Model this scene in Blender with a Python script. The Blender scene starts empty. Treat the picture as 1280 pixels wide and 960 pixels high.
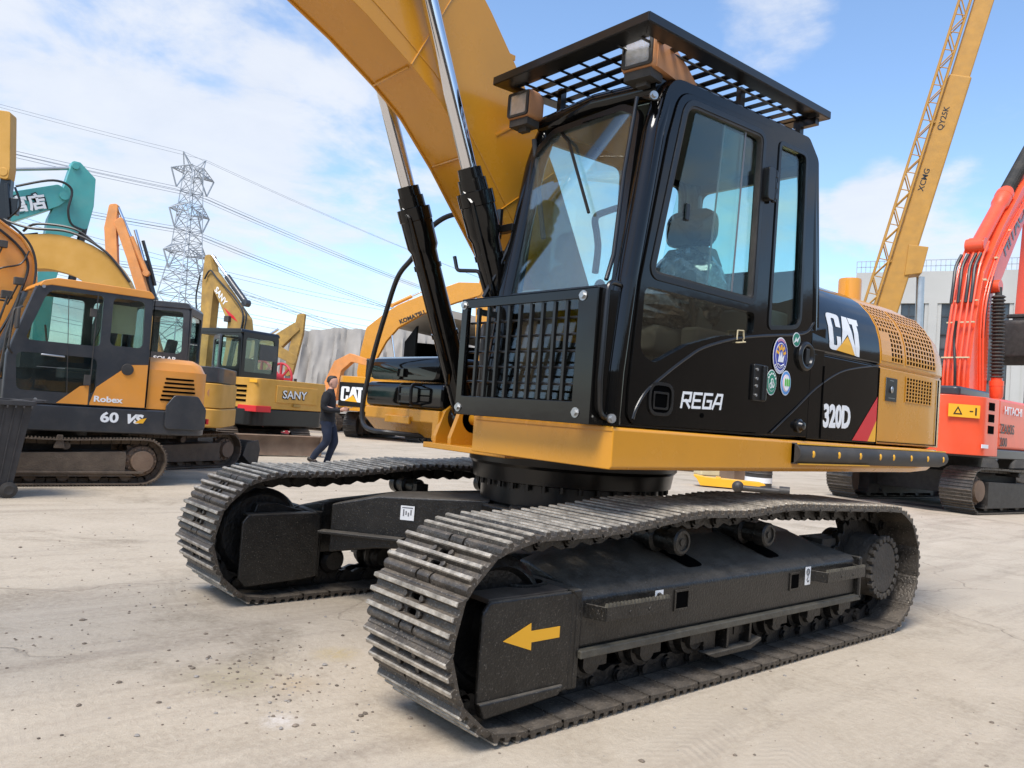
import bpy, bmesh, math, random
from mathutils import Vector, Matrix
from mathutils.geometry import tessellate_polygon
random.seed(7)
PI = math.pi
R = math.radians
scene = bpy.context.scene
COL = scene.collection

# ---------------------------------------------------------------- materials
MATS = {}
def mat(name, col, rough=0.5, metal=0.0, coat=0.0, var=0.12, vscale=3.0, dust=0.0, dustcol=(0.36, 0.30, 0.23),
        dscale=4.0, bump=0.0, bscale=60.0, worn=None, emit=None, rvar=0.1, top=0.0, spec=0.5, speck=0.0, spscale=90, spcol=(0.42, 0.37, 0.30)):
    if name in MATS: return MATS[name]
    m = bpy.data.materials.new(name); m.use_nodes = True
    nt = m.node_tree; N = nt.nodes; L = nt.links
    b = N['Principled BSDF']
    tc = N.new('ShaderNodeTexCoord')
    n1 = N.new('ShaderNodeTexNoise'); n1.inputs['Scale'].default_value = vscale; n1.inputs['Detail'].default_value = 6
    L.new(tc.outputs['Object'], n1.inputs['Vector'])
    r = N.new('ShaderNodeValToRGB')
    r.color_ramp.elements[0].position = 0.3; r.color_ramp.elements[1].position = 0.7
    r.color_ramp.elements[0].color = tuple(c*(1-var) for c in col)+(1,)
    r.color_ramp.elements[1].color = tuple(min(1, c*(1+var)) for c in col)+(1,)
    L.new(n1.outputs['Fac'], r.inputs['Fac'])
    out = r.outputs['Color']
    if worn:
        g = N.new('ShaderNodeNewGeometry')
        wr = N.new('ShaderNodeValToRGB'); wr.color_ramp.elements[0].position = 0.51; wr.color_ramp.elements[1].position = 0.58
        L.new(g.outputs['Pointiness'], wr.inputs['Fac'])
        mx = N.new('ShaderNodeMixRGB'); mx.inputs['Color2'].default_value = tuple(worn)+(1,)
        L.new(wr.outputs['Color'], mx.inputs['Fac']); L.new(out, mx.inputs['Color1']); out = mx.outputs['Color']
    if dust > 0:
        n2 = N.new('ShaderNodeTexNoise'); n2.inputs['Scale'].default_value = dscale; n2.inputs['Detail'].default_value = 9
        n2.inputs['Roughness'].default_value = 0.7
        L.new(tc.outputs['Object'], n2.inputs['Vector'])
        r2 = N.new('ShaderNodeValToRGB'); r2.color_ramp.elements[0].position = 0.42; r2.color_ramp.elements[1].position = 0.75
        r2.color_ramp.elements[0].color = (dust*0.25,)*3+(1,); r2.color_ramp.elements[1].color = (dust,)*3+(1,)
        L.new(n2.outputs['Fac'], r2.inputs['Fac'])
        if top > 0:   # settled dust on upward-facing metal, strengthened to paint its lit tops brighter
            gg = N.new('ShaderNodeNewGeometry'); sx_ = N.new('ShaderNodeSeparateXYZ'); L.new(gg.outputs['Normal'], sx_.inputs[0])
            tr_ = N.new('ShaderNodeMapRange'); tr_.inputs['From Min'].default_value = 0.45; tr_.inputs['From Max'].default_value = 0.98; tr_.inputs['To Max'].default_value = top; L.new(sx_.outputs[2], tr_.inputs['Value'])
            mm = N.new('ShaderNodeMath'); mm.operation = 'MULTIPLY'; L.new(tr_.outputs[0], mm.inputs[0]); L.new(n2.outputs['Fac'], mm.inputs[1])
            ss = N.new('ShaderNodeMath'); ss.operation = 'ADD'; ss.use_clamp = True; L.new(mm.outputs[0], ss.inputs[0]); L.new(r2.outputs['Color'], ss.inputs[1])
            class _O: outputs = {'Color': ss.outputs[0]}
            r2 = _O
        mx = N.new('ShaderNodeMixRGB'); mx.inputs['Color2'].default_value = tuple(dustcol)+(1,)
        L.new(r2.outputs['Color'], mx.inputs['Fac']); L.new(out, mx.inputs['Color1']); out = mx.outputs['Color']
        add = N.new('ShaderNodeMath'); add.operation = 'MULTIPLY_ADD'; add.inputs[1].default_value = 0.6; add.inputs[2].default_value = rough
        add.use_clamp = True
        L.new(r2.outputs['Color'], add.inputs[0]); L.new(add.outputs[0], b.inputs['Roughness'])
    else:
        mr = N.new('ShaderNodeMapRange'); mr.inputs['To Min'].default_value = max(0.02, rough*(1-rvar)); mr.inputs['To Max'].default_value = min(1, rough*(1+rvar*2))
        L.new(n1.outputs['Fac'], mr.inputs['Value']); L.new(mr.outputs[0], b.inputs['Roughness'])
    if speck > 0:   # fine paint and mud specks; painted glints on the seat wrap
        ns = N.new('ShaderNodeTexNoise'); ns.inputs['Scale'].default_value = spscale; ns.inputs['Detail'].default_value = 3; L.new(tc.outputs['Object'], ns.inputs['Vector'])
        rs = N.new('ShaderNodeValToRGB'); rs.color_ramp.elements[0].position = 0.62; rs.color_ramp.elements[1].position = 0.72
        rs.color_ramp.elements[1].color = (speck,)*3+(1,); L.new(ns.outputs['Fac'], rs.inputs['Fac'])
        mx = N.new('ShaderNodeMixRGB'); mx.inputs['Color2'].default_value = tuple(spcol)+(1,); L.new(rs.outputs['Color'], mx.inputs['Fac']); L.new(out, mx.inputs['Color1']); out = mx.outputs['Color']
    L.new(out, b.inputs['Base Color'])
    b.inputs['Metallic'].default_value = metal; b.inputs['Specular IOR Level'].default_value = spec
    b.inputs['Coat Weight'].default_value = coat; b.inputs['Coat Roughness'].default_value = 0.04
    if bump > 0:
        n3 = N.new('ShaderNodeTexNoise'); n3.inputs['Scale'].default_value = bscale; n3.inputs['Detail'].default_value = 5
        L.new(tc.outputs['Object'], n3.inputs['Vector'])
        bp = N.new('ShaderNodeBump'); bp.inputs['Strength'].default_value = bump; bp.inputs['Distance'].default_value = 0.01
        L.new(n3.outputs['Fac'], bp.inputs['Height']); L.new(bp.outputs['Normal'], b.inputs['Normal'])
    if emit:
        b.inputs['Emission Color'].default_value = tuple(emit)+(1,); b.inputs['Emission Strength'].default_value = 1
    MATS[name] = m
    return m

def glass(name, tint=(0.75, 0.85, 0.85), refl=0.12, rough=0.01, dirt=0.0):
    if name in MATS: return MATS[name]
    m = bpy.data.materials.new(name); m.use_nodes = True
    nt = m.node_tree; N = nt.nodes; L = nt.links
    N.remove(N['Principled BSDF'])
    o = N['Material Output']
    t = N.new('ShaderNodeBsdfTransparent'); t.inputs['Color'].default_value = tuple(tint)+(1,)
    g = N.new('ShaderNodeBsdfGlossy'); g.inputs['Roughness'].default_value = rough; g.inputs['Color'].default_value = (0.9, 0.95, 0.95, 1)
    lw = N.new('ShaderNodeLayerWeight'); lw.inputs['Blend'].default_value = 0.5
    pw = N.new('ShaderNodeMath'); pw.operation = 'POWER'; pw.inputs[1].default_value = 4.0; L.new(lw.outputs['Facing'], pw.inputs[0])
    ad = N.new('ShaderNodeMath'); ad.operation = 'MULTIPLY_ADD'; ad.inputs[1].default_value = 0.9; ad.inputs[2].default_value = refl; ad.use_clamp = True
    L.new(pw.outputs[0], ad.inputs[0])
    mx = N.new('ShaderNodeMixShader'); L.new(ad.outputs[0], mx.inputs[0]); L.new(t.outputs[0], mx.inputs[1]); L.new(g.outputs[0], mx.inputs[2])
    res = mx.outputs[0]
    if dirt > 0:
        d = N.new('ShaderNodeBsdfDiffuse'); d.inputs['Color'].default_value = (0.42, 0.42, 0.38, 1)
        tc = N.new('ShaderNodeTexCoord'); n = N.new('ShaderNodeTexNoise'); n.inputs['Scale'].default_value = 2.2; n.inputs['Detail'].default_value = 7
        L.new(tc.outputs['Object'], n.inputs['Vector'])
        mr = N.new('ShaderNodeMapRange'); mr.inputs['From Min'].default_value = 0.35; mr.inputs['From Max'].default_value = 0.75
        mr.inputs['To Max'].default_value = dirt
        L.new(n.outputs['Fac'], mr.inputs['Value'])
        m2 = N.new('ShaderNodeMixShader'); L.new(mr.outputs[0], m2.inputs[0]); L.new(res, m2.inputs[1]); L.new(d.outputs[0], m2.inputs[2])
        res = m2.outputs[0]
    L.new(res, o.inputs['Surface'])
    MATS[name] = m
    return m

def M_(n): return MATS[n]
mat('yellow', (0.64, 0.275, 0.016), 0.26, coat=0.22, var=0.05, dust=0.05, dscale=2.5, bump=0.10, bscale=5, speck=0.10, spscale=40, spcol=(0.25, 0.17, 0.08))
mat('yellow_old', (0.60, 0.30, 0.028), 0.5, var=0.12, dust=0.22, dscale=3, bump=0.1)
mat('yellow_dirty', (0.45, 0.26, 0.05), 0.6, var=0.25, dust=0.6, dscale=4, dustcol=(0.20, 0.14, 0.08), bump=0.2)
mat('hyundai', (0.78, 0.30, 0.035), 0.35, coat=0.25, var=0.06, dust=0.15)
mat('orange_pale', (0.74, 0.27, 0.055), 0.5, var=0.15, dust=0.3)
mat('hitachi', (0.86, 0.085, 0.022), 0.35, coat=0.25, var=0.06, dust=0.08)
mat('teal', (0.055, 0.36, 0.33), 0.4, coat=0.2, var=0.1, dust=0.2)
mat('crane', (0.46, 0.225, 0.028), 0.42, var=0.1, dust=0.22, dustcol=(0.25, 0.18, 0.09))
mat('black', (0.0035, 0.0035, 0.0035), 0.08, var=0.2, dust=0.012, dscale=2.0, dustcol=(0.20, 0.16, 0.11), spec=0.40, bump=0.12, bscale=3.5)
mat('black_satin', (0.006, 0.006, 0.006), 0.28, var=0.2, dust=0.03, dustcol=(0.22, 0.18, 0.13))
mat('black_frame', (0.006, 0.0057, 0.0052), 0.30, var=0.3, dust=0.11, dscale=12, dustcol=(0.17, 0.145, 0.11), bump=0.4, bscale=80, top=1.0, spec=0.45, speck=0.22, spscale=130)
mat('frame_edge', (0.055, 0.050, 0.038), 0.5, var=0.4, vscale=14, dust=0.4, dscale=20, dustcol=(0.16, 0.14, 0.10), bump=0.4)
mat('grease', (0.007, 0.0065, 0.006), 0.35, var=0.35, dust=0.20, dscale=12, dustcol=(0.09, 0.075, 0.055), bump=0.6, bscale=50)
mat('charcoal', (0.022, 0.026, 0.032), 0.35, coat=0.2, var=0.12, dust=0.10)
mat('rubber', (0.018, 0.018, 0.018), 0.6, var=0.2, dust=0.2)
mat('hose', (0.015, 0.015, 0.015), 0.4, var=0.1, dust=0.06)
mat('track', (0.042, 0.038, 0.034), 0.32, metal=0.5, var=0.45, vscale=12, dust=0.42, dscale=15, dustcol=(0.24, 0.195, 0.145), bump=0.6, bscale=60, top=0.6, speck=0.7, spscale=95)
mat('track_rib', (0.42, 0.375, 0.305), 0.36, metal=0.35, var=0.5, vscale=20, dust=0.55, dscale=26, dustcol=(0.17, 0.14, 0.105), bump=0.6, bscale=70)
mat('track_dark', (0.033, 0.030, 0.027), 0.42, metal=0.3, var=0.35, vscale=9, dust=0.35, dscale=11, dustcol=(0.13, 0.11, 0.09), bump=0.4, bscale=70)
mat('track_brown', (0.085, 0.06, 0.042), 0.65, metal=0.2, var=0.3, vscale=6, dust=0.6, dscale=8, dustcol=(0.22, 0.17, 0.12), bump=0.5)
mat('rust', (0.15, 0.09, 0.055), 0.7, var=0.3, dust=0.5, dustcol=(0.26, 0.2, 0.14), bump=0.4)
mat('chrome', (0.72, 0.72, 0.74), 0.08, metal=1.0, var=0.02)
mat('steel', (0.45, 0.45, 0.44), 0.35, metal=0.9, var=0.1)
mat('white', (0.80, 0.80, 0.78), 0.5, var=0.02)
mat('decal_yellow', (0.85, 0.42, 0.02), 0.45, var=0.03)
mat('decal_red', (0.62, 0.015, 0.02), 0.4, var=0.03)
mat('decal_blue', (0.03, 0.04, 0.30), 0.4, var=0.05)
mat('decal_sky', (0.10, 0.28, 0.60), 0.4, var=0.05)
mat('decal_green', (0.02, 0.22, 0.13), 0.4, var=0.05)
mat('decal_lime', (0.10, 0.45, 0.05), 0.4, var=0.05)
mat('decal_pink', (0.75, 0.35, 0.40), 0.4, var=0.05)
mat('decal_black', (0.01, 0.01, 0.01), 0.4, var=0.05)
mat('decal_grey', (0.16, 0.16, 0.17), 0.4, var=0.05)
mat('lamp_shell', (0.52, 0.235, 0.095), 0.5, var=0.08, dust=0.12)
mat('lamp_lens', (0.62, 0.62, 0.60), 0.18, metal=0.6, var=0.15, vscale=30, coat=0.6, bump=0.12, bscale=160)
mat('interior', (0.045, 0.045, 0.045), 0.7, var=0.15)
mat('interior_grey', (0.13, 0.125, 0.115), 0.7, var=0.15, dust=0.1)
mat('plastic_wrap', (0.13, 0.13, 0.13), 0.07, coat=1.0, var=0.95, vscale=22, bump=1.0, bscale=20, speck=0.7, spscale=30, spcol=(0.5, 0.5, 0.5))  # pale blotches and specks are glints painted into the wrap colour
mat('skin', (0.50, 0.27, 0.19), 0.55, var=0.06)
mat('hair', (0.018, 0.013, 0.010), 0.6, var=0.2)
mat('shirt', (0.008, 0.008, 0.010), 0.85, var=0.2)
mat('jeans', (0.009, 0.015, 0.034), 0.85, var=0.3, vscale=8, bump=0.3, bscale=30)
mat('red', (0.50, 0.02, 0.03), 0.45, var=0.1, dust=0.1)
mat('bin', (0.022, 0.022, 0.024), 0.6, var=0.2, dust=0.55, dscale=3, dustcol=(0.12, 0.11, 0.10))
mat('galv', (0.36, 0.39, 0.42), 0.5, metal=0.3, var=0.1)
mat('wire', (0.17, 0.20, 0.25), 0.6, var=0.05)
mat('stone', (0.17, 0.135, 0.10), 0.9, var=0.5, vscale=5)
mat('cloth_sun', (0.60, 0.50, 0.30), 0.8, var=0.1)
mat('amber', (0.80, 0.25, 0.02), 0.3, var=0.05)
mat('dark', (0.002, 0.002, 0.002), 0.9, var=0.1, spec=0.02)
glass('glass_front', (0.88, 0.95, 0.93), 0.10, 0.01, dirt=0.10)
glass('glass_side', (0.82, 0.93, 0.90), 0.035, 0.005)
glass('glass_lower', (0.80, 0.76, 0.68), 0.05, 0.01)
glass('glass_bg', (0.78, 0.86, 0.84), 0.04, 0.02, dirt=0.04)

# ---------------------------------------------------------------- mesh helper
def map2(axis, a, b, c):
    # 2-D polygon coords (a, b) and depth c along axis
    if axis == 'y': return (a, c, b)
    if axis == 'x': return (c, a, b)
    return (a, b, c)

class MB:
    def __init__(s, M=None):
        s.v = []; s.f = []; s.mi = []; s.cur = 0; s.M = M or Matrix.Identity(4)
    def mark(s, i): s.cur = i; return s
    def add(s, vs, fs, T=None):
        o = len(s.v); M = s.M @ T if T is not None else s.M
        s.v += [M @ Vector(v) for v in vs]
        s.f += [tuple(o+i for i in f) for f in fs]; s.mi += [s.cur]*len(fs)
        return s
    def bb(s, x0, x1, y0, y1, z0, z1, T=None):
        vs = [(x, y, z) for x in (x0, x1) for y in (y0, y1) for z in (z0, z1)]
        return s.add(vs, [(0,1,3,2), (4,6,7,5), (0,4,5,1), (2,3,7,6), (0,2,6,4), (1,5,7,3)], T)
    def box(s, c, d, rot=None):
        T = Matrix.Translation(c)
        if rot is not None: T = T @ rot
        return s.bb(-d[0]/2, d[0]/2, -d[1]/2, d[1]/2, -d[2]/2, d[2]/2, T)
    def bar(s, p0, p1, w, h, up=(0,0,1)):
        p0 = Vector(p0); p1 = Vector(p1); d = p1-p0; l = d.length; d.normalize()
        u = Vector(up); sd = d.cross(u)
        if sd.length < 1e-4: sd = d.cross(Vector((1,0,0)))
        sd.normalize(); u = sd.cross(d)
        T = Matrix((( d.x, sd.x, u.x, p0.x), (d.y, sd.y, u.y, p0.y), (d.z, sd.z, u.z, p0.z), (0,0,0,1)))
        return s.bb(0, l, -w/2, w/2, -h/2, h/2, T)
    def prism(s, poly, c0, c1, axis='y', T=None):
        n = len(poly)
        vs = [map2(axis, a, b, c0) for a, b in poly]+[map2(axis, a, b, c1) for a, b in poly]
        fs = [tuple(range(n)), tuple(range(2*n-1, n-1, -1))]+[(i, (i+1) % n, n+(i+1) % n, n+i) for i in range(n)]
        return s.add(vs, fs, T)
    def plate(s, outer, holes, c0, c1, axis='y', T=None):
        loops = [outer]+list(holes)
        flat = [p for l in loops for p in l]; n = len(flat)
        tris = tessellate_polygon([[Vector((a, b, 0)) for a, b in l] for l in loops])
        vs = [map2(axis, a, b, c0) for a, b in flat]+[map2(axis, a, b, c1) for a, b in flat]
        fs = [tuple(t) for t in tris]+[tuple(n+i for i in reversed(t)) for t in tris]
        o = 0
        for l in loops:
            k = len(l)
            fs += [(o+i, o+(i+1) % k, n+o+(i+1) % k, n+o+i) for i in range(k)]
            o += k
        return s.add(vs, fs, T)
    def loft(s, secs, cap=True):
        n = len(secs[0]); vs = [p for sec in secs for p in sec]; fs = []
        for k in range(len(secs)-1):
            fs += [(k*n+i, k*n+(i+1) % n, (k+1)*n+(i+1) % n, (k+1)*n+i) for i in range(n)]
        if cap: fs += [tuple(range(n)), tuple(range(len(secs)*n-1, (len(secs)-1)*n-1, -1))]
        return s.add(vs, fs)
    def tube(s, pts, r, n=8, sq=1.0, upv=(0, 0, 1)):
        pts = [Vector(p) for p in pts]; m = len(pts); rs = r if isinstance(r, (list, tuple)) else [r]*m
        secs = []; prev = None
        for i, p in enumerate(pts):
            t = (pts[min(i+1, m-1)]-pts[max(i-1, 0)])
            if t.length < 1e-7: t = Vector((0, 0, 1))
            t.normalize()
            if prev is None:
                u = Vector(upv)
                if abs(t.dot(u)) > 0.95: u = Vector((0, 1, 0))
            else: u = prev
            sd = t.cross(u); sd.normalize(); u = sd.cross(t); u.normalize(); prev = u
            secs.append([tuple(p+(sd*math.cos(2*PI*k/n)+u*math.sin(2*PI*k/n)*sq)*rs[i]) for k in range(n)])
        return s.loft(secs)
    def cyl(s, p0, p1, r0, r1=None, n=20):
        return s.tube([p0, p1], [r0, r0 if r1 is None else r1], n)
    def lathe(s, c, axis, prof, n=28):
        # prof: (distance along axis, radius)
        a = Vector(axis).normalized(); u = a.cross(Vector((0.3, 0.2, 1))).normalized(); w = a.cross(u); c = Vector(c)
        secs = [[tuple(c+a*d+(u*math.cos(2*PI*k/n)+w*math.sin(2*PI*k/n))*max(r, 1e-4)) for k in range(n)] for d, r in prof]
        return s.loft(secs)
    def sphere(s, c, r, n=12, sc=(1, 1, 1)):
        secs = []
        for i in range(n+1):
            th = PI*i/n; rr = max(math.sin(th), 1e-3)
            secs.append([(c[0]+r*sc[0]*rr*math.cos(2*PI*k/n), c[1]+r*sc[1]*rr*math.sin(2*PI*k/n), c[2]+r*sc[2]*math.cos(th)) for k in range(n)])
        return s.loft(secs)
    def build(s, name, mats, parent=None, bevel=0.0, seg=2, smooth=35, label=None, kind=None):
        me = bpy.data.meshes.new(name); me.from_pydata([tuple(v) for v in s.v], [], s.f)
        if not isinstance(mats, (list, tuple)): mats = [mats]
        for m in mats: me.materials.append(MATS[m] if isinstance(m, str) else m)
        for p, i in zip(me.polygons, s.mi): p.material_index = i
        bm = bmesh.new(); bm.from_mesh(me)
        bmesh.ops.recalc_face_normals(bm, faces=bm.faces); bm.to_mesh(me); bm.free()
        if smooth:
            for p in me.polygons: p.use_smooth = True
            me.set_sharp_from_angle(angle=R(smooth))
        o = bpy.data.objects.new(name, me); COL.objects.link(o)
        if parent is not None: o.parent = parent
        if bevel > 0:
            b = o.modifiers.new('bevel', 'BEVEL'); b.width = bevel; b.segments = seg; b.limit_method = 'ANGLE'; b.angle_limit = R(38)
            b.harden_normals = True
        if label: o['label'] = label
        if kind: o['kind'] = kind
        return o

def build_each(s, name, mats, parent=None, **kw):
    # split the collected shapes into separate objects, one for each cluster of touching pieces
    n = len(s.v); par = list(range(n))
    def fd(x):
        while par[x] != x: par[x] = par[par[x]]; x = par[x]
        return x
    for f in s.f:
        r0 = fd(f[0])
        for i in f[1:]: par[fd(i)] = r0
    cl = {}
    for i in range(n): cl.setdefault(fd(i), []).append(i)
    bx = {}
    for k, ids in cl.items():
        P = [s.v[i] for i in ids]; bx[k] = [[min(p[a] for p in P)-0.002 for a in range(3)], [max(p[a] for p in P)+0.002 for a in range(3)]]
    ks = list(cl)
    for i, a in enumerate(ks):
        for b in ks[i+1:]:
            if fd(a) != fd(b) and all(bx[a][0][d] <= bx[b][1][d] and bx[b][0][d] <= bx[a][1][d] for d in range(3)): par[fd(b)] = fd(a)
    gr = {}
    for i in range(n): gr.setdefault(fd(i), []).append(i)
    res = []
    for k, ids in gr.items():
        mp = {v: j for j, v in enumerate(ids)}; q = MB(); q.v = [s.v[i] for i in ids]
        for f, mi in zip(s.f, s.mi):
            if f[0] in mp: q.f.append(tuple(mp[i] for i in f)); q.mi.append(mi)
        res.append(q.build(name, mats, parent, **kw))
    return res
MB.each = build_each

def tag(o, label=None, cat=None, group=None, kind=None):
    if label: o['label'] = label
    if cat: o['category'] = cat
    if group: o['group'] = group
    if kind: o['kind'] = kind
    return o
def thing(name, loc, yaw, label, cat, group=None):
    o = bpy.data.objects.new(name, None); COL.objects.link(o)
    o.location = loc; o.rotation_euler = (0, 0, R(yaw)); o.empty_display_size = 0.2
    return tag(o, label, cat, group)

def fillet(poly, rad, n=5, closed=True):
    out = []; m = len(poly); rads = rad if isinstance(rad, (list, tuple)) else [rad]*m
    D = len(poly[0])
    for i in range(m):
        p = Vector(poly[i]); r_ = rads[i]
        if (not closed and i in (0, m-1)) or r_ <= 0: out.append(tuple(p)); continue
        a = Vector(poly[(i-1) % m])-p; b = Vector(poly[(i+1) % m])-p
        la, lb = a.length, b.length; a.normalize(); b.normalize()
        ang = a.angle(b)
        if ang > PI-0.02: out.append(tuple(p)); continue
        d = min(r_/math.tan(ang/2), la*0.49, lb*0.49)
        s0 = p+a*d; s1 = p+b*d
        for k in range(n+1):
            t = k/n
            out.append(tuple((1-t)**2*s0+2*t*(1-t)*p+t*t*s1))
    return out
def rrect(a0, a1, b0, b1, r, n=4): return fillet([(a0, b0), (a1, b0), (a1, b1), (a0, b1)], r, n)
def circle(a, b, r, n=16, rb=None): return [(a+r*math.cos(2*PI*k/n), b+(rb or r)*math.sin(2*PI*k/n)) for k in range(n)]
def smoothpts(pts, k=6, closed=False):
    out = []; m = len(pts); P = [Vector(p) for p in pts]
    rng = m if closed else m-1
    for i in range(rng):
        if closed: p0, p1, p2, p3 = P[(i-1) % m], P[i], P[(i+1) % m], P[(i+2) % m]
        else: p0, p1, p2, p3 = P[max(i-1, 0)], P[i], P[i+1], P[min(i+2, m-1)]
        for j in range(k):
            t = j/k
            out.append(tuple(0.5*((2*p1)+(p2-p0)*t+(2*p0-5*p1+4*p2-p3)*t*t+(3*p1-p0-3*p2+p3)*t**3)))
    if not closed: out.append(tuple(P[-1]))
    return out
def ribbon_poly(pts, widths):
    # centreline with half widths -> closed polygon
    P = [Vector(p) for p in pts]; up = []; dn = []
    for i, p in enumerate(P):
        t = (P[min(i+1, len(P)-1)]-P[max(i-1, 0)]).normalized(); nrm = Vector((-t.y, t.x))
        up.append(tuple(p+nrm*widths[i])); dn.append(tuple(p-nrm*widths[i]))
    return up+dn[::-1]

def text(name, s, size, mt, parent, T, sx=1.0, bold=0.0, depth=0.0015, shear=0.0, align='LEFT', space=1.0, label=None):
    # T maps text plane (x right, y up, z out) into the parent's space
    c = bpy.data.curves.new(name, 'FONT'); c.body = s; c.size = size; c.offset = bold; c.extrude = depth; c.shear = shear
    c.align_x = align; c.space_character = space; c.resolution_u = 3
    o = bpy.data.objects.new(name+'_tmp', c); COL.objects.link(o)
    dg = bpy.context.evaluated_depsgraph_get()
    me = bpy.data.meshes.new_from_object(o.evaluated_get(dg))
    bpy.data.objects.remove(o, do_unlink=True)
    me.transform(T @ Matrix.Diagonal((sx, 1, 1, 1)))
    me.materials.clear(); me.materials.append(MATS[mt])
    ob = bpy.data.objects.new(name, me); COL.objects.link(ob); ob.parent = parent
    if label: ob['label'] = label
    return ob
def frame(o, x, z):
    # matrix from origin, x direction (text right) and outward normal
    x = Vector(x).normalized(); z = Vector(z).normalized(); y = z.cross(x).normalized(); x = y.cross(z)
    return Matrix(((x.x, y.x, z.x, o[0]), (x.y, y.y, z.y, o[1]), (x.z, y.z, z.z, o[2]), (0, 0, 0, 1)))
def cellplate(mb, us, vs, hole, fn, t):
    # perforated sheet: fn(u, v) -> (point, normal)
    for i in range(len(us)-1):
        for j in range(len(vs)-1):
            if hole(i, j): continue
            q = [fn(us[i], vs[j]), fn(us[i+1], vs[j]), fn(us[i+1], vs[j+1]), fn(us[i], vs[j+1])]
            mb.add([tuple(Vector(p)) for p, n in q]+[tuple(Vector(p)+Vector(n)*t) for p, n in q],
                   [(0, 1, 2, 3), (4, 5, 6, 7), (0, 1, 5, 4), (1, 2, 6, 5), (2, 3, 7, 6), (3, 0, 4, 7)])
def cylinder_pair(root, name, p0, p1, rb, rr, frac, mb_mat='black', rod_mat='chrome', gland=True):
    p0 = Vector(p0); p1 = Vector(p1); d = p1-p0; q = p0+d*frac; u = d.normalized()
    b = MB(); b.cyl(p0, q, rb, n=24)
    if gland:
        b.lathe(tuple(q), tuple(u), [(-rb*5.2, rb*1.0), (-rb*4.3, rb*1.03), (-rb*3.9, rb*1.22), (-rb*1.9, rb*1.24), (-rb*1.85, rb*1.30), (-rb*0.9, rb*1.30), (-rb*0.85, rb*1.02), (-rb*0.1, rb*1.0), (0, rb*0.86), (rb*0.75, rb*0.84), (rb*0.8, rb*0.5)], 30)
    sd = u.cross(Vector((0, 0, 1))); sd = sd.normalized() if sd.length > .01 else Vector((0, 1, 0))
    b.cyl(p0-sd*rb*1.0, p0+sd*rb*1.0, rb*1.15, n=20)
    c = b.build(name, mb_mat, root)
    r_ = MB(); r_.cyl(q, p1, rr, n=20); r_.build('rod', rod_mat, c)
    return c

def stroke_text(name, s, w, h, gap, th, T, mt, parent, shear=0.2):
    G = {'R': [[(0, 0), (0, 1), (1, 1), (1, .45), (0, .45)], [(.45, .45), (1, 0)]], 'E': [[(1, 1), (0, 1), (0, 0), (1, 0)], [(0, .5), (.85, .5)]],
         'G': [[(1, 1), (0, 1), (0, 0), (1, 0), (1, .5), (.5, .5)]], 'A': [[(-.1, 0), (.35, 1), (1, 1), (1, 0)], [(.15, .36), (1, .36)]]}
    x0 = 0
    for ch in s:
        m = MB(T); kk = 0
        for st in G[ch]:
            for (a0, b0), (a1, b1) in zip(st, st[1:]):
                P = Vector((a0*w, b0*h)); Q = Vector((a1*w, b1*h)); d = (Q-P).normalized(); nn = Vector((-d.y, d.x))*th/2; P = P-d*th*0.5; Q = Q+d*th*0.5
                c4 = [P+nn, P-nn, Q-nn, Q+nn]
                kk += 1; m.prism([(x0+c.x+shear*c.y, c.y) for c in c4], 0.0001*kk, 0.0012+0.00025*kk, 'z')
        m.build(name, mt, parent, smooth=0); x0 += w+gap

# a logo letter set built from polygons (heavy condensed capitals C A T with a triangle in the A)
def cat_logo(root, fn, w, h, name='logo', tri=True):
    # fn(u, v, d) -> point; u 0..w, v 0..h
    def outc():
        o = fillet([(0.0, 0.0), (0.36, 0.0), (0.36, 0.38), (0.235, 0.38), (0.235, 0.13), (0.135, 0.13), (0.135, 0.87), (0.235, 0.87), (0.235, 0.64), (0.38, 0.64), (0.40, 1.0), (0.0, 1.0)],
                   [0.11, 0.09, 0.01, 0.01, 0.03, 0.03, 0.03, 0.03, 0.01, 0.01, 0.09, 0.11], 4)
        return o
    A = [(0.375, 0.20), (0.50, 1.0), (0.665, 1.0), (0.835, -0.04), (0.79, -0.04), (0.585, 0.50), (0.47, 0.33)]
    Tt = [(0.685, 1.0), (1.0, 1.0), (1.0, 0.83), (0.945, 0.83), (0.945, -0.05), (0.845, -0.05), (0.80, 0.20), (0.80, 0.83), (0.71, 0.83)]
    def put(poly, mt, nm, d):
        m = MB(); n = len(poly)
        tr = tessellate_polygon([[Vector((a, b, 0)) for a, b in poly]])
        T3 = [tuple(Vector((poly[i][0]*w, poly[i][1]*h)) for i in t) for t in tr]
        for _ in range(7):
            new = []
            for A, B, C in T3:
                e = sorted(((A-B).length, 0), ) if False else None
                L3 = [(B-A).length, (C-B).length, (A-C).length]; mx_ = max(L3)
                if mx_ < h*0.09: new.append((A, B, C)); continue
                k = L3.index(mx_)
                if k == 0: M3 = (A+B)/2; new += [(A, M3, C), (M3, B, C)]
                elif k == 1: M3 = (B+C)/2; new += [(A, B, M3), (A, M3, C)]
                else: M3 = (A+C)/2; new += [(A, B, M3), (M3, B, C)]
            T3 = new
        vv = []; ff = []
        for t in T3: ff.append((len(vv), len(vv)+1, len(vv)+2)); vv += [fn(p.x, p.y, d) for p in t]
        m.add(vv, ff); return m.build(nm, mt, root, smooth=0)
    for poly in (outc(), A, Tt): put(poly, 'white', name+'_letter', 0.0015)
    if tri: put([(0.20, 0.0), (0.57, 0.44), (0.79, -0.04)], 'decal_yellow', name+'_triangle', 0.004)
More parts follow.
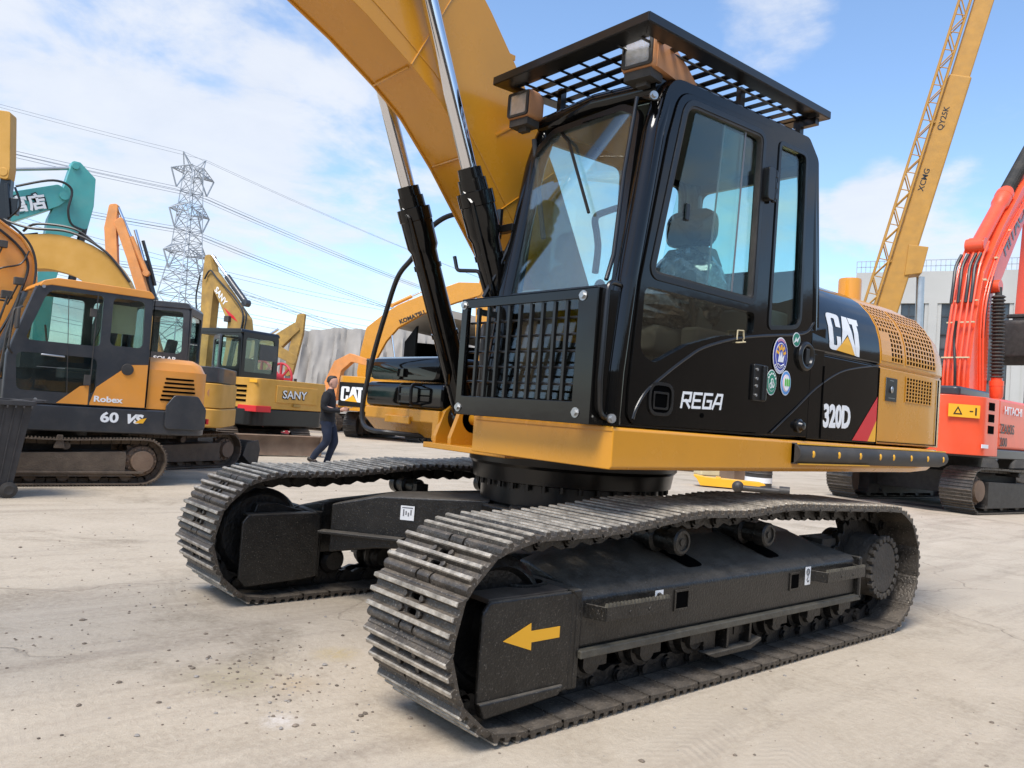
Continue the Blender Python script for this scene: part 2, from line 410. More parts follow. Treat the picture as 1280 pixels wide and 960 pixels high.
CLOUDS = ((-103, 16, 20, 0.06), (-112, 24, 18, 0.05), (-118, 17, 10, 0.05), (-128, 32, 14, -0.05), (-152, 34, 16, -0.05), (-147.5, 27, 5, 0.14), (-155.2, 16, 3.2, 0.17), (-160, 13, 6, 0.10), (-150, 12, 7, 0.07))
STAINS = ((2.30, 0.25, 0.30, (0.30, 0.25, 0.13), 0.45), (2.12, 0.45, 0.16, (0.38, 0.26, 0.13), 0.55), (2.34, 0.80, 0.10, (0.60, 0.55, 0.50), 0.8), (1.75, 0.15, 0.15, (0.40, 0.30, 0.13), 0.7), (-3.6, 2.4, 0.6, (0.20, 0.16, 0.12), 0.7), (1.2, 2.75, 0.25, (0.10, 0.08, 0.06), 0.8), (-4.5, 0.5, 1.2, (0.30, 0.25, 0.19), 0.5))
BARPTS = [(-0.08, 0.27, 2.70), (0.10, 0.27, 2.62), (0.22, 0.27, 2.55), (0.20, 0.27, 2.45), (0.18, 0.27, 2.36), (0.19, 0.27, 2.20)]
mat('hub_dusty', (0.03, 0.027, 0.023), 0.6, var=0.4, vscale=8, dust=0.55, dscale=14, dustcol=(0.13, 0.105, 0.075), bump=0.8, bscale=40)
# ================================================================ MAIN EXCAVATOR
EX = thing('excavator', (0, 0, 0), 0, 'big yellow and black tracked excavator in the foreground with guarded black cab and boom raised', 'excavator')

# ---- tracks
def track_path(pts, N):
    P = [Vector((a, 0, b)) for a, b in smoothpts(pts, 10, True)]
    L = [0]
    for i in range(len(P)): L.append(L[-1]+(P[(i+1) % len(P)]-P[i]).length)
    tot = L[-1]; out = []; j = 0
    for k in range(N):
        t = tot*k/N
        while L[j+1] < t: j += 1
        a = (t-L[j])/(L[j+1]-L[j]); out.append(P[j].lerp(P[(j+1) % len(P)], a))
    return out, tot/N
def arc(cx, cz, r, a0, a1, n): return [(cx+r*math.cos(R(a0+(a1-a0)*i/n)), cz+r*math.sin(R(a0+(a1-a0)*i/n))) for i in range(n+1)]
ctrl = [(-1.35, 0.078), (-0.7, 0.076), (0.0, 0.076), (0.7, 0.076), (1.38, 0.078)] + arc(1.655, 0.405, 0.335, -80, 85, 7) + \
       [(1.28, 0.742), (0.95, 0.765), (0.55, 0.80), (0.15, 0.79), (-0.28, 0.815), (-0.75, 0.80), (-1.2, 0.785)] + arc(-1.63, 0.425, 0.345, 92, 262, 7)
NSH = 47
path, pitch = track_path(ctrl, NSH)

def shoe_mesh():
    W = 0.285; m = MB(); p = pitch
    # plate with two holes, three ridges and a rolled end over the pin; z is outward
    th = 0.016; z0 = 0.036; zt = z0+th; g1, g2 = 0.042, -0.016
    holes = [rrect(g-0.012, g+0.012, -0.030, 0.030, 0.011, 3) for g in (g1, g2)]
    m.plate([(-p*0.30, -W), (p*0.47, -W), (p*0.47, W), (-p*0.30, W)], holes, z0, zt, 'z')
    m.prism([(p*0.47, z0+th), (p*0.47, z0), (p*0.55, z0-0.010), (p*0.56, z0-0.004), (p*0.50, z0+th*0.9)], -W, W, 'y')
    roll = [(-p*0.30, z0), (-p*0.30, zt), (-p*0.36, zt+0.007), (-p*0.42, zt+0.010), (-p*0.48, zt+0.006), (-p*0.525, zt-0.006), (-p*0.54, z0-0.004), (-p*0.50, z0-0.006)]
    for y0, y1 in ((-W, -0.052), (-0.040, 0.040), (0.052, W)): m.prism(roll, y0, y1, 'y')
    for x in (0.070, 0.014, -0.044):
        h = 0.026
        m.mark(0); m.prism([(x-0.017, zt-0.002), (x-0.010, zt+h*0.72), (x+0.010, zt+h*0.72), (x+0.017, zt-0.002)], -W, W, 'y'); m.mark(1)
        m.prism([(x-0.0102, zt+h*0.70), (x-0.0075, zt+h), (x+0.0075, zt+h), (x+0.0102, zt+h*0.70)], -W*0.998, W*0.998, 'y')
    m.mark(0)
    for x, d_ in ((g1, 0.056), (g2, 0.064)):
        for y in (-d_, d_): m.cyl((x, y, zt-0.002), (x, y, zt+0.014), 0.0135, n=8)
    return m
def link_mesh():
    m = MB(); p = pitch
    for s in (-1, 1):
        y0 = s*0.062; off = 0.018*s
        prof = fillet([(-p*0.62, -0.045), (-p*0.62, 0.030), (-p*0.30, 0.034), (p*0.34, 0.034), (p*0.60, 0.020), (p*0.60, -0.040), (p*0.30, -0.052), (0, -0.030), (-p*0.3, -0.052)], 0.022, 3)
        m.prism(prof, y0-0.014+off*0, y0+0.014, 'y')
        m.cyl((p*0.5, y0+s*0.012, -0.006), (p*0.5, y0+s*0.040, -0.006), 0.022, n=14)
        m.cyl((-p*0.5, y0+s*0.010, -0.006), (-p*0.5, y0+s*0.026, -0.006), 0.030, n=14)
    m.cyl((p*0.5, -0.07, -0.006), (p*0.5, 0.07, -0.006), 0.028, n=14)
    return m
sm = shoe_mesh(); lm = link_mesh()
shoe0 = None; link0 = None
def place_track(side):
    global shoe0, link0
    yc = 1.165*side
    hold = MB()
    hold.cyl((1.655, yc-0.05, 0.405), (1.655, yc+0.05, 0.405), 0.30, n=40)
    tr = None
    # the chain is the track's own mesh; the shoes hang on it
    ch = MB()
    for i in range(NSH):
        a = path[i]; b = path[(i+1) % NSH]; c = (a+b)/2; t = (b-a).normalized()
        T = Matrix(((t.x, 0, t.z, c.x), (0, 1 if True else 0, 0, yc), (t.z, 0, -t.x, c.z), (0, 0, 0, 1)))
        # outward normal: right-hand side of travel (bottom runs +x, outward is -z)
        for k, (vs) in enumerate([lm]): ch.add([tuple(v) for v in lm.v], lm.f, T)
    tr = ch.build('track', 'grease', EX, smooth=40)
    for i in range(NSH):
        a = path[i]; b = path[(i+1) % NSH]; c = (a+b)/2; t = (b-a).normalized()
        T = Matrix(((t.x, 0, t.z, c.x), (0, -1, 0, yc), (t.z, 0, -t.x, c.z), (0, 0, 0, 1)))
        if shoe0 is None:
            shoe0 = sm.build('track_shoe', ['track', 'track_rib'], tr, bevel=0.003, seg=1); o = shoe0
        else:
            o = shoe0.copy(); COL.objects.link(o); o.parent = tr
        o.matrix_local = T
    return tr
for sd in (1, -1): place_track(sd)

# ---- track frames
def track_frame(s):
    Y = lambda a, b: (min(s*a, s*b), max(s*a, s*b))
    m = MB()
    # long beam: section in (y, z) lofted along x
    def sec(x, dz=0.0, top=0.66): return [(x, s*1.385, 0.30), (x, s*1.385, 0.505), (x, s*1.355, 0.535), (x, s*1.03, top), (x, s*0.97, top), (x, s*0.97, 0.28), (x, s*1.34, 0.28)]
    m.loft([sec(1.30, top=0.60), sec(1.22, top=0.62), sec(0.7, top=0.665), sec(-0.5, top=0.665), sec(-1.0, top=0.64), sec(-1.20, top=0.585)])
    # bottom flange
    m.bb(-1.24, -1.205, *Y(1.0, 1.412), 0.262, 0.53)
    fr = m.build('track_frame', 'black_frame', EX, bevel=0.012, seg=3)
    m = MB(); m.bb(-1.24, 1.31, *Y(1.30, 1.412), 0.258, 0.292); m.build('flange', 'frame_edge', fr, bevel=0.005)
    # flat dark sheets painting the shade inside openings, top and side
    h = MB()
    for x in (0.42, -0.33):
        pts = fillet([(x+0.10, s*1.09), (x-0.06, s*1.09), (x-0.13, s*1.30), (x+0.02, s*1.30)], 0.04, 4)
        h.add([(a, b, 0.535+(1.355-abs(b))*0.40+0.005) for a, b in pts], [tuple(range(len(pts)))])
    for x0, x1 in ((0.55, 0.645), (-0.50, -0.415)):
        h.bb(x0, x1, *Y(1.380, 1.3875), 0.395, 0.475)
    h.each('aperture_shade', 'dark', fr, smooth=0)
    # lip frames round the side openings
    l = MB()
    for x0, x1 in ((0.55, 0.645), (-0.50, -0.415)):
        l.plate([(x0-0.012, 0.385), (x1+0.012, 0.385), (x1+0.012, 0.485), (x0-0.012, 0.485)], [[(x0, 0.395), (x1, 0.395), (x1, 0.475), (x0, 0.475)]], *Y(1.384, 1.391), 'y')
    l.each('opening_lip', 'black_frame', fr)
    # steps
    for x0, x1 in ((0.78, 1.27), (-1.17, -0.64)):
        st = MB()
        st.bar((x1, s*1.38, 0.455), (x1-0.03, s*1.475, 0.455), 0.012, 0.06)
        st.bar((x0, s*1.38, 0.455), (x0+0.03, s*1.475, 0.455), 0.012, 0.06)
        st.bb(x0+0.03, x1-0.03, *Y(1.465, 1.478), 0.425, 0.485)
        te = MB(); n = 18
        for i in range(n):
            xx = x0+0.04+(x1-x0-0.08)*i/(n-1)
            te.prism([(xx-0.010, 0.483), (xx+0.010, 0.483), (xx+0.004, 0.499), (xx-0.004, 0.499)], *Y(1.463, 1.479), 'y')
        for f_ in (0.35, 0.62):
            xx = x0+(x1-x0)*f_
            st.cyl((xx, s*1.476, 0.45), (xx, s*1.481, 0.45), 0.009, n=10)
        so_ = st.build('step', 'black_frame', fr, bevel=0.002, seg=1)
        te.build('step_teeth', 'frame_edge', EX, smooth=0)
    # front idler guard box
    g = MB()
    prof = fillet([(1.325, 0.135), (1.325, 0.545), (1.81, 0.545), (1.845, 0.50), (1.845, 0.16), (1.80, 0.105), (1.42, 0.125)], [0.02, 0.045, 0.03, 0.02, 0.02, 0.02, 0.03], 4)
    g.prism(prof, s*1.365, s*1.388, 'y')
    gt = MB(); gt.prism([(1.362, 0.549), (1.80, 0.549), (1.80, 0.528), (1.362, 0.528)], s*1.10, s*1.362, 'y'); gt.build('guard_top', 'track_brown', fr, bevel=0.004)
    g.prism([(1.82, 0.10), (1.42, 0.125), (1.39, 0.165), (1.845, 0.165)], s*1.36, s*1.405, 'y')
    g.bb(1.30, 1.36, *Y(0.945, 1.392), 0.13, 0.55)
    g.prism(prof, s*0.925, s*0.945, 'y'); g.prism([(1.36, 0.545), (1.81, 0.545), (1.80, 0.525), (1.36, 0.525)], s*0.935, s*1.03, 'y')
    g.prism([(1.38, 0.54), (1.60, 0.60), (1.72, 0.60), (1.74, 0.54)], s*1.02, s*1.10, 'y')
    g.build('idler_guard', 'black_frame', fr, bevel=0.011, seg=3)
    ov = MB(); ov.prism(circle(1.47, s*1.20, 0.095, 20, 0.060), 0.546, 0.5515, 'z'); ov.build('aperture_shade', 'dark', fr, smooth=0)  # flat dark oval, the shade of a hole painted on
    ov = MB(); ov.plate(circle(1.47, s*1.20, 0.115, 24, 0.078), [circle(1.47, s*1.20, 0.096, 24, 0.061)], 0.547, 0.558, 'z'); ov.build('opening_lip', 'black_frame', fr)
    ws = MB(); ws.tube([(1.329, s*1.3905, 0.14), (1.329, s*1.3905, 0.52), (1.36, s*1.39, 0.548)], 0.006, 6); ws.build('weld_seam', 'black_frame', fr)
    # idler wheel
    w = MB()
    w.lathe((1.655, s*1.085, 0.405), (0, s, 0), [(0, 0.12), (0.0, 0.24), (0.02, 0.27), (0.04, 0.283), (0.13, 0.283), (0.15, 0.27), (0.17, 0.24), (0.145, 0.22), (0.13, 0.10), (0.18, 0.09), (0.18, 0.0)], 44)
    w.build('idler', 'grease', EX, smooth=30)
    # carrier rollers
    for x in (0.52, -0.28):
        c = MB()
        c.lathe((x, s*1.00, 0.695), (0, s, 0), [(0, 0.04), (0.02, 0.055), (0.12, 0.055), (0.13, 0.075), (0.16, 0.075), (0.17, 0.055), (0.24, 0.055), (0.25, 0.068), (0.31, 0.068), (0.318, 0.058), (0.318, 0.045), (0.310, 0.043), (0.310, 0.02), (0.316, 0.018), (0.316, 0.0)], 26)
        c.bb(x-0.05, x+0.05, *Y(0.97, 1.03), 0.62, 0.72)
        c.build('carrier_roller', 'black_frame', EX, smooth=30)
    # bottom rollers
    for i in range(7):
        x = 1.15-i*0.385
        c = MB()
        c.lathe((x, s*1.02, 0.205), (0, s, 0), [(0, 0.0), (0, 0.06), (0.03, 0.085), (0.07, 0.085), (0.08, 0.105), (0.10, 0.105), (0.11, 0.07), (0.19, 0.07), (0.20, 0.105), (0.22, 0.105), (0.23, 0.085), (0.28, 0.085), (0.285, 0.06), (0.31, 0.055), (0.31, 0.0)], 22)
        c.bb(x-0.075, x+0.075, *Y(1.24, 1.35), 0.19, 0.28)
        c.build('track_roller', 'grease', EX, smooth=30, bevel=0)
    # track guide guard in mid length
    c = MB()
    c.prism([(0.36, 0.135), (0.30, 0.115), (-0.02, 0.115), (-0.12, 0.15), (-0.12, 0.165), (-0.02, 0.14), (0.36, 0.14)], s*1.33, s*1.40, 'y')
    for x in (0.28, 0.06): c.bb(x-0.05, x+0.05, *Y(1.32, 1.345), 0.12, 0.28)
    c.bb(0.16, 0.18, *Y(1.30, 1.38), 0.13, 0.28); c.bb(-0.05, -0.03, *Y(1.30, 1.38), 0.13, 0.28)
    c.build('track_guide', 'black_frame', EX, bevel=0.005)
    # final drive and sprocket
    f_ = MB()
    f_.lathe((-1.645, s*0.98, 0.425), (0, s, 0), [(0, 0.0), (0, 0.21), (0.10, 0.215), (0.36, 0.20), (0.375, 0.20), (0.375, 0.175), (0.395, 0.165), (0.395, 0)], 44)
    for k in range(22):
        a = 2*PI*k/22; cx = -1.645+0.192*math.cos(a); cz = 0.425+0.192*math.sin(a)
        f_.cyl((cx, s*1.345, cz), (cx, s*1.382, cz), 0.0235, n=6)
    f_.bb(-1.5, -1.2, *Y(0.99, 1.16), 0.24, 0.60)
    fd = f_.build('final_drive', 'hub_dusty', EX, smooth=30, bevel=0.004)
    sp = MB(); nt = 21; prof = []
    for k in range(nt*4):
        a = 2*PI*k/(nt*4); rr = 0.345 if k % 4 in (0, 1) else 0.300
        prof.append((-1.645+rr*math.cos(a), 0.425+rr*math.sin(a)))
    sp.prism(prof, s*1.135, s*1.185, 'y')
    sp.build('sprocket', 'grease', EX, smooth=0, bevel=0.006)
    return fr
frL = track_frame(1); frR = track_frame(-1)

# arrow decal and little white stickers on the near frame
def decal(name, poly, y, mt, parent, s=1, t=0.0015, label=None):
    m = MB(); m.prism(poly, y, y+s*t, 'y'); return m.build(name, mt, parent, smooth=0, label=label)
decal('direction_arrow', [(1.735, 0.385), (1.59, 0.440), (1.588, 0.408), (1.425, 0.408), (1.425, 0.362), (1.583, 0.362), (1.582, 0.330)], 1.3885, 'decal_yellow', EX)
for x, z in ((0.775, 0.445), (-0.605, 0.455)):
    decal('sticker', [(x-0.030, z-0.052), (x+0.030, z-0.052), (x+0.030, z+0.052), (x-0.030, z+0.052)], 1.3865, 'white', EX)
    m = MB(); m.plate(circle(x, z+0.022, 0.020, 14), [circle(x, z+0.022, 0.015, 14)], 1.3882, 1.3892, 'y')
    m.plate(circle(x, z+0.022, 0.010, 12), [circle(x, z+0.022, 0.006, 12)], 1.3882, 1.3892, 'y')
    m.tube([(x, 1.3888, z+0.004), (x, 1.3888, z-0.010), (x+0.012, 1.3888, z-0.022), (x, 1.3888, z-0.036), (x-0.012, 1.3888, z-0.028)], 0.0028, 5)
    m.build('sticker_mark', 'decal_black', EX, smooth=0)

# ---- X frame and swing ring
m = MB()
m.lathe((0, 0, 0.50), (0, 0, 1), [(0, 0.0), (0, 0.62), (0.17, 0.66), (0.20, 0.66), (0.20, 0)], 40)
for sx in (1, -1):
    for sy in (1, -1):
        # swept box leg, top falling towards the track frame
        p = [Vector((sx*0.38, sy*0.28, 0)), Vector((sx*0.95, sy*0.72, 0)), Vector((sx*1.12, sy*1.0, 0))]
        tz = [0.72, 0.69, 0.61]; bz = [0.40, 0.36, 0.30]; hw = [0.30, 0.20, 0.22]
        secs = []
        for q, t_, b_, w_ in zip(p, tz, bz, hw):
            d = Vector((0.62*sx, 0.78*sy, 0)).normalized(); n_ = Vector((-d.y, d.x, 0))
            secs.append([tuple(q+n_*w_+Vector((0, 0, b_))), tuple(q-n_*w_+Vector((0, 0, b_))), tuple(q-n_*w_+Vector((0, 0, t_))), tuple(q+n_*w_+Vector((0, 0, t_)))])
        m.loft(secs)
m.bb(-0.55, 0.55, -1.0, 1.0, 0.42, 0.66)
m.build('cross_frame', 'black_frame', EX, bevel=0.012, seg=2)
m = MB()
for s in (1, -1):
    m.bar((1.25, s*0.90, 0.50), (0.62, s*0.33, 0.60), 0.10, 0.018, up=(0, 0, 1))
m.bar((1.36, -0.86, 0.44), (1.02, -0.42, 0.44), 0.09, 0.016)
m.each('stiffener', 'black_frame', EX, bevel=0.003)
m = MB()
m.lathe((0, 0, 0.70), (0, 0, 1), [(0, 0.0), (0, 0.57), (0.02, 0.60), (0.15, 0.60), (0.16, 0.655), (0.25, 0.67), (0.27, 0.69), (0.36, 0.69), (0.36, 0)], 56)
for k in range(36):
    a = 2*PI*k/36
    m.cyl((0.625*math.cos(a), 0.625*math.sin(a), 0.82), (0.625*math.cos(a), 0.625*math.sin(a), 0.90), 0.016, n=6)
m.build('swing_ring', 'black_satin', EX, smooth=30)
m = MB(); m.lathe((0.83, -0.60, 0.655), (0.5, -0.6, 0.1), [(0, 0.0), (0, 0.02), (0.004, 0.02), (0.004, 0)], 4)
# small white plate on the far leg
d = Vector((0.62, -0.78, 0)).normalized(); n_ = Vector((0.78, 0.62, 0)).normalized()
c = Vector((0.80, -0.60, 0.60))+n_*0.225
T = frame(c, -d, n_)
m = MB(); m.bb(-0.045, 0.045, -0.045, 0.045, 0, 0.004, T); st = m.build('sticker', 'white', EX, smooth=0)
m = MB()
for a in range(4): m.bb(-0.028+a*0.016, -0.020+a*0.016, -0.02+0.008*(a % 2), 0.022-0.009*(a % 3), 0.004, 0.0055, T)
m.bb(-0.035, 0.035, 0.030, 0.036, 0.004, 0.0055, T)
m.build('sticker_mark', 'decal_grey', EX, smooth=0)

# ---- revolving platform (yellow)
m = MB()
# cab-side beam: plan outline with thickness, bottom chamfer
sec = lambda x, y1, zb, zt, c: [(x, 0.34, zb), (x, y1-c, zb), (x, y1, zb+c), (x, y1, zt-0.012), (x, y1-0.012, zt), (x, 0.34, zt)]
m.loft([sec(1.135, 1.352, 1.055, 1.248, 0.012), sec(0.0, 1.352, 1.055, 1.240, 0.02), sec(-2.1, 1.352, 1.062, 1.235, 0.03), sec(-2.45, 1.345, 1.075, 1.235, 0.05), sec(-2.62, 1.30, 1.12, 1.235, 0.05)])
m.bb(1.128, 1.139, 0.36, 1.35, 1.225, 1.25)
pl = m.build('platform', 'yellow', EX, bevel=0.006, seg=2)
m = MB()
# storage-side beam
pr_ = [(0.815, 1.255), (0.815, 1.175), (0.70, 1.065), (-2.5, 1.065), (-2.5, 1.255)]
m.prism(pr_, -0.45, -1.35, 'y')
m.bb(0.812, 0.835, -1.05, -0.74, 1.15, 1.205)
m.bb(-2.4, 0.60, -0.46, 0.35, 1.06, 1.20)
m.bb(0.60, 0.835, -0.47, -0.40, 1.06, 1.255)
m.build('platform_side', 'yellow', pl, bevel=0.008, seg=2)
# lugs for the lift cylinders and boom
m = MB()
lug = fillet([(0.50, 1.03), (0.86, 1.03), (0.86, 1.10), (0.80, 1.26), (0.72, 1.32), (0.64, 1.32), (0.55, 1.22), (0.50, 1.10)], 0.04, 4)
for y in (-0.40, -0.24, 0.24, 0.33): m.prism(lug, y-0.018, y+0.018, 'y')
m.bb(0.50, 0.90, -0.46, 0.35, 1.02, 1.055)
lug2 = fillet([(0.55, 1.05), (0.30, 1.65), (0.16, 1.78), (0.02, 1.70), (-0.55, 1.05)], 0.06, 4)
for y in (-0.27, 0.27): m.prism(lug2, y-0.02, y+0.02, 'y')
m.cyl((0.69, -0.42, 1.22), (0.69, 0.35, 1.22), 0.04)
m.each('boom_bracket', 'yellow', pl, bevel=0.005)

# bumper strip with yellow studs along the side
m = MB(); m.tube([(-0.40, 1.352, 1.165), (-2.50, 1.352, 1.165), (-2.60, 1.33, 1.17)], 0.060, 14, sq=1.0)
m.bb(-0.44, -0.40, 1.345, 1.375, 1.105, 1.225)
bp_ = m.build('side_bumper', 'rubber', EX, bevel=0.004)
m = MB()
for x in (-0.55, -0.86, -1.14, -1.42, -1.62, -1.90, -2.18, -2.46): m.sphere((x, 1.408, 1.165), 0.018, 10, (1, 0.35, 1.15))
m.each('stud', 'decal_yellow', bp_)
m = MB()
m.bar((-0.42, 1.380, 1.222), (-2.58, 1.368, 1.222), 0.022, 0.008); m.bar((-0.42, 1.390, 1.106), (-1.30, 1.390, 1.106), 0.012, 0.007)
m.each('edge_strip', 'decal_yellow', bp_)

# ---- engine house: black front section, yellow rear section
def hsec(x, k=0.0, zt=2.30, low=1.25, crease=1.775, ins=0.0):
    L_ = [(1.33, low), (1.33, crease-0.012), (1.318, crease), (1.334, crease+0.016), (1.332, 1.86), (1.318, 1.95), (1.290, 2.04), (1.240, 2.125), (1.17, 2.20), (1.08, 2.26), (0.97, 2.295), (0.85, 2.31)]
    out = []
    for y, z in L_:
        zz = z if z < 1.9 else 1.9+(z-1.9)*(1-k)
        out.append((x, y-ins, zz))
    out += [(x, -y+ins, z) for (_, y, z) in [(0, p[1]+ins, p[2]) for p in out[::-1]]]
    return out
m = MB(); m.loft([hsec(-0.60, 0.04), hsec(-0.72), hsec(-1.10), hsec(-1.50)])
hb = m.build('engine_hood', 'black', EX, bevel=0.004, seg=1, smooth=30)
m = MB()
m.loft([hsec(-1.512), hsec(-2.2), hsec(-2.42, 0.04), hsec(-2.54, 0.16, ins=0.006), hsec(-2.60, 0.34, ins=0.02), hsec(-2.645, 0.6, ins=0.05)])
hy = m.build('rear_hood', 'yellow', EX, bevel=0.004, seg=1, smooth=30)
# counterweight
m = MB()
plan = [(-2.30, 1.300), (-2.52, 1.298), (-2.62, 1.25), (-2.70, 1.05), (-2.76, 0.6), (-2.79, 0)]; plan = plan+[(a, -b) for a, b in plan[::-1][1:]]
m.prism(plan, 1.10, 1.235, 'z'); m.prism([(a*0.995, b*0.995) for a, b in plan], 1.236, 1.86, 'z')
m.build('counterweight', 'yellow', EX, bevel=0.03, seg=3)
# panel seams
m = MB()
m.bb(-1.512, -1.500, 1.322, 1.3335, 1.25, 1.76)
m.bb(-2.50, -2.493, 1.329, 1.336, 1.26, 1.755)
m.bb(-2.50, -1.53, 1.329, 1.336, 1.262, 1.268)
m.bb(-0.760, -0.752, 1.329, 1.336, 1.26, 1.70)
m.each('panel_seam', 'dark', EX, smooth=0)
# grilles: hood skin as (x, arc) -> point
prof = [(p[1], p[2]) for p in hsec(0)[3:12]]
al = [0]
for i in range(len(prof)-1): al.append(al[-1]+(Vector(prof[i+1])-Vector(prof[i])).length)
def skin(x, s_, d=0.0):
    s_ = max(0, min(al[-1]-1e-5, s_)); i = 0
    while al[i+1] < s_: i += 1
    t = (s_-al[i])/(al[i+1]-al[i]); a = Vector(prof[i]); b = Vector(prof[i+1]); p = a.lerp(b, t); e = (b-a).normalized(); n = Vector((e.y, -e.x))
    p = p+n*d
    return (x, p.x, p.y), (0, n.x, n.y)
def grille(x0, x1, s0, s1, nx, ns, fn, bar=0.45, skip=None):
    us = []; w = (x1-x0)/(nx+bar)
    for i in range(nx): us += [x0+w*(i+0)+0, x0+w*i+w*bar]
    us += [x0+w*nx, x0+w*nx+w*bar]
    vs = []; h = (s1-s0)/(ns+bar)
    for j in range(ns): vs += [s0+h*j, s0+h*j+h*bar]
    vs += [s0+h*ns, s0+h*ns+h*bar]
    back = MB()
    kk = 10
    for j in range(kk):
        a, b = s0+(s1-s0)*j/kk, s0+(s1-s0)*(j+1)/kk
        back.add([fn(x0, a, 0.001)[0], fn(x1, a, 0.001)[0], fn(x1, b, 0.001)[0], fn(x0, b, 0.001)[0]], [(0, 1, 2, 3)])
    bo = back.build('grille_backing', 'dark', hy, smooth=60)
    g = MB(); cellplate(g, us, vs, lambda i, j: i % 2 == 1 and j % 2 == 1 and not (skip and skip(i//2, j//2)), lambda u, v: fn(u, v, 0.0018), 0.0022)
    g.build('grille', 'yellow', hy, smooth=0)
flat = lambda x, s_, d=0.0: ((x, 1.3305+d, s_), (0, 1, 0))
grille(-1.86, -1.52, 0.02, 0.46, 7, 13, skin, 0.30, skip=lambda i, j: (j < 6 and i > 3))
grille(-2.42, -1.90, 0.02, 0.46, 10, 13, skin, 0.30)
grille(-2.38, -1.925, 1.555, 1.735, 9, 7, flat, 0.30)
# latch recess
m = MB(); m.bb(-1.78, -1.61, 1.331, 1.337, 1.545, 1.705); lt = m.build('latch_panel', 'black_satin', hy, bevel=0.004)
m = MB(); m.sphere((-1.69, 1.341, 1.625), 0.017, 10, (1, 0.5, 1.4)); m.bb(-1.75, -1.65, 1.3375, 1.3385, 1.565, 1.569); m.bb(-1.72, -1.66, 1.3375, 1.3385, 1.685, 1.689); m.build('latch', 'steel', lt)
# exhaust
m = MB(); m.lathe((-2.10, 0.80, 2.20), (0, 0, 1), [(0, 0.0), (0, 0.085), (0.28, 0.085), (0.30, 0.080), (0.30, 0.06), (0.2, 0.06), (0.2, 0)], 28); m.build('exhaust_pipe', 'yellow', EX, smooth=40)
# stripe decal: red slanted with yellow triangle
ds = MB(); ds.add([(-1.17, 1.3325, 1.262), (-1.385, 1.3325, 1.262), (-1.499, 1.3325, 1.405), (-1.499, 1.3325, 1.565)], [(0, 1, 2, 3)]); ds.build('red_stripe', 'decal_red', hb, smooth=0)
ds = MB(); ds.add([(-1.385, 1.3326, 1.262), (-1.499, 1.3326, 1.262), (-1.499, 1.3326, 1.405)], [(0, 1, 2)]); ds.build('yellow_stripe', 'decal_yellow', hb, smooth=0)
# arc seam line on black hood and fender
def ridge(name, pts, r, y, par, mt='black_satin', sq=0.5):
    m = MB(); m.tube([(a, y, b) for a, b in smoothpts(pts, 6)], r, 8); return m.build(name, mt, par)
ridge('seam', [(-0.20, 1.27), (-0.45, 1.42), (-0.68, 1.56), (-0.95, 1.675), (-1.20, 1.73), (-1.50, 1.772)], 0.005, 1.331, hb)

text('model_number', '320D', 0.190, 'white', hb, frame((-0.782, 1.3325, 1.335), (-1, 0, 0.02), (0, 1, 0)), sx=0.83, bold=0.0075, depth=0.001, space=0.98)
cat_logo(hb, lambda u, v, d: skin(-0.80-u, 0.02+v, 0.0015+d)[0], 0.42, 0.235)

# ---- right front: storage boxes, handle, fuel tank
def rbox(mb, x0, x1, y0, y1, z0, z1, r=0.05):
    mb.prism(rrect(x0, x1, z0, z1, r, 5), y0, y1, 'y')
m = MB(); rbox(m, -0.2, 0.82, -1.345, -0.40, 1.258, 1.435, 0.045); sb = m.build('storage_box', 'black', EX, bevel=0.02, seg=3)
m = MB()
m.loft([[(x, y, z) for y, z in rrect(-1.325+i_, -0.46-i_, 1.450, zt_, 0.05, 5)] for x, zt_, i_ in ((0.815, 1.575, 0.03), (0.80, 1.600, 0.01), (0.76, 1.615, 0.0), (-0.25, 1.62, 0.0))])
m.bb(0.80, 0.835, -0.93, -0.85, 1.47, 1.53)
m.build('box_lid', 'black', EX, bevel=0.02, seg=3)
m = MB(); m.tube(fillet([(0.82, -0.78, 1.285), (0.90, -0.78, 1.285), (0.90, -0.78, 1.42), (0.82, -0.78, 1.42)], 0.03, 4, False), 0.011, 8)
m.tube(fillet([(0.82, -0.64, 1.285), (0.90, -0.64, 1.285), (0.90, -0.64, 1.42), (0.82, -0.64, 1.42)], 0.03, 4, False), 0.011, 8)
for z in (1.30, 1.35, 1.405): m.bar((0.90, -0.78, z), (0.90, -0.64, z), 0.012, 0.012)
m.build('grab_handle', 'black_satin', EX)
m = MB(); rbox(m, -1.5, -0.3, -1.33, -0.45, 1.258, 2.0, 0.05); m.build('fuel_tank', 'black', EX, bevel=0.02)

# ---- boom, arm, bucket
low = [(0.02, 1.52), (0.28, 1.60), (0.80, 2.245), (1.18, 2.69), (1.42, 2.93), (1.60, 3.05), (1.90, 3.22), (2.20, 3.36), (2.7, 3.50), (3.3, 3.58), (4.2, 3.52), (5.10, 3.35)]
top = [(5.20, 3.62), (4.2, 4.02), (3.3, 4.28), (2.7, 4.36), (2.2, 4.30), (1.75, 4.10), (1.40, 3.82), (1.12, 3.55), (0.85, 3.24), (0.50, 2.72), (0.15, 2.10), (-0.08, 1.72)]
bl = fillet(low+top, 0.25, 3)
m = MB(); m.prism(bl, 0.188, 0.204, 'y'); m.prism(bl, -0.204, -0.188, 'y')
cen = Vector((2.2, 3.4))
def inset(poly, d):
    out = []; n = len(poly); ar = sum(poly[i][0]*poly[(i+1) % n][1]-poly[(i+1) % n][0]*poly[i][1] for i in range(n)); sg = 1 if ar > 0 else -1
    for i in range(n):
        t = (Vector(poly[(i+1) % n])-Vector(poly[i-1])).normalized(); out.append((poly[i][0]-sg*t.y*d, poly[i][1]+sg*t.x*d))
    return out
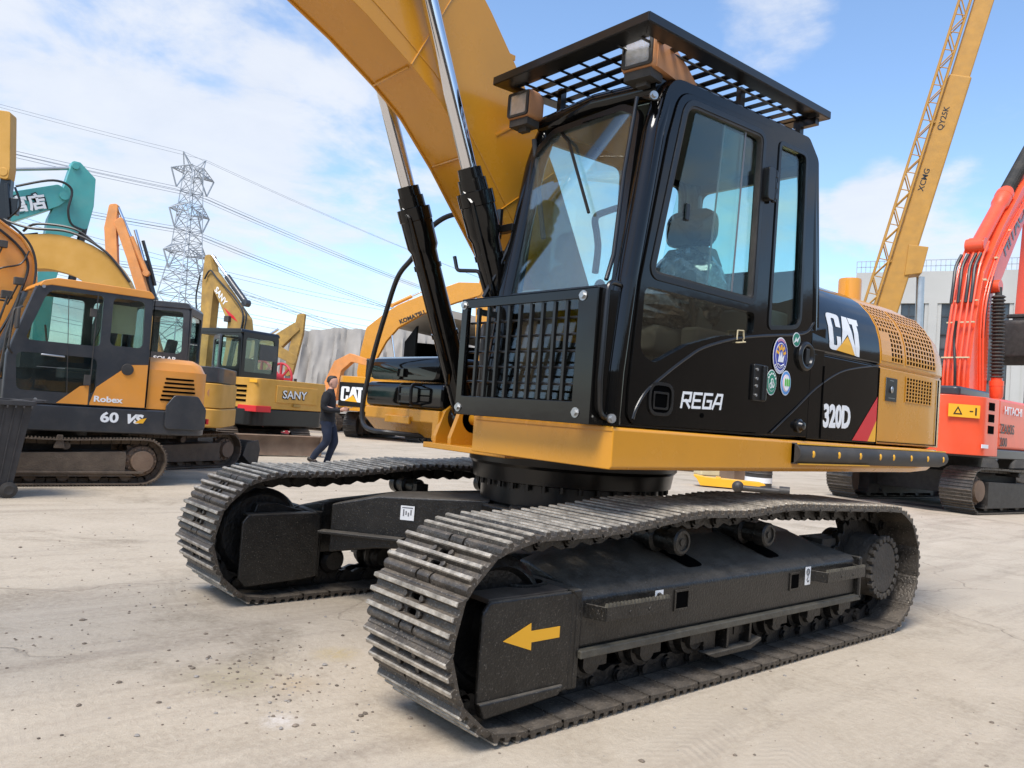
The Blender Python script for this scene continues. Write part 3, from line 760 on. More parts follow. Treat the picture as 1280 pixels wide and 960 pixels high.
m.prism(inset(bl, 0.012), -0.1885, 0.1885, 'y')
bo = m.build('boom', 'yellow', EX, bevel=0.003, seg=1, smooth=25)
m = MB()
for y in (-0.23, 0.23): m.cyl((1.74, y-0.05, 3.72), (1.74, y+0.05, 3.72), 0.13, n=28)
m.cyl((0.10, -0.25, 1.66), (0.10, 0.25, 1.66), 0.13, n=28)
m.bar((1.02, 0.204, 2.86), (0.74, 0.204, 3.06), 0.006, 0.012); m.bar((1.19, -0.16, 2.70), (1.19, 0.19, 2.70), 0.012, 0.008)
m.each('boom_boss', 'yellow', bo)
m.build('boom_boss_seam', 'yellow', bo) if False else None
ws = MB()
for x0, z0, x1, z1 in ((1.62, 3.065, 1.30, 3.70), (0.95, 2.44, 0.55, 2.76), (2.6, 3.49, 2.55, 4.32)): ws.tube([(x0, 0.205, z0), (x1, 0.205, z1)], 0.0045, 6)
ws.tube([(x, 0.2045, z+0.10) for x, z in smoothpts(low[2:9], 4)], 0.0035, 6)
for x, z in ((1.62, 3.055), (2.35, 3.405)): ws.tube([(x, -0.18, z), (x, 0.18, z)], 0.006, 6)
ws.each('weld_seam', 'yellow', bo)
m = MB(); tb = [(0.66, -0.02, 3.08), (0.80, -0.02, 3.30), (1.02, -0.02, 3.56), (1.30, -0.02, 3.86), (1.62, -0.02, 4.14), (2.1, -0.02, 4.36), (2.7, -0.02, 4.44), (3.6, -0.02, 4.30)]
tb = smoothpts([(a, y, b+0.07) for a, y, b in tb], 5)
m.tube(tb, 0.020, 10); m.tube([(a, y-0.11, b) for a, y, b in tb], 0.020, 10)
for a, b in ((0.90, 3.32), (1.30, 3.74), (2.0, 4.20)): m.bar((a-0.10, -0.15, b+0.13), (a-0.10, 0.03, b+0.13), 0.05, 0.03); m.bb(a-0.12, a-0.08, -0.03, 0.0, b-0.05, b+0.13)
m.each('hydraulic_pipe', 'yellow', bo)
for y in (0.30, -0.30):
    c = cylinder_pair(EX, 'lift_cylinder', (0.69, y, 1.22), (1.74, y, 3.72), 0.078, 0.044, 0.525, 'black')
    m = MB(); d = Vector((1.05, 0, 2.5)).normalized(); nn = Vector((-d.z, 0, d.x))*-1
    a = Vector((0.69, y, 1.22))
    sdy = 0.06 if y > 0 else 0.06
    off = nn*0.088+Vector((0, sdy, 0))
    m.tube([tuple(a+d*0.25+nn*0.07), tuple(a+d*0.33+off), tuple(a+d*1.30+off), tuple(a+d*1.36+nn*0.07)], 0.014, 8)
    for t_ in (0.55, 0.98): m.cyl(tuple(a+d*t_), tuple(a+d*(t_+0.03)), 0.086, n=24)
    m.build('cylinder_pipe', 'black', c)
# arm and bucket beyond the frame
arm = [(4.75, 4.15), (5.05, 4.20), (5.45, 3.95), (8.1, 3.05), (8.1, 2.85), (5.35, 3.25), (5.05, 3.32), (4.90, 3.6)]
m = MB(); m.prism(fillet(arm, 0.06, 3), -0.15, 0.15, 'y'); m.build('arm', 'yellow', EX, bevel=0.01)
cylinder_pair(EX, 'arm_cylinder', (2.6, 0, 4.50), (4.88, 0, 4.12), 0.07, 0.04, 0.6, 'yellow')
TB = Matrix.Translation((8.0, 0, 2.95)) @ Matrix.Rotation(R(10), 4, 'Y') @ Matrix.Translation((-5.2, 0, -1.35))
m = MB(TB); bk = fillet([(5.05, 1.35), (5.35, 1.40), (5.55, 1.0), (5.50, 0.55), (5.20, 0.20), (4.75, 0.12), (4.35, 0.35), (4.45, 0.42), (4.80, 0.24), (5.12, 0.32), (5.36, 0.62), (5.38, 0.95), (5.22, 1.2)], 0.05, 3)
m.prism(bk, -0.5, 0.5, 'y')
sdp = [(5.05, 1.35), (5.35, 1.40), (5.55, 1.0), (5.50, 0.55), (5.20, 0.20), (4.75, 0.12), (4.35, 0.35), (4.75, 1.0)]
m.prism(sdp, 0.5, 0.52, 'y'); m.prism(sdp, -0.52, -0.5, 'y')
for k in range(5): m.box((4.30, -0.42+0.21*k, 0.33), (0.16, 0.07, 0.06))
m.build('bucket', 'black_frame', EX, bevel=0.006)
# hoses
def hose(pts, r=0.014, par=EX, mt='hose', k=8):
    m = MB(); m.tube(smoothpts(pts, k), r, 8); return m.build('hose', mt, par)
hose([(0.80, -0.02, 2.45), (0.90, -0.30, 2.50), (0.95, -0.50, 2.42), (0.95, -0.66, 2.26), (0.95, -0.83, 2.14), (0.95, -0.95, 1.90), (0.95, -1.06, 1.63), (0.95, -1.14, 1.36), (0.95, -1.16, 1.21), (0.95, -1.12, 1.12), (0.95, -1.00, 1.09), (0.90, -0.85, 1.085), (0.6, -0.7, 1.07)], 0.017)
hose([(0.95, 0.15, 2.02), (0.98, 0.27, 2.05), (1.00, 0.33, 1.95), (1.06, 0.36, 1.80), (1.06, 0.34, 1.60), (0.9, 0.3, 1.4)], 0.014)
hose([(0.98, 0.22, 1.25), (1.02, 0.26, 1.50), (1.03, 0.24, 1.72), (0.96, 0.18, 1.76), (0.88, 0.16, 1.65), (0.86, 0.2, 1.3)], 0.018)
hose([(0.95, 0.12, 1.25), (0.99, 0.20, 1.50), (1.0, 0.19, 1.68), (0.92, 0.12, 1.70), (0.86, 0.1, 1.3)], 0.018)
# ---------------------------------------------------------------- cab
CAB = MB()
# outline of the cab side in (x, z)
side = fillet([(1.10, 1.26), (1.095, 1.55), (1.045, 1.93), (0.935, 2.68), (0.86, 2.955), (-0.45, 3.025), (-0.570, 2.92), (-0.665, 2.15), (-0.69, 1.90), (-0.72, 1.26)],
              [0.02, 0.2, 0.2, 0.3, 0.16, 0.07, 0.07, 0.3, 0.1, 0.02], 6)
door = fillet([(1.022, 1.30), (1.025, 1.42), (0.992, 1.93), (0.855, 2.66), (0.785, 2.90), (-0.078, 2.960), (-0.085, 1.268), (0.985, 1.268)],
              [0.05, 0.1, 0.3, 0.2, 0.13, 0.03, 0.03, 0.04], 6)
rwin = fillet([(-0.135, 2.905), (-0.425, 2.915), (-0.462, 1.900), (-0.130, 1.855)], [0.03, 0.05, 0.09, 0.03], 5)
win = fillet([(0.925, 1.972), (0.735, 2.865), (0.043, 2.900), (0.050, 1.972)], [0.05, 0.10, 0.06, 0.05], 6)
doorcut = inset(door, -0.006)
m = MB(); m.plate(side, [doorcut, inset(rwin, -0.0)], 1.275, 1.322, 'y')
cab = m.build('cab', 'black', EX, bevel=0.007, seg=2, smooth=30)
# door leaf
lowwin = fillet([(0.960, 1.915), (0.965, 1.60), (0.86, 1.56), (0.60, 1.68), (0.33, 1.755), (0.035, 1.80), (0.030, 1.915)], [0.05, 0.08, 0.08, 0.1, 0.1, 0.03, 0.03], 5)
m = MB(); m.plate(door, [win, lowwin], 1.285, 1.332, 'y')
dr = m.build('door', 'black', cab, bevel=0.007, seg=2, smooth=30)
# rubber seals and sash frames
def ring(name, poly, w, y0, y1, mt, par):
    m = MB(); m.plate(poly, [inset(poly, w)], y0, y1, 'y'); return m.build(name, mt, par, bevel=0.002, seg=1, smooth=30)
ring('window_frame', inset(win, -0.018), 0.030, 1.330, 1.3385, 'black_satin', dr)
ring('window_seal', inset(win, 0.004), 0.020, 1.298, 1.334, 'rubber', dr)
ring('window_frame', inset(rwin, -0.012), 0.024, 1.320, 1.329, 'black_satin', cab)
# panes
m = MB(); m.plate(fillet([(0.845, 1.98), (0.640, 2.86), (0.205, 2.88), (0.245, 1.98)], 0.02, 2), [], 1.314, 1.318, 'y'); m.build('window_pane', 'glass_side', dr, smooth=0)
m = MB(); m.plate([(0.455, 1.975), (0.385, 2.87), (0.052, 2.885), (0.055, 1.975)], [], 1.302, 1.306, 'y'); m.build('window_pane', 'glass_side', dr, smooth=0)
m = MB(); m.plate(inset(rwin, 0.004), [], 1.300, 1.304, 'y'); m.build('window_pane', 'glass_side', cab, smooth=0)
m = MB(); m.plate(inset(lowwin, -0.004), [], 1.308, 1.312, 'y'); m.build('window_pane', 'glass_lower', dr, smooth=0)
m = MB(); m.bar((0.245, 1.320, 1.985), (0.205, 1.320, 2.875), 0.004, 0.010, up=(1, 0, 0)); m.bar((0.455, 1.311, 1.985), (0.385, 1.311, 2.865), 0.004, 0.010, up=(1, 0, 0)); m.each('pane_edge', 'decal_grey', dr)
m = MB(); m.box((0.665, 1.322, 2.33), (0.03, 0.012, 0.085)); m.build('pane_latch', 'black_satin', dr, bevel=0.004)
# door furniture
m = MB()
m.prism(rrect(-0.030, 0.035, 2.54, 2.72, 0.02), 1.322, 1.372, 'y')
m.cyl((-0.050, 1.352, 2.54), (-0.050, 1.352, 2.72), 0.014, n=12)
for k in range(3): m.cyl((-0.050, 1.352, 2.555+0.06*k), (-0.050, 1.352, 2.59+0.06*k), 0.019, n=12)
m.prism(rrect(-0.105, 0.025, 1.440, 1.640, 0.012), 1.328, 1.348, 'y')
m.cyl((-0.070, 1.350, 1.445), (-0.070, 1.350, 1.635), 0.018, n=12)
m.each('hinge', 'black_satin', dr, bevel=0.004)
m = MB()
for z in (1.47, 1.52, 1.56, 1.61): m.cyl((0.0, 1.347, z), (0.0, 1.354, z), 0.009, n=6)
m.each('hinge_bolt', 'steel', dr)
m = MB(); m.tube(fillet([(0.195, 1.333, 1.735), (0.195, 1.352, 1.735), (0.13, 1.352, 1.745), (0.13, 1.333, 1.745), (0.13, 1.333, 1.80)], 0.01, 3, False), 0.004, 6)
m.tube([(0.195, 1.338, 1.75), (0.195, 1.34, 1.80), (0.14, 1.34, 1.805), (0.13, 1.338, 1.76)], 0.004, 6); m.build('door_hook', 'cloth_sun', dr)
# latch recess in the door, bottom front
m = MB(); m.plate(rrect(0.70, 0.885, 1.315, 1.475, 0.06), [rrect(0.715, 0.870, 1.330, 1.460, 0.05)], 1.330, 1.340, 'y')
m.plate(rrect(0.735, 0.85, 1.345, 1.43, 0.01), [rrect(0.745, 0.84, 1.355, 1.42, 0.01)], 1.331, 1.338, 'y')
m.build('door_handle', 'black_satin', dr, bevel=0.003)
m = MB(); m.plate(rrect(0.715, 0.870, 1.330, 1.460, 0.05), [], 1.3325, 1.3335, 'y'); m.cyl((0.455, 1.332, 1.335), (0.455, 1.337, 1.335), 0.012, n=12); m.each('recess', 'dark', dr, smooth=0)
# raised arc line across door and fender
ridge('trim_line', [(0.985, 1.29), (0.963, 1.345), (0.90, 1.425), (0.774, 1.512), (0.62, 1.605), (0.469, 1.680), (0.20, 1.755), (-0.08, 1.805)], 0.0085, 1.331, dr, 'black_satin')
ridge('trim_line', [(-0.09, 1.806), (-0.25, 1.828), (-0.42, 1.850), (-0.55, 1.885), (-0.62, 1.95)], 0.0085, 1.322, cab, 'black_satin')
stroke_text('door_lettering', 'REGA', 0.062, 0.070, 0.027, 0.0135, frame((0.630, 1.3335, 1.368), (-1, 0, 0.03), (0, 1, 0)), 'white', dr, 0.2)

# fender filler between door line and hood
m = MB(); m.loft([[(-0.095, y, z) for y, z in [(1.30, 1.26), (1.322, 1.26), (1.322, 1.80), (1.30, 1.80)]], [(-0.6, y, z) for y, z in [(1.2, 1.26), (1.328, 1.26), (1.328, 1.90), (1.2, 1.90)]], [(-0.76, y, z) for y, z in [(1.2, 1.26), (1.331, 1.26), (1.331, 1.93), (1.2, 1.95)]]])
fen = m.build('fender', 'black', EX, bevel=0.003)
# cap lock and stickers
m = MB(); m.lathe((-0.525, 1.322, 1.735), (0, 1, 0), [(0, 0.088), (0.02, 0.088), (0.034, 0.074), (0.030, 0.060), (0.012, 0.052), (0.012, 0)], 28); m.bb(-0.545, -0.505, 1.33, 1.352, 1.69, 1.78); m.build('fuel_cap', 'black_satin', fen, bevel=0.004)
m = MB(); m.lathe((-0.50, 1.325, 1.325), (0, 1, 0), [(0, 0.040), (0.015, 0.040), (0.02, 0.03), (0.04, 0.022), (0.045, 0)], 18); m.build('lock_cap', 'black_satin', fen)
def disc(par, name, x, z, rx, rz, mt, y, hole=None, n=28):
    m = MB(); m.plate(circle(x, z, rx, n, rz), [circle(x, z, rx*hole, n, rz*hole)] if hole else [], y, y+0.0012, 'y'); return m.build(name, mt, par, smooth=0)
Y0 = 1.3305
def sticker(x, z, rx, rz, c1, c2, label, marks):
    d = disc(fen, 'round_sticker', x, z, rx, rz, 'white', Y0); d['label'] = label
    disc(d, 'sticker_ring', x, z, rx*0.93, rz*0.93, c1, Y0+0.0014)
    disc(d, 'sticker_ring', x, z, rx*0.70, rz*0.70, 'white', Y0+0.0028)
    disc(d, 'sticker_disc', x, z, rx*0.65, rz*0.65, c2, Y0+0.0042)
    marks(d)
def ringmarks(d, x, z, rx, rz, mt, n, a0, a1, w, l, y):
    m = MB()
    for k in range(n):
        a = R(a0+(a1-a0)*k/max(1, n-1)); cx, cz = x+rx*math.cos(a), z+rz*math.sin(a)
        m.box((cx, y, cz), (w, 0.0012, l), Matrix.Rotation(-a+PI/2, 4, 'Y'))
    m.build('sticker_mark', mt, d, smooth=0)
def mk1(d):
    ringmarks(d, -0.255, 1.712, 0.038, 0.048, 'decal_yellow', 5, 20, 160, 0.016, 0.028, Y0+0.006)
    ringmarks(d, -0.255, 1.712, 0.066, 0.090, 'decal_pink', 7, 60, 120, 0.006, 0.012, Y0+0.0035)
    ringmarks(d, -0.255, 1.712, 0.066, 0.090, 'white', 10, 220, 320, 0.006, 0.012, Y0+0.0035)
    m = MB(); m.prism([(-0.225, 1.675), (-0.24, 1.735), (-0.25, 1.70), (-0.262, 1.742), (-0.27, 1.70), (-0.29, 1.72), (-0.28, 1.675)], Y0+0.0056, Y0+0.0066, 'y')
    m.tube([(-0.225, Y0+0.006, 1.665), (-0.255, Y0+0.006, 1.652), (-0.285, Y0+0.006, 1.665)], 0.003, 5); m.build('sticker_mark', 'white', d, smooth=0)
sticker(-0.255, 1.712, 0.077, 0.104, 'decal_blue', 'decal_blue', 'large oval blue sticker with orange and white emblem', mk1)
def mk2(d):
    ringmarks(d, -0.178, 1.553, 0.042, 0.050, 'white', 6, 30, 150, 0.008, 0.012, Y0+0.0045)
    m = MB()
    for a, b in ((-0.165, 1.535), (-0.178, 1.560), (-0.190, 1.540)): m.plate(circle(a, b, 0.012, 12, 0.017), [circle(a, b, 0.007, 12, 0.011)], Y0+0.0056, Y0+0.0066, 'y')
    m.build('sticker_mark', 'white', d, smooth=0)
sticker(-0.178, 1.553, 0.053, 0.072, 'decal_green', 'decal_green', 'small oval green sticker with white recycling emblem', mk2)
def mk3(d):
    disc(d, 'sticker_disc', -0.330, 1.562, 0.031, 0.044, 'white', Y0+0.0056)
    m = MB()
    for k in range(3): m.prism([(-0.310-0.02*k, 1.545), (-0.310-0.02*k, 1.580), (-0.3175-0.02*k, 1.590), (-0.325-0.02*k, 1.580), (-0.325-0.02*k, 1.545)], Y0+0.007, Y0+0.008, 'y')
    m.build('sticker_mark', 'decal_lime', d, smooth=0)
sticker(-0.330, 1.562, 0.054, 0.071, 'decal_sky', 'decal_pink', 'small oval blue sticker with three green bars', mk3)
d4 = disc(fen, 'round_sticker', -0.420, 1.822, 0.042, 0.042, 'white', Y0); d4['label'] = 'small round green and white sticker'
disc(d4, 'sticker_disc', -0.420, 1.822, 0.037, 0.037, 'decal_green', Y0+0.0014)
m = MB(); m.prism([(-0.39, 1.80), (-0.41, 1.835), (-0.42, 1.82), (-0.45, 1.845), (-0.43, 1.805), (-0.42, 1.815)], Y0+0.003, Y0+0.004, 'y'); m.build('sticker_mark', 'white', d4, smooth=0)

# corner posts and roof rails (rounded tube frame)
fp = lambda x, z: x
postpts = fillet([(1.085, 1.275, 1.26), (1.078, 1.275, 1.50), (1.030, 1.275, 1.93), (0.905, 1.270, 2.66), (0.825, 1.265, 2.925), (0.3, 1.262, 2.965), (-0.43, 1.262, 3.0), (-0.535, 1.265, 2.90), (-0.615, 1.275, 2.15), (-0.635, 1.275, 1.90)], [0, 0.2, 0.2, 0.3, 0.17, 0.2, 0.14, 0.2, 0.1, 0], 6, False)
m = MB(); m.tube(postpts, 0.056, 16); 
pR = [(a, 1.72-b if False else 0.43+(1.275-b), c) for a, b, c in postpts]
m.tube(pR, 0.056, 16)
m.tube(fillet([(0.855, 0.43, 2.90), (0.87, 0.85, 2.925), (0.855, 1.27, 2.90)], 0.1, 4, False), 0.055, 14)
m.tube([(-0.50, 0.43, 2.97), (-0.50, 1.27, 2.97)], 0.05, 12)
m.tube([(1.07, 0.43, 1.32), (1.07, 1.27, 1.32)], 0.05, 12)
m.build('cab_frame', 'black', cab, smooth=40)
# roof
m = MB(); m.loft([[(x, y, z) for y, z in [(0.42, zt-0.05), (0.46, zt), (1.22, zt), (1.27, zt-0.05)]] for x, zt in ((0.90, 2.945), (0.80, 2.985), (0.2, 3.015), (-0.42, 3.04), (-0.55, 2.99))])
m.build('roof', 'black', cab, bevel=0.01)
m = MB(); m.bb(-0.5, 0.85, 0.47, 1.24, 2.89, 2.90); m.build('headliner', 'interior', cab)
# floor, rear wall, right wall, front lower panel
m = MB()
m.bb(-0.68, 1.06, 0.40, 1.27, 1.252, 1.29)
m.plate([(0.42, 1.29), (1.26, 1.29), (1.26, 2.94), (0.42, 2.94)], [rrect(0.46, 1.235, 2.27, 2.86, 0.06)], -0.625, -0.595, 'x')
cs = inset(side, 0.03)
rw = [fillet([(0.93, 1.72), (0.80, 2.84), (0.14, 2.86), (0.14, 1.72)], 0.06, 4), fillet([(0.08, 1.90), (0.08, 2.86), (-0.46, 2.88), (-0.52, 1.90)], 0.06, 4)]
m.plate(cs, rw, 0.375, 0.40, 'y')
m.build('cab_wall', 'black_satin', cab, bevel=0.004)
m = MB(); m.bb(-0.615, -0.611, 0.45, 1.24, 2.26, 2.87)
m.plate(inset(rw[0], -0.004), [], 0.385, 0.389, 'y'); m.plate(inset(rw[1], -0.004), [], 0.385, 0.389, 'y')
m.build('window_pane', 'glass_side', cab, smooth=0)
# windshield: tilted pane with frame, upper and lower
def wsx(z): return 1.115-0.13*(z-1.3)
def wplate(mb, outer, holes, d0, d1):
    # polygons in (y, z) projected on the tilted plane; d is thickness forward
    k = len(mb.v); mb.plate(outer, holes, d0, d1, 'x')
    for i in range(k, len(mb.v)):
        v = mb.v[i]; v.x = v.x+wsx(v.z)
gl = fillet([(0.385, 1.93), (0.495, 2.76), (0.62, 2.83), (1.06, 2.845), (1.185, 2.80), (1.165, 1.93)], [0.03, 0.08, 0.08, 0.08, 0.05, 0.03], 4)
gl = fillet([(0.455, 1.92), (0.475, 2.70), (0.60, 2.80), (1.08, 2.815), (1.175, 2.77), (1.200, 1.92)], [0.03, 0.08, 0.08, 0.08, 0.05, 0.03], 4)
m = MB(); wplate(m, inset(gl, -0.035) , [gl], -0.02, 0.018); wplate(m, [(0.42, 1.885), (1.235, 1.885), (1.235, 1.915), (0.42, 1.915)], [], -0.02, 0.02)
m.build('windshield_frame', 'black_satin', cab, bevel=0.004)
m = MB(); wplate(m, inset(gl, -0.004), [], -0.002, 0.002); m.build('windshield', 'glass_front', cab, smooth=0)
m = MB(); wplate(m, [(0.46, 1.36), (1.22, 1.36), (1.22, 1.88), (0.46, 1.88)], [], -0.002, 0.002); m.build('lower_windshield', 'glass_lower', cab, smooth=0)
# rods, bolts and brackets on the front edge
m = MB(); m.tube([(0.985, 1.225, 2.83), (1.045, 1.228, 2.45), (1.085, 1.235, 2.05), (1.135, 1.245, 1.92)], 0.011, 8)
m.tube(fillet([(1.10, 1.30, 1.90), (1.20, 1.32, 1.90), (1.21, 1.32, 1.45), (1.20, 1.32, 1.30), (1.12, 1.30, 1.28)], 0.06, 4, False), 0.013, 8)
m.tube([(0.98, 0.40, 2.30), (1.06, 0.36, 2.05), (1.12, 0.33, 1.90)], 0.013, 8)
m.bb(0.98, 1.03, 0.26, 0.42, 2.28, 2.32); m.bb(1.0, 1.02, 0.24, 0.30, 2.25, 2.42)
m.bar((0.93, 1.24, 2.84), (0.97, 1.33, 2.80), 0.05, 0.012)
m.each('front_rail', 'black_satin', cab, bevel=0.002)
m = MB()
for c, d in (((0.975, 1.315, 2.815), (0.5, 1, 0)), ((1.14, 1.335, 1.285), (0.3, 1, 0))):
    d = Vector(d).normalized(); c = Vector(c); m.cyl(tuple(c), tuple(c+d*0.014), 0.021, n=14); m.cyl(tuple(c+d*0.014), tuple(c+d*0.026), 0.013, n=6)
m.each('bolt', 'steel', cab)
# lower front grille guard
GX = 1.225
m = MB()
outer = [(0.295, 1.250), (1.295, 1.250), (1.295, 1.870), (0.295, 1.870)]
inner = [(0.345, 1.350), (1.175, 1.350), (1.175, 1.822), (0.345, 1.822)]
m.plate(outer, [inner], GX-0.006, GX+0.010, 'x')
m.bb(GX-0.14, GX+0.008, 1.287, 1.2965, 1.250, 1.870)
m.bb(GX-0.05, GX+0.008, 0.295, 0.303, 1.250, 1.870)
m.bb(GX-0.05, GX+0.010, 0.295, 1.295, 1.862, 1.872)
gd = m.build('front_guard', 'black', EX, bevel=0.003)
for k in range(9):
    y = 0.345+0.83*(k+1)/10
    b = MB(); b.bb(GX-0.018, GX+0.001, y-0.009, y+0.009, 1.351, 1.821); b.build('guard_bar', 'black_satin', gd, bevel=0.001, seg=1)
for k in range(5):
    z = 1.351+0.470*(k+1)/6
    b = MB(); b.cyl((GX-0.022, 0.346, z), (GX-0.022, 1.174, z), 0.0065, n=8); b.build('guard_rod', 'black_satin', gd)
m = MB(); 
for y, z in ((0.318, 1.838), (1.205, 1.835), (0.325, 1.288), (1.205, 1.300)):
    m.cyl((GX+0.010, y, z), (GX+0.014, y, z), 0.024, n=16); m.cyl((GX+0.012, y, z), (GX+0.026, y, z), 0.015, n=6)
m.each('bolt', 'steel', gd)
m = MB()
for y in (0.42, 1.22):
    for z in (1.33, 1.80): m.bar((GX-0.005, y, z), (1.06, y, z), 0.03, 0.03)
m.each('guard_bracket', 'black_satin', gd)

# roof guard (falling object mesh)
RG = MB()
P0 = Vector((1.175, 0.345, 3.085)); P1 = Vector((1.175, 1.432, 3.085)); P2 = Vector((-0.50, 1.415, 3.150)); P3 = Vector((-0.50, 0.345, 3.150))
def L_(a, b, t): return a.lerp(b, t)
for a, b in ((P0, P1), (P1, P2), (P2, P3), (P3, P0)):
    RG.bar(tuple(a), tuple(b), 0.008, 0.042)
inn = Vector((0.42, 0.885, 3.1175))
def insp(p, d): return Vector((p.x+(d if p.x < inn.x else -d), p.y+(d if p.y < inn.y else -d), p.z-0.024))
Q = [insp(p, 0.055) for p in (P0, P1, P2, P3)]
for k in range(4):
    A_, B_ = (P0, P1, P2, P3)[k], (P0, P1, P2, P3)[(k+1) % 4]; ia, ib = insp(A_, 0.090), insp(B_, 0.090); oa, ob = insp(A_, 0.0), insp(B_, 0.0); t_ = Vector((0, 0, 0.006))
    RG.add([tuple(q) for q in (oa, ob, ib, ia)]+[tuple(q+t_) for q in (oa, ob, ib, ia)], [(0, 1, 2, 3), (4, 5, 6, 7), (0, 1, 5, 4), (1, 2, 6, 5), (2, 3, 7, 6), (3, 0, 4, 7)])
rg = RG.build('roof_guard', 'black_satin', EX, bevel=0.002, seg=1)
n = 15
for k in range(1, n):
    a = L_(P0, P3, k/n); b = L_(P1, P2, k/n); z = Vector((0, 0, -0.012))
    q = MB(); q.bar(tuple(a+z), tuple(b+z), 0.044, 0.006); q.build('guard_slat', 'black_satin', rg)
for k in range(1, 8):
    a = L_(P0, P1, k/8); b = L_(P3, P2, k/8); z = Vector((0, 0, -0.020))
    q = MB(); q.cyl(tuple(a+z), tuple(b+z), 0.0065, n=6); q.build('guard_rod', 'black_satin', rg)
m = MB()
for x, y in ((0.80, 0.50), (0.80, 1.25), (-0.42, 1.27), (-0.42, 0.50), (0.2, 1.27)): m.bb(x-0.02, x+0.02, y-0.015, y+0.015, 2.97, 3.12)
m.bar((-0.42, 1.24, 3.10), (-0.42, 1.38, 3.10), 0.04, 0.04)
m.each('guard_post', 'black_satin', rg)

# work lamps on the roof front
def lamp(c, w, h, d, tail, yaw):
    T = Matrix.Translation(c) @ Matrix.Rotation(R(yaw), 4, 'Z')
    m = MB(T); 
    m.loft([[(x, y*sy, z) for y, z in rrect(-w*k, w*k, -h*k+dz, h*k+dz, 0.02*k/0.5, 4)] for x, k, sy, dz in ((0.0, 0.50, 1, 0), (-0.02, 0.53, 1, 0), (-d*0.6, 0.53, 1, 0), (-d, 0.42, 1, 0.0))])
    if tail: m.loft([[(x, -0.045+i_, z0), (x, w*0.55, z0), (x, w*0.55, z1-0.02), (x, w*0.50-i_, z1), (x, -0.035+i_, z1), (x, -0.045+i_, z1-0.015)] for x, z0, z1, i_ in ((-0.02, -h*0.52, h*0.54, 0), (-0.10, -h*0.52, h*0.53, 0), (-0.20, -h*0.53, h*0.44, 0), (-0.30, -h*0.54, h*0.25, 0.004), (-0.38, -h*0.55, h*0.0, 0.008), (-0.45, -h*0.56, -h*0.25, 0.012), (-0.50, -h*0.56, -h*0.45, 0.016))])
    o = m.build('work_lamp', 'lamp_shell', EX, smooth=40)
    m = MB(T); m.plate(rrect(-w*0.47, w*0.47, -h*0.47, h*0.47, 0.02), [rrect(-w*0.38, w*0.38, -h*0.38, h*0.38, 0.012)], 0.0, 0.012, 'x')
    m.bb(-d*0.8, -0.005, -w*0.42, w*0.42, -h*0.80, -h*0.535); m.bb(-d*0.6, -d*0.3, -0.03, 0.03, -h*0.95, -h*0.7)
    m.build('lamp_bezel', 'rubber', o, bevel=0.003)
    m = MB(T); m.bb(-0.01, 0.005, -w*0.385, w*0.385, -h*0.385, h*0.385); m.build('lamp_lens', 'lamp_lens', o)
lamp((1.05, 0.425, 2.975), 0.16, 0.145, 0.13, False, 6)
lamp((1.00, 1.225, 3.045), 0.18, 0.16, 0.14, True, 8)

# interior
m = MB(Matrix.Translation((0.16, 0, 0.06)))
m.loft([[(x, y, z) for y, z in rrect(0.64, 1.10, z0, z1, 0.05)] for x, z0, z1 in ((0.42, 1.60, 1.70), (0.38, 1.58, 1.74), (0.0, 1.58, 1.74), (-0.05, 1.58, 1.72))])
m.loft([[(-0.1, 0.66, 1.7), (-0.1, 1.08, 1.7), (0.05, 1.08, 1.7), (0.05, 0.66, 1.7)], [(-0.2, 0.68, 2.15), (-0.2, 1.06, 2.15), (-0.05, 1.06, 2.15), (-0.05, 0.68, 2.15)], [(-0.22, 0.74, 2.26), (-0.22, 1.0, 2.26), (-0.09, 1.0, 2.26), (-0.09, 0.74, 2.26)]])
m.bb(-0.1, 0.35, 0.7, 1.04, 1.29, 1.58)
seat = m.build('seat', 'interior_grey', cab, bevel=0.03, seg=3)
m = MB(); m.loft([[(x, y, z) for y, z in rrect(0.87-w_, 0.87+w_, 2.33, zt_, 0.09, 5)] for x, w_, zt_ in ((-0.04, 0.13, 2.50), (-0.01, 0.165, 2.545), (0.05, 0.17, 2.545), (0.09, 0.13, 2.50))])
m.bb(0.0, 0.02, 0.80, 0.82, 2.2, 2.36); m.bb(0.0, 0.02, 0.92, 0.94, 2.2, 2.36); m.build('headrest', 'black', seat, bevel=0.01)
m = MB(Matrix.Translation((0.16, 0, 0.06)))
random.seed(3)
def crumple(c, sc, n=14, amp=0.05):
    secs = []
    for i in range(n+1):
        th = PI*i/n; rr = max(math.sin(th), 0.02)
        secs.append([(c[0]+sc[0]*rr*math.cos(2*PI*k/n)*(1+random.uniform(-amp, amp)), c[1]+sc[1]*rr*math.sin(2*PI*k/n)*(1+random.uniform(-amp, amp)), c[2]+sc[2]*math.cos(th)*(1+random.uniform(-amp, amp))) for k in range(n)])
    return secs
m.loft(crumple((-0.10, 0.88, 1.98), (0.17, 0.27, 0.27), 22, 0.07)); m.loft(crumple((0.22, 0.88, 1.84), (0.28, 0.27, 0.16), 22, 0.09))
m.build('seat_wrap', 'plastic_wrap', seat, smooth=0)
m = MB(); m.bb(-0.1, 0.40, 0.46, 0.62, 1.29, 1.86); m.bb(-0.1, 0.40, 1.12, 1.24, 1.29, 1.80); m.bb(-0.55, -0.3, 0.45, 1.2, 1.29, 2.0)
m.bb(0.85, 0.98, 0.46, 0.62, 1.29, 1.95)
m.each('console', 'interior_grey', cab, bevel=0.02)
m = MB()
for y in (0.54, 1.18): m.cyl((0.36, y, 1.80), (0.42, y, 2.02), 0.014, n=8); m.sphere((0.425, y, 2.05), 0.035, 8, (1, 1, 1.4))
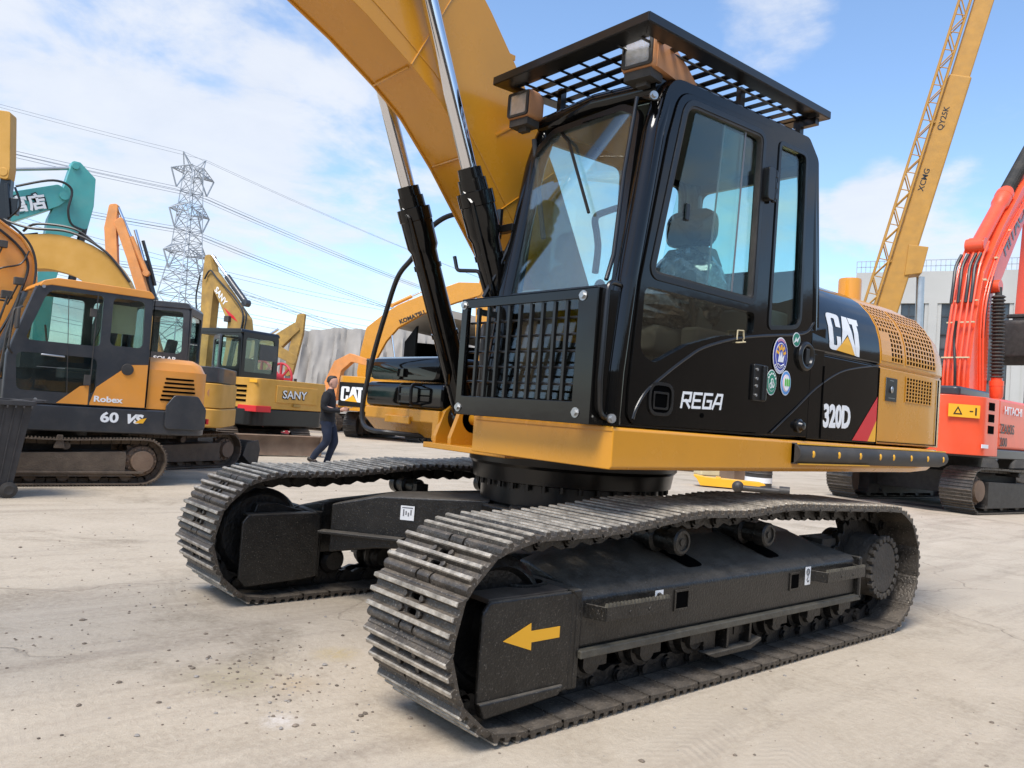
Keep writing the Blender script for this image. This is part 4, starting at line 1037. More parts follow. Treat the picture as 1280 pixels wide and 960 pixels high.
for y in (0.78, 0.94): m.tube([(0.78, y, 1.29), (0.80, y, 1.55), (0.70, y, 1.72)], 0.012, 6); m.box((0.80, y, 1.42), (0.10, 0.10, 0.02), Matrix.Rotation(R(-50), 4, 'Y'))
m.tube([(0.95, 0.46, 2.80), (0.90, 0.50, 2.40), (0.88, 0.52, 2.25)], 0.014, 8)
m.each('lever', 'interior', cab)
m = MB(); m.tube(fillet([(0.05, 0.44, 1.95), (0.05, 0.44, 2.28), (-0.15, 0.44, 2.28), (-0.15, 0.44, 1.95)], 0.05, 4, False), 0.018, 8); m.build('grab_bar', 'cloth_sun', cab)
m = MB(); m.tube([(0.90, 0.60, 2.84), (0.96, 0.75, 2.72), (1.01, 0.98, 2.30)], 0.009, 6); m.build('wiper', 'black_satin', cab)
# mirror bracket and side rail by the left front, seen beside the windshield
m = MB(); m.tube(fillet([(1.06, 0.30, 1.88), (1.12, 0.27, 2.05), (1.16, 0.12, 2.06), (1.17, 0.10, 2.14)], 0.03, 4, False), 0.011, 8); m.build('rail', 'black_satin', cab)

m = MB(); m.tube(smoothpts(BARPTS, 6), 0.022, 10); m.build('hose', 'rubber', EX)
from mathutils import noise
# ================================================================ BACKGROUND MACHINES
def simple_track(root, L, W, yi, H, s, mt='track_brown', M=None, frame_mt='track_brown', pitch=0.14, sag=0.03, sprx=-1):
    # one side: track (mesh of shoes), frame, sprocket, idler; near side rim at W, inner rim at yi
    r = H/2-0.02; xe = L/2-r
    c = [(-xe, 0.03), (0, 0.03), (xe, 0.03)]+arc(xe, H/2, r-0.01, -75, 75, 5)+[(xe*0.6, H-0.05), (0, H-0.03-sag), (-xe*0.6, H-0.04)]+arc(-xe, H/2, r-0.01, 105, 255, 5)
    N = int((2*2*xe+2*PI*r)/pitch); P, pt = track_path(c, N)
    yc = s*(W+yi)/2; w = (W-yi)/2
    m = MB(M)
    for i in range(N):
        a = P[i]; b = P[(i+1) % N]; q = (a+b)/2; t = (b-a).normalized()
        T = Matrix(((t.x, 0, t.z, q.x), (0, -1, 0, yc), (t.z, 0, -t.x, q.z), (0, 0, 0, 1)))
        p = pt
        m.prism([(-p*0.53, -0.004), (p*0.49, -0.004), (p*0.49, 0.012), (p*0.25, 0.012), (p*0.22, 0.032), (p*0.16, 0.032), (p*0.13, 0.012), (-p*0.10, 0.012), (-p*0.13, 0.030), (-p*0.19, 0.030), (-p*0.22, 0.012), (-p*0.42, 0.012), (-p*0.45, 0.03), (-p*0.50, 0.03), (-p*0.53, 0.01)], -w, w, 'y', T)
        m.bb(-p*0.45, p*0.45, -w*0.30, -w*0.18, -0.06, 0.0, T); m.bb(-p*0.45, p*0.45, w*0.18, w*0.30, -0.06, 0.0, T)
    m.build('track', mt, root, smooth=0)
    f = MB(M); ys = sorted((s*(yi+0.05), s*(W-0.03)))
    f.prism(fillet([(-xe+0.02, 0.12), (xe*0.75, 0.12), (xe*0.9, 0.2), (xe*0.9, H*0.62), (-xe+r*0.7, H*0.70), (-xe+r*0.7, 0.14)], 0.04, 3), ys[0], ys[1], 'y')
    for k in range(5): f.lathe((xe*0.8-k*xe*0.4, s*(yi+0.06), 0.13), (0, s, 0), [(0, 0), (0, 0.075), (W-yi-0.14, 0.075), (W-yi-0.13, 0)], 14)
    f.lathe((0, s*(yi+0.1), H-0.13), (0, s, 0), [(0, 0), (0, 0.05), (W-yi-0.16, 0.05), (W-yi-0.15, 0)], 12)
    f.build('track_frame', frame_mt, root, bevel=0.008)
    w_ = MB(M); n = 15; pr = []
    for k in range(n*4):
        a = 2*PI*k/(n*4); rr = (r-0.045) if k % 4 in (0, 1) else (r-0.085); pr.append((sprx*xe+rr*math.cos(a), H/2+rr*math.sin(a)))
    w_.prism(pr, yc-0.025, yc+0.025, 'y')
    w_.lathe((sprx*xe, yc, H/2), (0, s, 0), [(0, 0), (0, r*0.68), (w*0.5, r*0.66), (w*0.55, r*0.50), (w*0.85, r*0.46), (w*0.88, 0)], 26)
    for k in range(12): a = 2*PI*k/12; w_.cyl((sprx*xe+r*0.57*math.cos(a), yc+s*w*0.5, H/2+r*0.57*math.sin(a)), (sprx*xe+r*0.57*math.cos(a), yc+s*w*0.62, H/2+r*0.57*math.sin(a)), 0.018, n=6)
    w_.build('sprocket', 'rust' if mt != 'track_dark' else 'track_dark', root, smooth=30)
    w_ = MB(M); w_.lathe((-sprx*xe, yc, H/2), (0, s, 0), [(-w*0.45, 0), (-w*0.45, r*0.55), (-w*0.4, r-0.07), (w*0.4, r-0.07), (w*0.45, r*0.55), (w*0.3, r*0.4), (w*0.55, r*0.25), (w*0.55, 0)], 26); w_.build('idler', 'track_dark', root, smooth=30)
def undercarriage(root, L, W, yi, H, rel=0, mt='track_brown', fmt='track_brown', dark=True, zp=None, blade=None, bmt='rust', pitch=0.14):
    M = Matrix.Rotation(R(rel), 4, 'Z')
    for s in (1, -1): simple_track(root, L, W, yi, H, s, mt, M, fmt, pitch)
    zp = zp or H+0.15
    m = MB(M); m.bb(-L*0.25, L*0.25, -yi-0.05, yi+0.05, H*0.35, H*0.85); m.lathe((0, 0, H*0.8), (0, 0, 1), [(0, 0), (0, W*0.42), (zp-H*0.8, W*0.45), (zp-H*0.8, 0)], 30)
    m.build('swing_ring', 'track_dark', root, bevel=0.01)
    if blade:
        m = MB(M); x = blade
        sx = 1 if x > 0 else -1
        c = [(x+sx*0.05, 0.02), (x+sx*0.0, 0.12), (x-sx*0.01, 0.28), (x+sx*0.06, 0.44), (x-sx*0.02, 0.46), (x-sx*0.08, 0.28), (x-sx*0.05, 0.08)]
        m.prism(c, -W-0.02, W+0.02, 'y')
        for y in (-W-0.03, W+0.01): m.prism([(x+sx*0.10, 0.02), (x+sx*0.14, 0.30), (x+sx*0.08, 0.47), (x-sx*0.20, 0.42), (x-sx*0.28, 0.20), (x-sx*0.05, 0.02)], y, y+0.02, 'y')
        for y in (-0.35, 0.35): m.bar((x-sx*0.05, y, 0.25), (sx*L*0.2, y, 0.38), 0.10, 0.14)
        m.build('dozer_blade', bmt, root, bevel=0.008)
def cab_bg(root, x0, x1, y0, y1, z0, z1, fm='charcoal', roofm=None, slope=0.16, open_door=False, rear_win=True, pillar=0.55):
    m = MB(); t = 0.04
    w = 0.10
    xp = x0+(x1-x0)*(1-pillar)*0.85
    sl = lambda z: slope*max(0, (z-z0-0.5))/(z1-z0)
    out = fillet([(x0, z0), (x1, z0), (x1, z0+0.55), (x1-slope, z1), (x0+0.03, z1)], [0.02, 0.05, 0.2, 0.22, 0.14], 5)
    h1 = fillet([(x0+w, z0+(z1-z0)*0.52), (xp-0.04, z0+(z1-z0)*0.52), (xp-0.04, z1-0.11), (x0+w+0.02, z1-0.11)], 0.07, 4)
    h2 = fillet([(xp+0.07, z0+(z1-z0)*0.50), (x1-0.16, z0+(z1-z0)*0.50), (x1-slope-0.10, z1-0.11), (xp+0.07, z1-0.11)], [0.05, 0.05, 0.16, 0.05], 5)
    h3 = fillet([(xp+0.08, z0+0.14), (x1-0.12, z0+0.14), (x1-0.08, z0+(z1-z0)*0.40), (xp+0.08, z0+(z1-z0)*0.40)], 0.08, 4)
    holes = [h1, h2, h3]
    m.plate(out, holes if not open_door else [h1, fillet([(xp+0.06, z0+0.08), (x1-0.08, z0+0.08), (x1-slope-0.08, z1-0.10), (xp+0.06, z1-0.10)], 0.08, 4)], y1-t, y1, 'y')
    m.plate(out, [h1, h2], y0, y0+t, 'y')
    rz = z0+(z1-z0)*0.46
    if rear_win: m.plate([(y0+t, z0), (y1-t, z0), (y1-t, z1-0.03), (y0+t, z1-0.03)], [rrect(y0+0.13, y1-0.13, rz, z1-0.14, 0.06)], x0+0.01, x0+0.05, 'x')
    else: m.bb(x0+0.01, x0+0.05, y0+t, y1-t, z0, z1-0.03)
    for y in (y0+0.04, y1-0.04): m.tube([(x1-0.02, y, z0), (x1-0.02, y, z0+0.55), (x1-slope+0.0, y, z1-0.10)], 0.04, 8)
    m.bb(x1-0.05, x1-0.01, y0+t, y1-t, z0, z0+0.25)
    m.bb(x0, x1, y0+t, y1-t, z0, z0+0.04)
    c = m.build('cab', fm, root, bevel=0.012, seg=2)
    m = MB(); m.prism(fillet([(x0-0.01, z1-0.06), (x1-slope-0.12, z1-0.06), (x1-slope+0.02, z1-0.10), (x1-slope-0.03, z1-0.02), (x1-slope-0.18, z1+0.035), (x0+0.06, z1+0.035)], [0.03, 0.03, 0.02, 0.05, 0.08, 0.08], 4), y0-0.01, y1+0.012, 'y'); m.build('roof', roofm or fm, c, bevel=0.02, seg=3)
    m = MB()
    for hh in ((h1, h2, h3) if not open_door else (h1,)): m.plate(inset(hh, -0.005), [], y1-0.025, y1-0.02, 'y')
    for hh in (h1, h2): m.plate(inset(hh, -0.005), [], y0+0.02, y0+0.025, 'y')
    if rear_win: m.plate(rrect(y0+0.125, y1-0.125, rz-0.005, z1-0.135, 0.06), [], x0+0.028, x0+0.032, 'x')
    m.add([(x1-0.02, y0+0.06, z0+0.27), (x1-0.02, y1-0.06, z0+0.27), (x1-0.02, y1-0.06, z0+0.55), (x1-0.02, y0+0.06, z0+0.55)], [(0, 1, 2, 3)])
    m.add([(x1-0.02, y0+0.06, z0+0.55), (x1-0.02, y1-0.06, z0+0.55), (x1-slope, y1-0.06, z1-0.10), (x1-slope, y0+0.06, z1-0.10)], [(0, 1, 2, 3)])
    m.build('window_pane', 'glass_bg', c, smooth=0)
    ym = (y0+y1)/2; m = MB(); xs = x0+(x1-x0)*0.32
    m.bb(xs-0.05, xs+0.42, ym-0.22, ym+0.22, z0+0.30, z0+0.45); m.loft([[(xs-0.08, ym-0.22, z0+0.4), (xs+0.04, ym-0.22, z0+0.4), (xs+0.04, ym+0.22, z0+0.4), (xs-0.08, ym+0.22, z0+0.4)], [(xs-0.2, ym-0.18, z0+1.05), (xs-0.1, ym-0.18, z0+1.05), (xs-0.1, ym+0.18, z0+1.05), (xs-0.2, ym+0.18, z0+1.05)]])
    m.build('seat', 'interior', c, bevel=0.03)
    return c, out, h1, h2
def boomset(root, prof, y, w, mt, name='boom', bev=0.008):
    m = MB(); m.prism(prof, y-w/2, y+w/2, 'y'); return m.build(name, mt, root, bevel=bev)
def body_bg(root, x0, x1, hw, z0, z1, zb, mt, deckmt, rr=0.35, hoodmt=None, ycab=None):
    # plan outline rounded at the rear (x0); deck slab zb..z0, hood z0..z1 behind the cab
    plan = fillet([(x0, -hw), (x1, -hw), (x1, hw), (x0, hw)], [rr, 0.08, 0.08, rr], 6)
    m = MB(); m.prism(plan, zb, z0, 'z'); d = m.build('deck', deckmt, root, bevel=0.025, seg=3)
    return d, plan

# ---- (1) orange and charcoal mini excavator at the far left
o = thing('mini_excavator', (1.55, -7.95, 0), 0, 'orange mini excavator with charcoal cab and wide orange boom at the far left', 'excavator')
undercarriage(o, 2.35, 0.97, 0.55, 0.62, 0, zp=0.80, pitch=0.115)
body_bg(o, -1.72, 0.85, 0.95, 0.98, 1.5, 0.66, None, 'charcoal', 0.40)
m = MB(); m.prism(fillet([(-1.70, -0.93), (-0.86, -0.93), (-0.86, 0.93), (-1.70, 0.93)], [0.38, 0.02, 0.02, 0.38], 6), 0.99, 1.50, 'z'); 
m.loft([[(x, y*k, z) for x, y in fillet([(-1.68+ins, -0.92), (-0.86, -0.92), (-0.86, 0.92), (-1.68+ins, 0.92)], [0.36, 0.02, 0.02, 0.36], 6)] for z, k, ins in ((1.50, 1.0, 0), (1.60, 0.97, 0.05), (1.66, 0.88, 0.15))])
hd = m.build('engine_cover', 'hyundai', o, bevel=0.02)
m = MB()
for k in range(6): m.box((-1.26+0.0*k, 0.934, 1.12+0.055*k), (0.46-0.02*k, 0.008, 0.026))
m.build('vent', 'dark', hd, bevel=0.004)
m = MB(); m.prism(fillet([(-1.62, 0.74), (-1.10, 0.74), (-1.10, 1.05), (-1.20, 1.19), (-1.50, 1.19), (-1.62, 1.02)], 0.06, 4), 0.95, 0.985, 'y'); m.build('corner_guard', 'charcoal', o, bevel=0.01)
c, cout, h1, h2 = cab_bg(o, -0.86, 0.70, -0.05, 0.95, 0.99, 2.46, 'charcoal', 'hyundai', 0.26, pillar=0.60)
m = MB(); m.prism([(-0.84, 1.0), (-0.20, 1.0), (-0.20, 1.02), (-0.26, 1.22), (-0.62, 1.53), (-0.84, 1.55)], 0.952, 0.958, 'y'); m.prism([(-0.18, 1.0), (0.16, 1.0), (-0.08, 1.22), (-0.18, 1.24)], 0.952, 0.958, 'y'); m.build('orange_panel', 'hyundai', c, smooth=0)
m = MB(); m.bar((-0.19, 0.957, 1.0), (-0.19, 0.957, 2.38), 0.006, 0.012); m.bar((0.13, 0.96, 2.30), (0.05, 0.955, 1.05), 0.003, 0.008)
m.box((-0.15, 0.965, 1.30), (0.07, 0.03, 0.13)); m.box((-0.15, 0.965, 2.13), (0.07, 0.03, 0.10)); m.each('hinge', 'rubber', c, bevel=0.004)
m = MB(); m.tube([(0.36, 0.965, 1.565), (0.34, 0.98, 1.565), (0.14, 0.98, 1.56), (0.12, 0.965, 1.56)], 0.012, 8); m.build('door_handle', 'steel', c)
m = MB(); m.lathe((-0.60, 0.952, 1.47), (0, 1, 0), [(0, 0.0), (0, 0.075), (0.02, 0.07), (0.025, 0)], 18); m.build('fuel_cap', 'rubber', c)
m = MB(); m.box((-0.52, 0.80, 2.10), (0.34, 0.02, 0.36)); m.build('sun_blind', 'cloth_sun', c)
text('lettering', 'Robex', 0.10, 'white', o, frame((-0.24, 0.960, 1.045), (-1, 0, 0), (0, 1, 0)), sx=1.25, bold=0.003)
text('lettering', '60', 0.17, 'white', o, frame((-0.335, 0.955, 0.80), (-1, 0, 0), (0, 1, 0)), sx=1.25, bold=0.006)
text('lettering', 'VS', 0.15, 'white', o, frame((-0.62, 0.955, 0.80), (-1, 0, 0), (0, 1, 0)), sx=1.15, bold=0.009, shear=0.35)
m = MB(); m.prism([(-0.74, 0.80), (-0.84, 0.80), (-0.88, 0.87), (-0.80, 0.85)], 0.956, 0.958, 'y'); m.build('lettering_accent', 'decal_yellow', o, smooth=0)
m = MB(); m.box((-1.66, 0.90, 0.86), (0.03, 0.10, 0.07)); m.build('reflector', 'decal_red', o)
m = MB(); m.tube(fillet([(0.66, 0.99, 1.55), (0.72, 1.10, 1.60), (0.70, 1.10, 2.05), (0.60, 0.99, 2.10)], 0.05, 4, False), 0.012, 6); m.build('handrail', 'rubber', c)
m = MB(); m.box((0.66, 1.12, 1.95), (0.03, 0.16, 0.24)); m.build('mirror', 'rubber', c, bevel=0.01)
m = MB(); m.box((0.25, 0.962, 1.42), (0.30, 0.004, 0.004)); m.cyl((0.38, 0.955, 1.03), (0.38, 0.962, 1.03), 0.02, n=12); m.cyl((0.40, 0.955, 2.37), (0.40, 0.962, 2.37), 0.02, n=12); m.each('rivet', 'steel', c)
m = MB(); m.bar((-0.855, 0.956, 1.0), (-0.855, 0.956, 2.40), 0.006, 0.010); m.build('panel_gap', 'dark', c)
m = MB(); m.tube([(0.20, 0.45, 1.6), (0.26, 0.45, 1.95)], 0.012, 6); m.tube([(0.45, 0.3, 1.4), (0.50, 0.3, 1.85)], 0.012, 6); m.box((0.35, 0.2, 1.55), (0.25, 0.3, 0.3)); m.build('controls', 'interior', c)
m = MB(); m.prism([(0.02, 0.46), (0.14, 0.46), (0.11, 0.62), (0.05, 0.62)], 0.90, 0.955, 'y'); m.bar((-0.9, 0.955, 0.17), (0.9, 0.955, 0.17), 0.02, 0.03); m.build('roller_bracket', 'track_brown', o, bevel=0.006)
# its boom: foot in front of the cab, rising and bending forward out of frame
bp1 = fillet([(0.62, 0.95), (0.36, 1.6), (0.30, 2.4), (0.34, 2.80), (0.52, 3.06), (0.90, 3.30), (1.8, 3.75), (2.9, 3.9), (2.9, 3.6), (2.0, 3.2), (1.45, 2.75), (1.15, 2.1), (1.05, 1.4), (0.98, 0.95)], 0.2, 5)
b = boomset(o, bp1, -0.30, 0.30, 'hyundai')
m = MB(); rim = inset(bp1, -0.01); m.tube([(x, -0.15, z) for x, z in rim[8:44]], 0.018, 6); m.build('boom_edge', 'hyundai', b)
m = MB(); m.prism([(2.75, 4.0), (2.95, 3.95), (3.2, 2.6), (3.15, 0.9), (3.0, 0.9), (2.9, 2.4), (2.7, 3.5)], -0.40, -0.2, 'y'); m.build('arm', 'hyundai', o, bevel=0.01)
m = MB()
m.tube(smoothpts([(0.95, -0.13, 1.2), (0.62, -0.12, 1.9), (0.46, -0.12, 2.4), (0.42, -0.12, 2.75), (0.60, -0.12, 3.0), (1.0, -0.12, 3.26)], 6), 0.018, 6)
m.tube(smoothpts([(0.90, -0.10, 1.1), (0.50, -0.08, 1.9), (0.34, -0.08, 2.45), (0.36, -0.08, 2.85), (0.55, -0.08, 3.12), (1.0, -0.1, 3.38)], 6), 0.016, 6)
m.tube(smoothpts([(0.95, -0.1, 2.45), (0.72, -0.06, 2.62), (0.50, -0.1, 2.72), (0.42, -0.1, 2.9)], 6), 0.012, 6)
m.build('hose', 'hose', o)
m = MB(); m.box((0.72, -0.06, 2.93), (0.11, 0.08, 0.09)); m.box((0.66, 0.2, 2.28), (0.12, 0.10, 0.10)); m.box((0.60, 0.55, 2.43), (0.10, 0.08, 0.09)); m.bar((0.60, 0.55, 2.40), (0.66, 0.3, 2.15), 0.02, 0.02); m.bar((0.72, -0.06, 2.89), (0.76, -0.1, 2.75), 0.02, 0.02)
m.each('work_lamp', 'rubber', o, bevel=0.008)
m = MB(); m.tube([(0.72, 0.5, 1.0), (0.66, 0.5, 1.8), (0.56, 0.5, 2.3)], 0.014, 6); m.tube([(0.82, 0.3, 1.0), (0.76, 0.3, 1.8), (0.66, 0.3, 2.25)], 0.014, 6); m.tube([(0.95, 0.3, 2.1), (0.8, 0.3, 2.2), (0.66, 0.25, 2.2)], 0.014, 6); m.build('rail', 'rubber', o)

# ---- (2) yellow excavator behind it with a dark cab, boom arching to the left
o = thing('mini_excavator', (-0.18, -10.08, 0), -30, 'yellow excavator with arched boom, half hidden behind the orange mini excavator', 'excavator')
undercarriage(o, 2.5, 0.98, 0.55, 0.60, 55, 'track_brown', zp=0.8, blade=-1.55, bmt='track_dark', pitch=0.13)
body_bg(o, -1.35, 0.95, 0.95, 1.0, 1.5, 0.70, None, 'yellow_old', 0.35)
m = MB(); m.prism(fillet([(-1.33, -0.93), (-0.72, -0.93), (-0.72, 0.93), (-1.33, 0.93)], [0.33, 0.02, 0.02, 0.33], 6), 1.01, 1.40, 'z'); hd = m.build('engine_cover', 'yellow_old', o, bevel=0.03)
m = MB(); m.prism(fillet([(-1.31, -0.90), (-0.72, -0.90), (-0.72, 0.90), (-1.31, 0.90)], [0.33, 0.02, 0.02, 0.33], 6), 1.41, 1.66, 'z'); m.build('hood', 'charcoal', o, bevel=0.05, seg=3)
m = MB(); m.lathe((-1.18, 0.86, 1.25), (-0.5, 0.8, 0), [(0, 0), (0, 0.08), (0.03, 0.08), (0.03, 0.055), (0.02, 0)], 18); m.build('light', 'lamp_shell', hd)
m = MB()
for k in range(7): m.box((-0.98, 0.935, 1.08+0.045*k), (0.16, 0.006, 0.018))
m.build('vent', 'dark', hd)
c, _, _, _ = cab_bg(o, -0.80, 0.75, -0.05, 0.95, 1.0, 2.58, 'charcoal', None, 0.25, pillar=0.45)
text('lettering', 'SOLAR', 0.085, 'white', o, frame((-0.30, 0.956, 1.70), (-1, 0, 0), (0, 1, 0)), sx=1.3, bold=0.002)
bp2 = ribbon_poly(smoothpts([(0.50, 0.95), (0.40, 1.9), (0.55, 2.70), (0.95, 3.16), (1.50, 3.32), (2.0, 3.28), (2.7, 3.30), (3.4, 3.5)], 4), [0.20+0.09*math.sin(PI*k/28) for k in range(29)])
b = boomset(o, bp2, 0.0, 0.28, 'yellow_old')
m = MB(); m.tube(smoothpts([(0.35, 0.17, 2.95), (0.75, 0.17, 3.40), (1.30, 0.17, 3.66), (1.9, 0.17, 3.66), (2.3, 0.17, 3.75)], 6), 0.022, 6); m.tube(smoothpts([(0.9, 0.16, 3.5), (1.25, 0.16, 3.72), (1.8, 0.16, 3.74), (2.0, 0.15, 3.6)], 6), 0.02, 6)
m.build('hose', 'hose', b)
m = MB(); m.prism(fillet([(2.30, 4.40), (2.46, 4.42), (2.75, 5.2), (2.72, 5.5), (2.36, 5.5), (2.29, 4.6)], 0.05, 3), -0.12, 0.12, 'y'); m.cyl((2.38, -0.13, 4.52), (2.38, 0.13, 4.52), 0.07); m.build('arm', 'yellow_old', o, bevel=0.01)
m = MB(); m.bar((2.36, 0, 4.42), (2.36, 0, 3.60), 0.14, 0.16); m.box((2.22, 0.02, 4.0), (0.14, 0.12, 0.26)); m.bar((2.33, 0.08, 4.35), (2.24, 0.10, 3.80), 0.05, 0.06); m.tube(smoothpts([(2.2, 0.1, 4.3), (2.1, 0.1, 4.0), (2.3, 0.1, 3.7), (2.1, 0.1, 3.55), (1.8, 0.1, 3.6)], 5), 0.02, 6); m.build('arm_link', 'black_satin', o, bevel=0.01)

# ---- (3) yellow excavator with charcoal cab, door open, rear towards the camera
o = thing('mini_excavator', (-3.42, -13.92, 0), -70, 'yellow excavator with open cab door and rusty blade, left of the walking man', 'excavator')
undercarriage(o, 2.7, 1.05, 0.60, 0.62, 160, 'track_brown', zp=0.82, blade=1.75, bmt='rust', pitch=0.14)
# Its blade faces the camera
body_bg(o, -1.50, 1.0, 1.08, 0.98, 1.5, 0.62, None, 'black_satin', 0.30)
m = MB(); m.prism(fillet([(-1.52, -1.06), (-0.70, -1.06), (-0.70, 1.06), (-1.52, 1.06)], [0.16, 0.02, 0.02, 0.16], 6), 0.99, 1.62, 'z'); hd = m.build('counterweight', 'yellow_old', o, bevel=0.05, seg=3)
m = MB(); m.bb(-1.545, -1.515, -0.72, 0.52, 1.13, 1.50); m.build('recess_panel', 'yellow_old', hd, bevel=0.012)
m = MB()
for k in range(4): m.box((-1.05, 1.066, 1.14+0.10*k), (0.34, 0.012, 0.045))
m.build('vent', 'dark', hd)
m = MB(); m.box((-1.28, 1.062, 0.98), (0.55, 0.03, 0.13)); m.box((-1.53, 0.86, 0.98), (0.03, 0.42, 0.13)); m.build('red_band', 'decal_red', hd, bevel=0.01)
m = MB(); m.box((-1.547, -0.1, 1.09), (0.01, 0.22, 0.06)); m.build('latch', 'yellow_dirty', hd, bevel=0.004)
m = MB(); m.box((-1.40, 1.064, 1.56), (0.22, 0.01, 0.07)); m.build('label_plate', 'decal_yellow', hd)
text('lettering', 'SANY', 0.24, 'decal_black', o, frame((-1.549, 0.36, 1.230), (0, -1, 0), (-1, 0, 0)), sx=1.2, bold=0.014, depth=0.003)
text('lettering', 'SANY', 0.24, 'white', o, frame((-1.557, 0.36, 1.240), (0, -1, 0), (-1, 0, 0)), sx=1.2, bold=0.002, depth=0.002)
c, _, _, _ = cab_bg(o, -0.92, 0.72, -0.05, 1.02, 1.0, 2.62, 'black_satin', None, 0.2, open_door=True, pillar=0.52)
m = MB(); m.plate(rrect(-0.10, 0.62, 1.08, 2.50, 0.10), [rrect(0.0, 0.52, 1.80, 2.40, 0.08), rrect(0.0, 0.52, 1.18, 1.68, 0.08)], 0, 0.035, 'y', Matrix.Translation((-0.10, 1.05, 0)) @ Matrix.Rotation(R(150), 4, 'Z')); m.build('door', 'charcoal', c, bevel=0.01)
m = MB(); m.plate(rrect(0.0, 0.52, 1.80, 2.40, 0.08), [], 0.015, 0.02, 'y', Matrix.Translation((-0.10, 1.05, 0)) @ Matrix.Rotation(R(150), 4, 'Z')); m.build('window_pane', 'glass_bg', c, smooth=0)
m = MB(); m.box((-0.90, 0.25, 2.2), (0.03, 0.5, 0.35)); m.build('rear_panel', 'charcoal', c)
b3 = fillet([(0.95, 0.9), (0.62, 1.3), (0.42, 2.7), (0.50, 3.05), (1.18, 3.68), (1.80, 4.24), (1.96, 4.12), (1.38, 3.40), (1.05, 2.95), (1.05, 2.3), (1.2, 1.3), (1.2, 0.95)], 0.1, 3)
b = boomset(o, b3, -0.38, 0.26, 'yellow_dirty')
m = MB(); m.prism(fillet([(1.92, 4.62), (2.08, 4.60), (2.10, 4.05), (2.02, 2.3), (1.86, 1.4), (1.72, 1.4), (1.70, 2.3), (1.66, 3.9)], 0.06, 3), -0.49, -0.27, 'y'); m.build('arm', 'yellow_dirty', o, bevel=0.012)
cylinder_pair(o, 'arm_cylinder', (0.62, -0.38, 3.42), (1.93, -0.38, 4.60), 0.075, 0.038, 0.55, 'charcoal', gland=False)
text('lettering', 'SANY', 0.20, 'white', o, frame((1.60, -0.245, 3.72), (-0.72, 0, -0.69), (0, 1, 0)), sx=1.1, bold=0.006)
m = MB(); m.prism([(1.02, 3.10), (1.22, 3.30), (0.86, 3.10), (0.70, 2.95)], -0.249, -0.245, 'y'); m.build('red_band', 'decal_red', o, smooth=0)
m = MB(); m.tube(smoothpts([(0.55, -0.22, 2.7), (0.52, -0.22, 3.15), (0.85, -0.22, 3.52), (1.5, -0.22, 4.0), (1.75, -0.2, 4.2), (1.95, -0.22, 4.0)], 6), 0.022, 6); m.tube(smoothpts([(2.12, -0.22, 4.1), (2.2, -0.22, 3.6), (2.12, -0.22, 3.2), (2.0, -0.22, 2.9)], 6), 0.02, 6); m.tube(smoothpts([(0.44, -0.22, 2.75), (0.40, -0.22, 3.1), (0.55, -0.22, 3.3)], 6), 0.02, 6); m.build('hose', 'hose', b)
m = MB(); m.box((1.02, -0.22, 3.02), (0.16, 0.10, 0.14)); m.each('work_lamp', 'rubber', o, bevel=0.01)

# ---- (4) mid-distance yellow machines
def far_digger(label, loc, yaw, mt, cabmt='charcoal', H=0.75, W=1.3, L=3.4, zb=0.95, zt=1.95, cab=True, rel=0, boom=None, arm_=None, name='excavator', w=0.35, tmt='track_brown', logo=None, hoodmt=None, cyls=()):
    o = thing(name, loc, yaw, label, 'excavator')
    undercarriage(o, L, W, W-0.5, H, rel, tmt, zp=zb, pitch=0.18)
    x0 = -L*0.68; x1 = L*0.34
    body_bg(o, x0, x1, W, zb+0.22, zt, zb, None, mt, 0.4)
    m = MB(); m.prism(fillet([(x0, -W+0.01), (x1-1.8, -W+0.01), (x1-1.8, W-0.01), (x0, W-0.01)], [0.38, 0.03, 0.03, 0.38], 6), zb+0.225, zt, 'z'); hd = m.build('engine_hood', mt, o, bevel=0.08, seg=3)
    m = MB()
    for k in range(6): m.box((x0+0.95, W-0.006, zb+0.40+0.09*k), (0.45, 0.012, 0.04)); m.box((x0+0.95, -W+0.006, zb+0.40+0.09*k), (0.45, 0.012, 0.04))
    m.build('vent', 'dark', hd)
    m = MB(); m.cyl((x0+1.0, -0.5, zt), (x0+1.0, -0.5, zt+0.30), 0.07, n=14); m.build('exhaust_pipe', 'track_dark', hd)
    if cab: cab_bg(o, x1-1.85, x1-0.05, W-1.0, W-0.02, zb+0.225, zb+1.95, cabmt, None, 0.3, pillar=0.6)
    if boom: boomset(o, boom, -0.1, w, mt, bev=0.015)
    if arm_: boomset(o, arm_, -0.1, w*0.7, mt, 'arm', 0.015)
    for k, (p0, p1, nm) in enumerate(cyls): cylinder_pair(o, nm, (p0[0], -0.1, p0[1]), (p1[0], -0.1, p1[1]), 0.08, 0.045, 0.55, mt, gland=False)
    return o
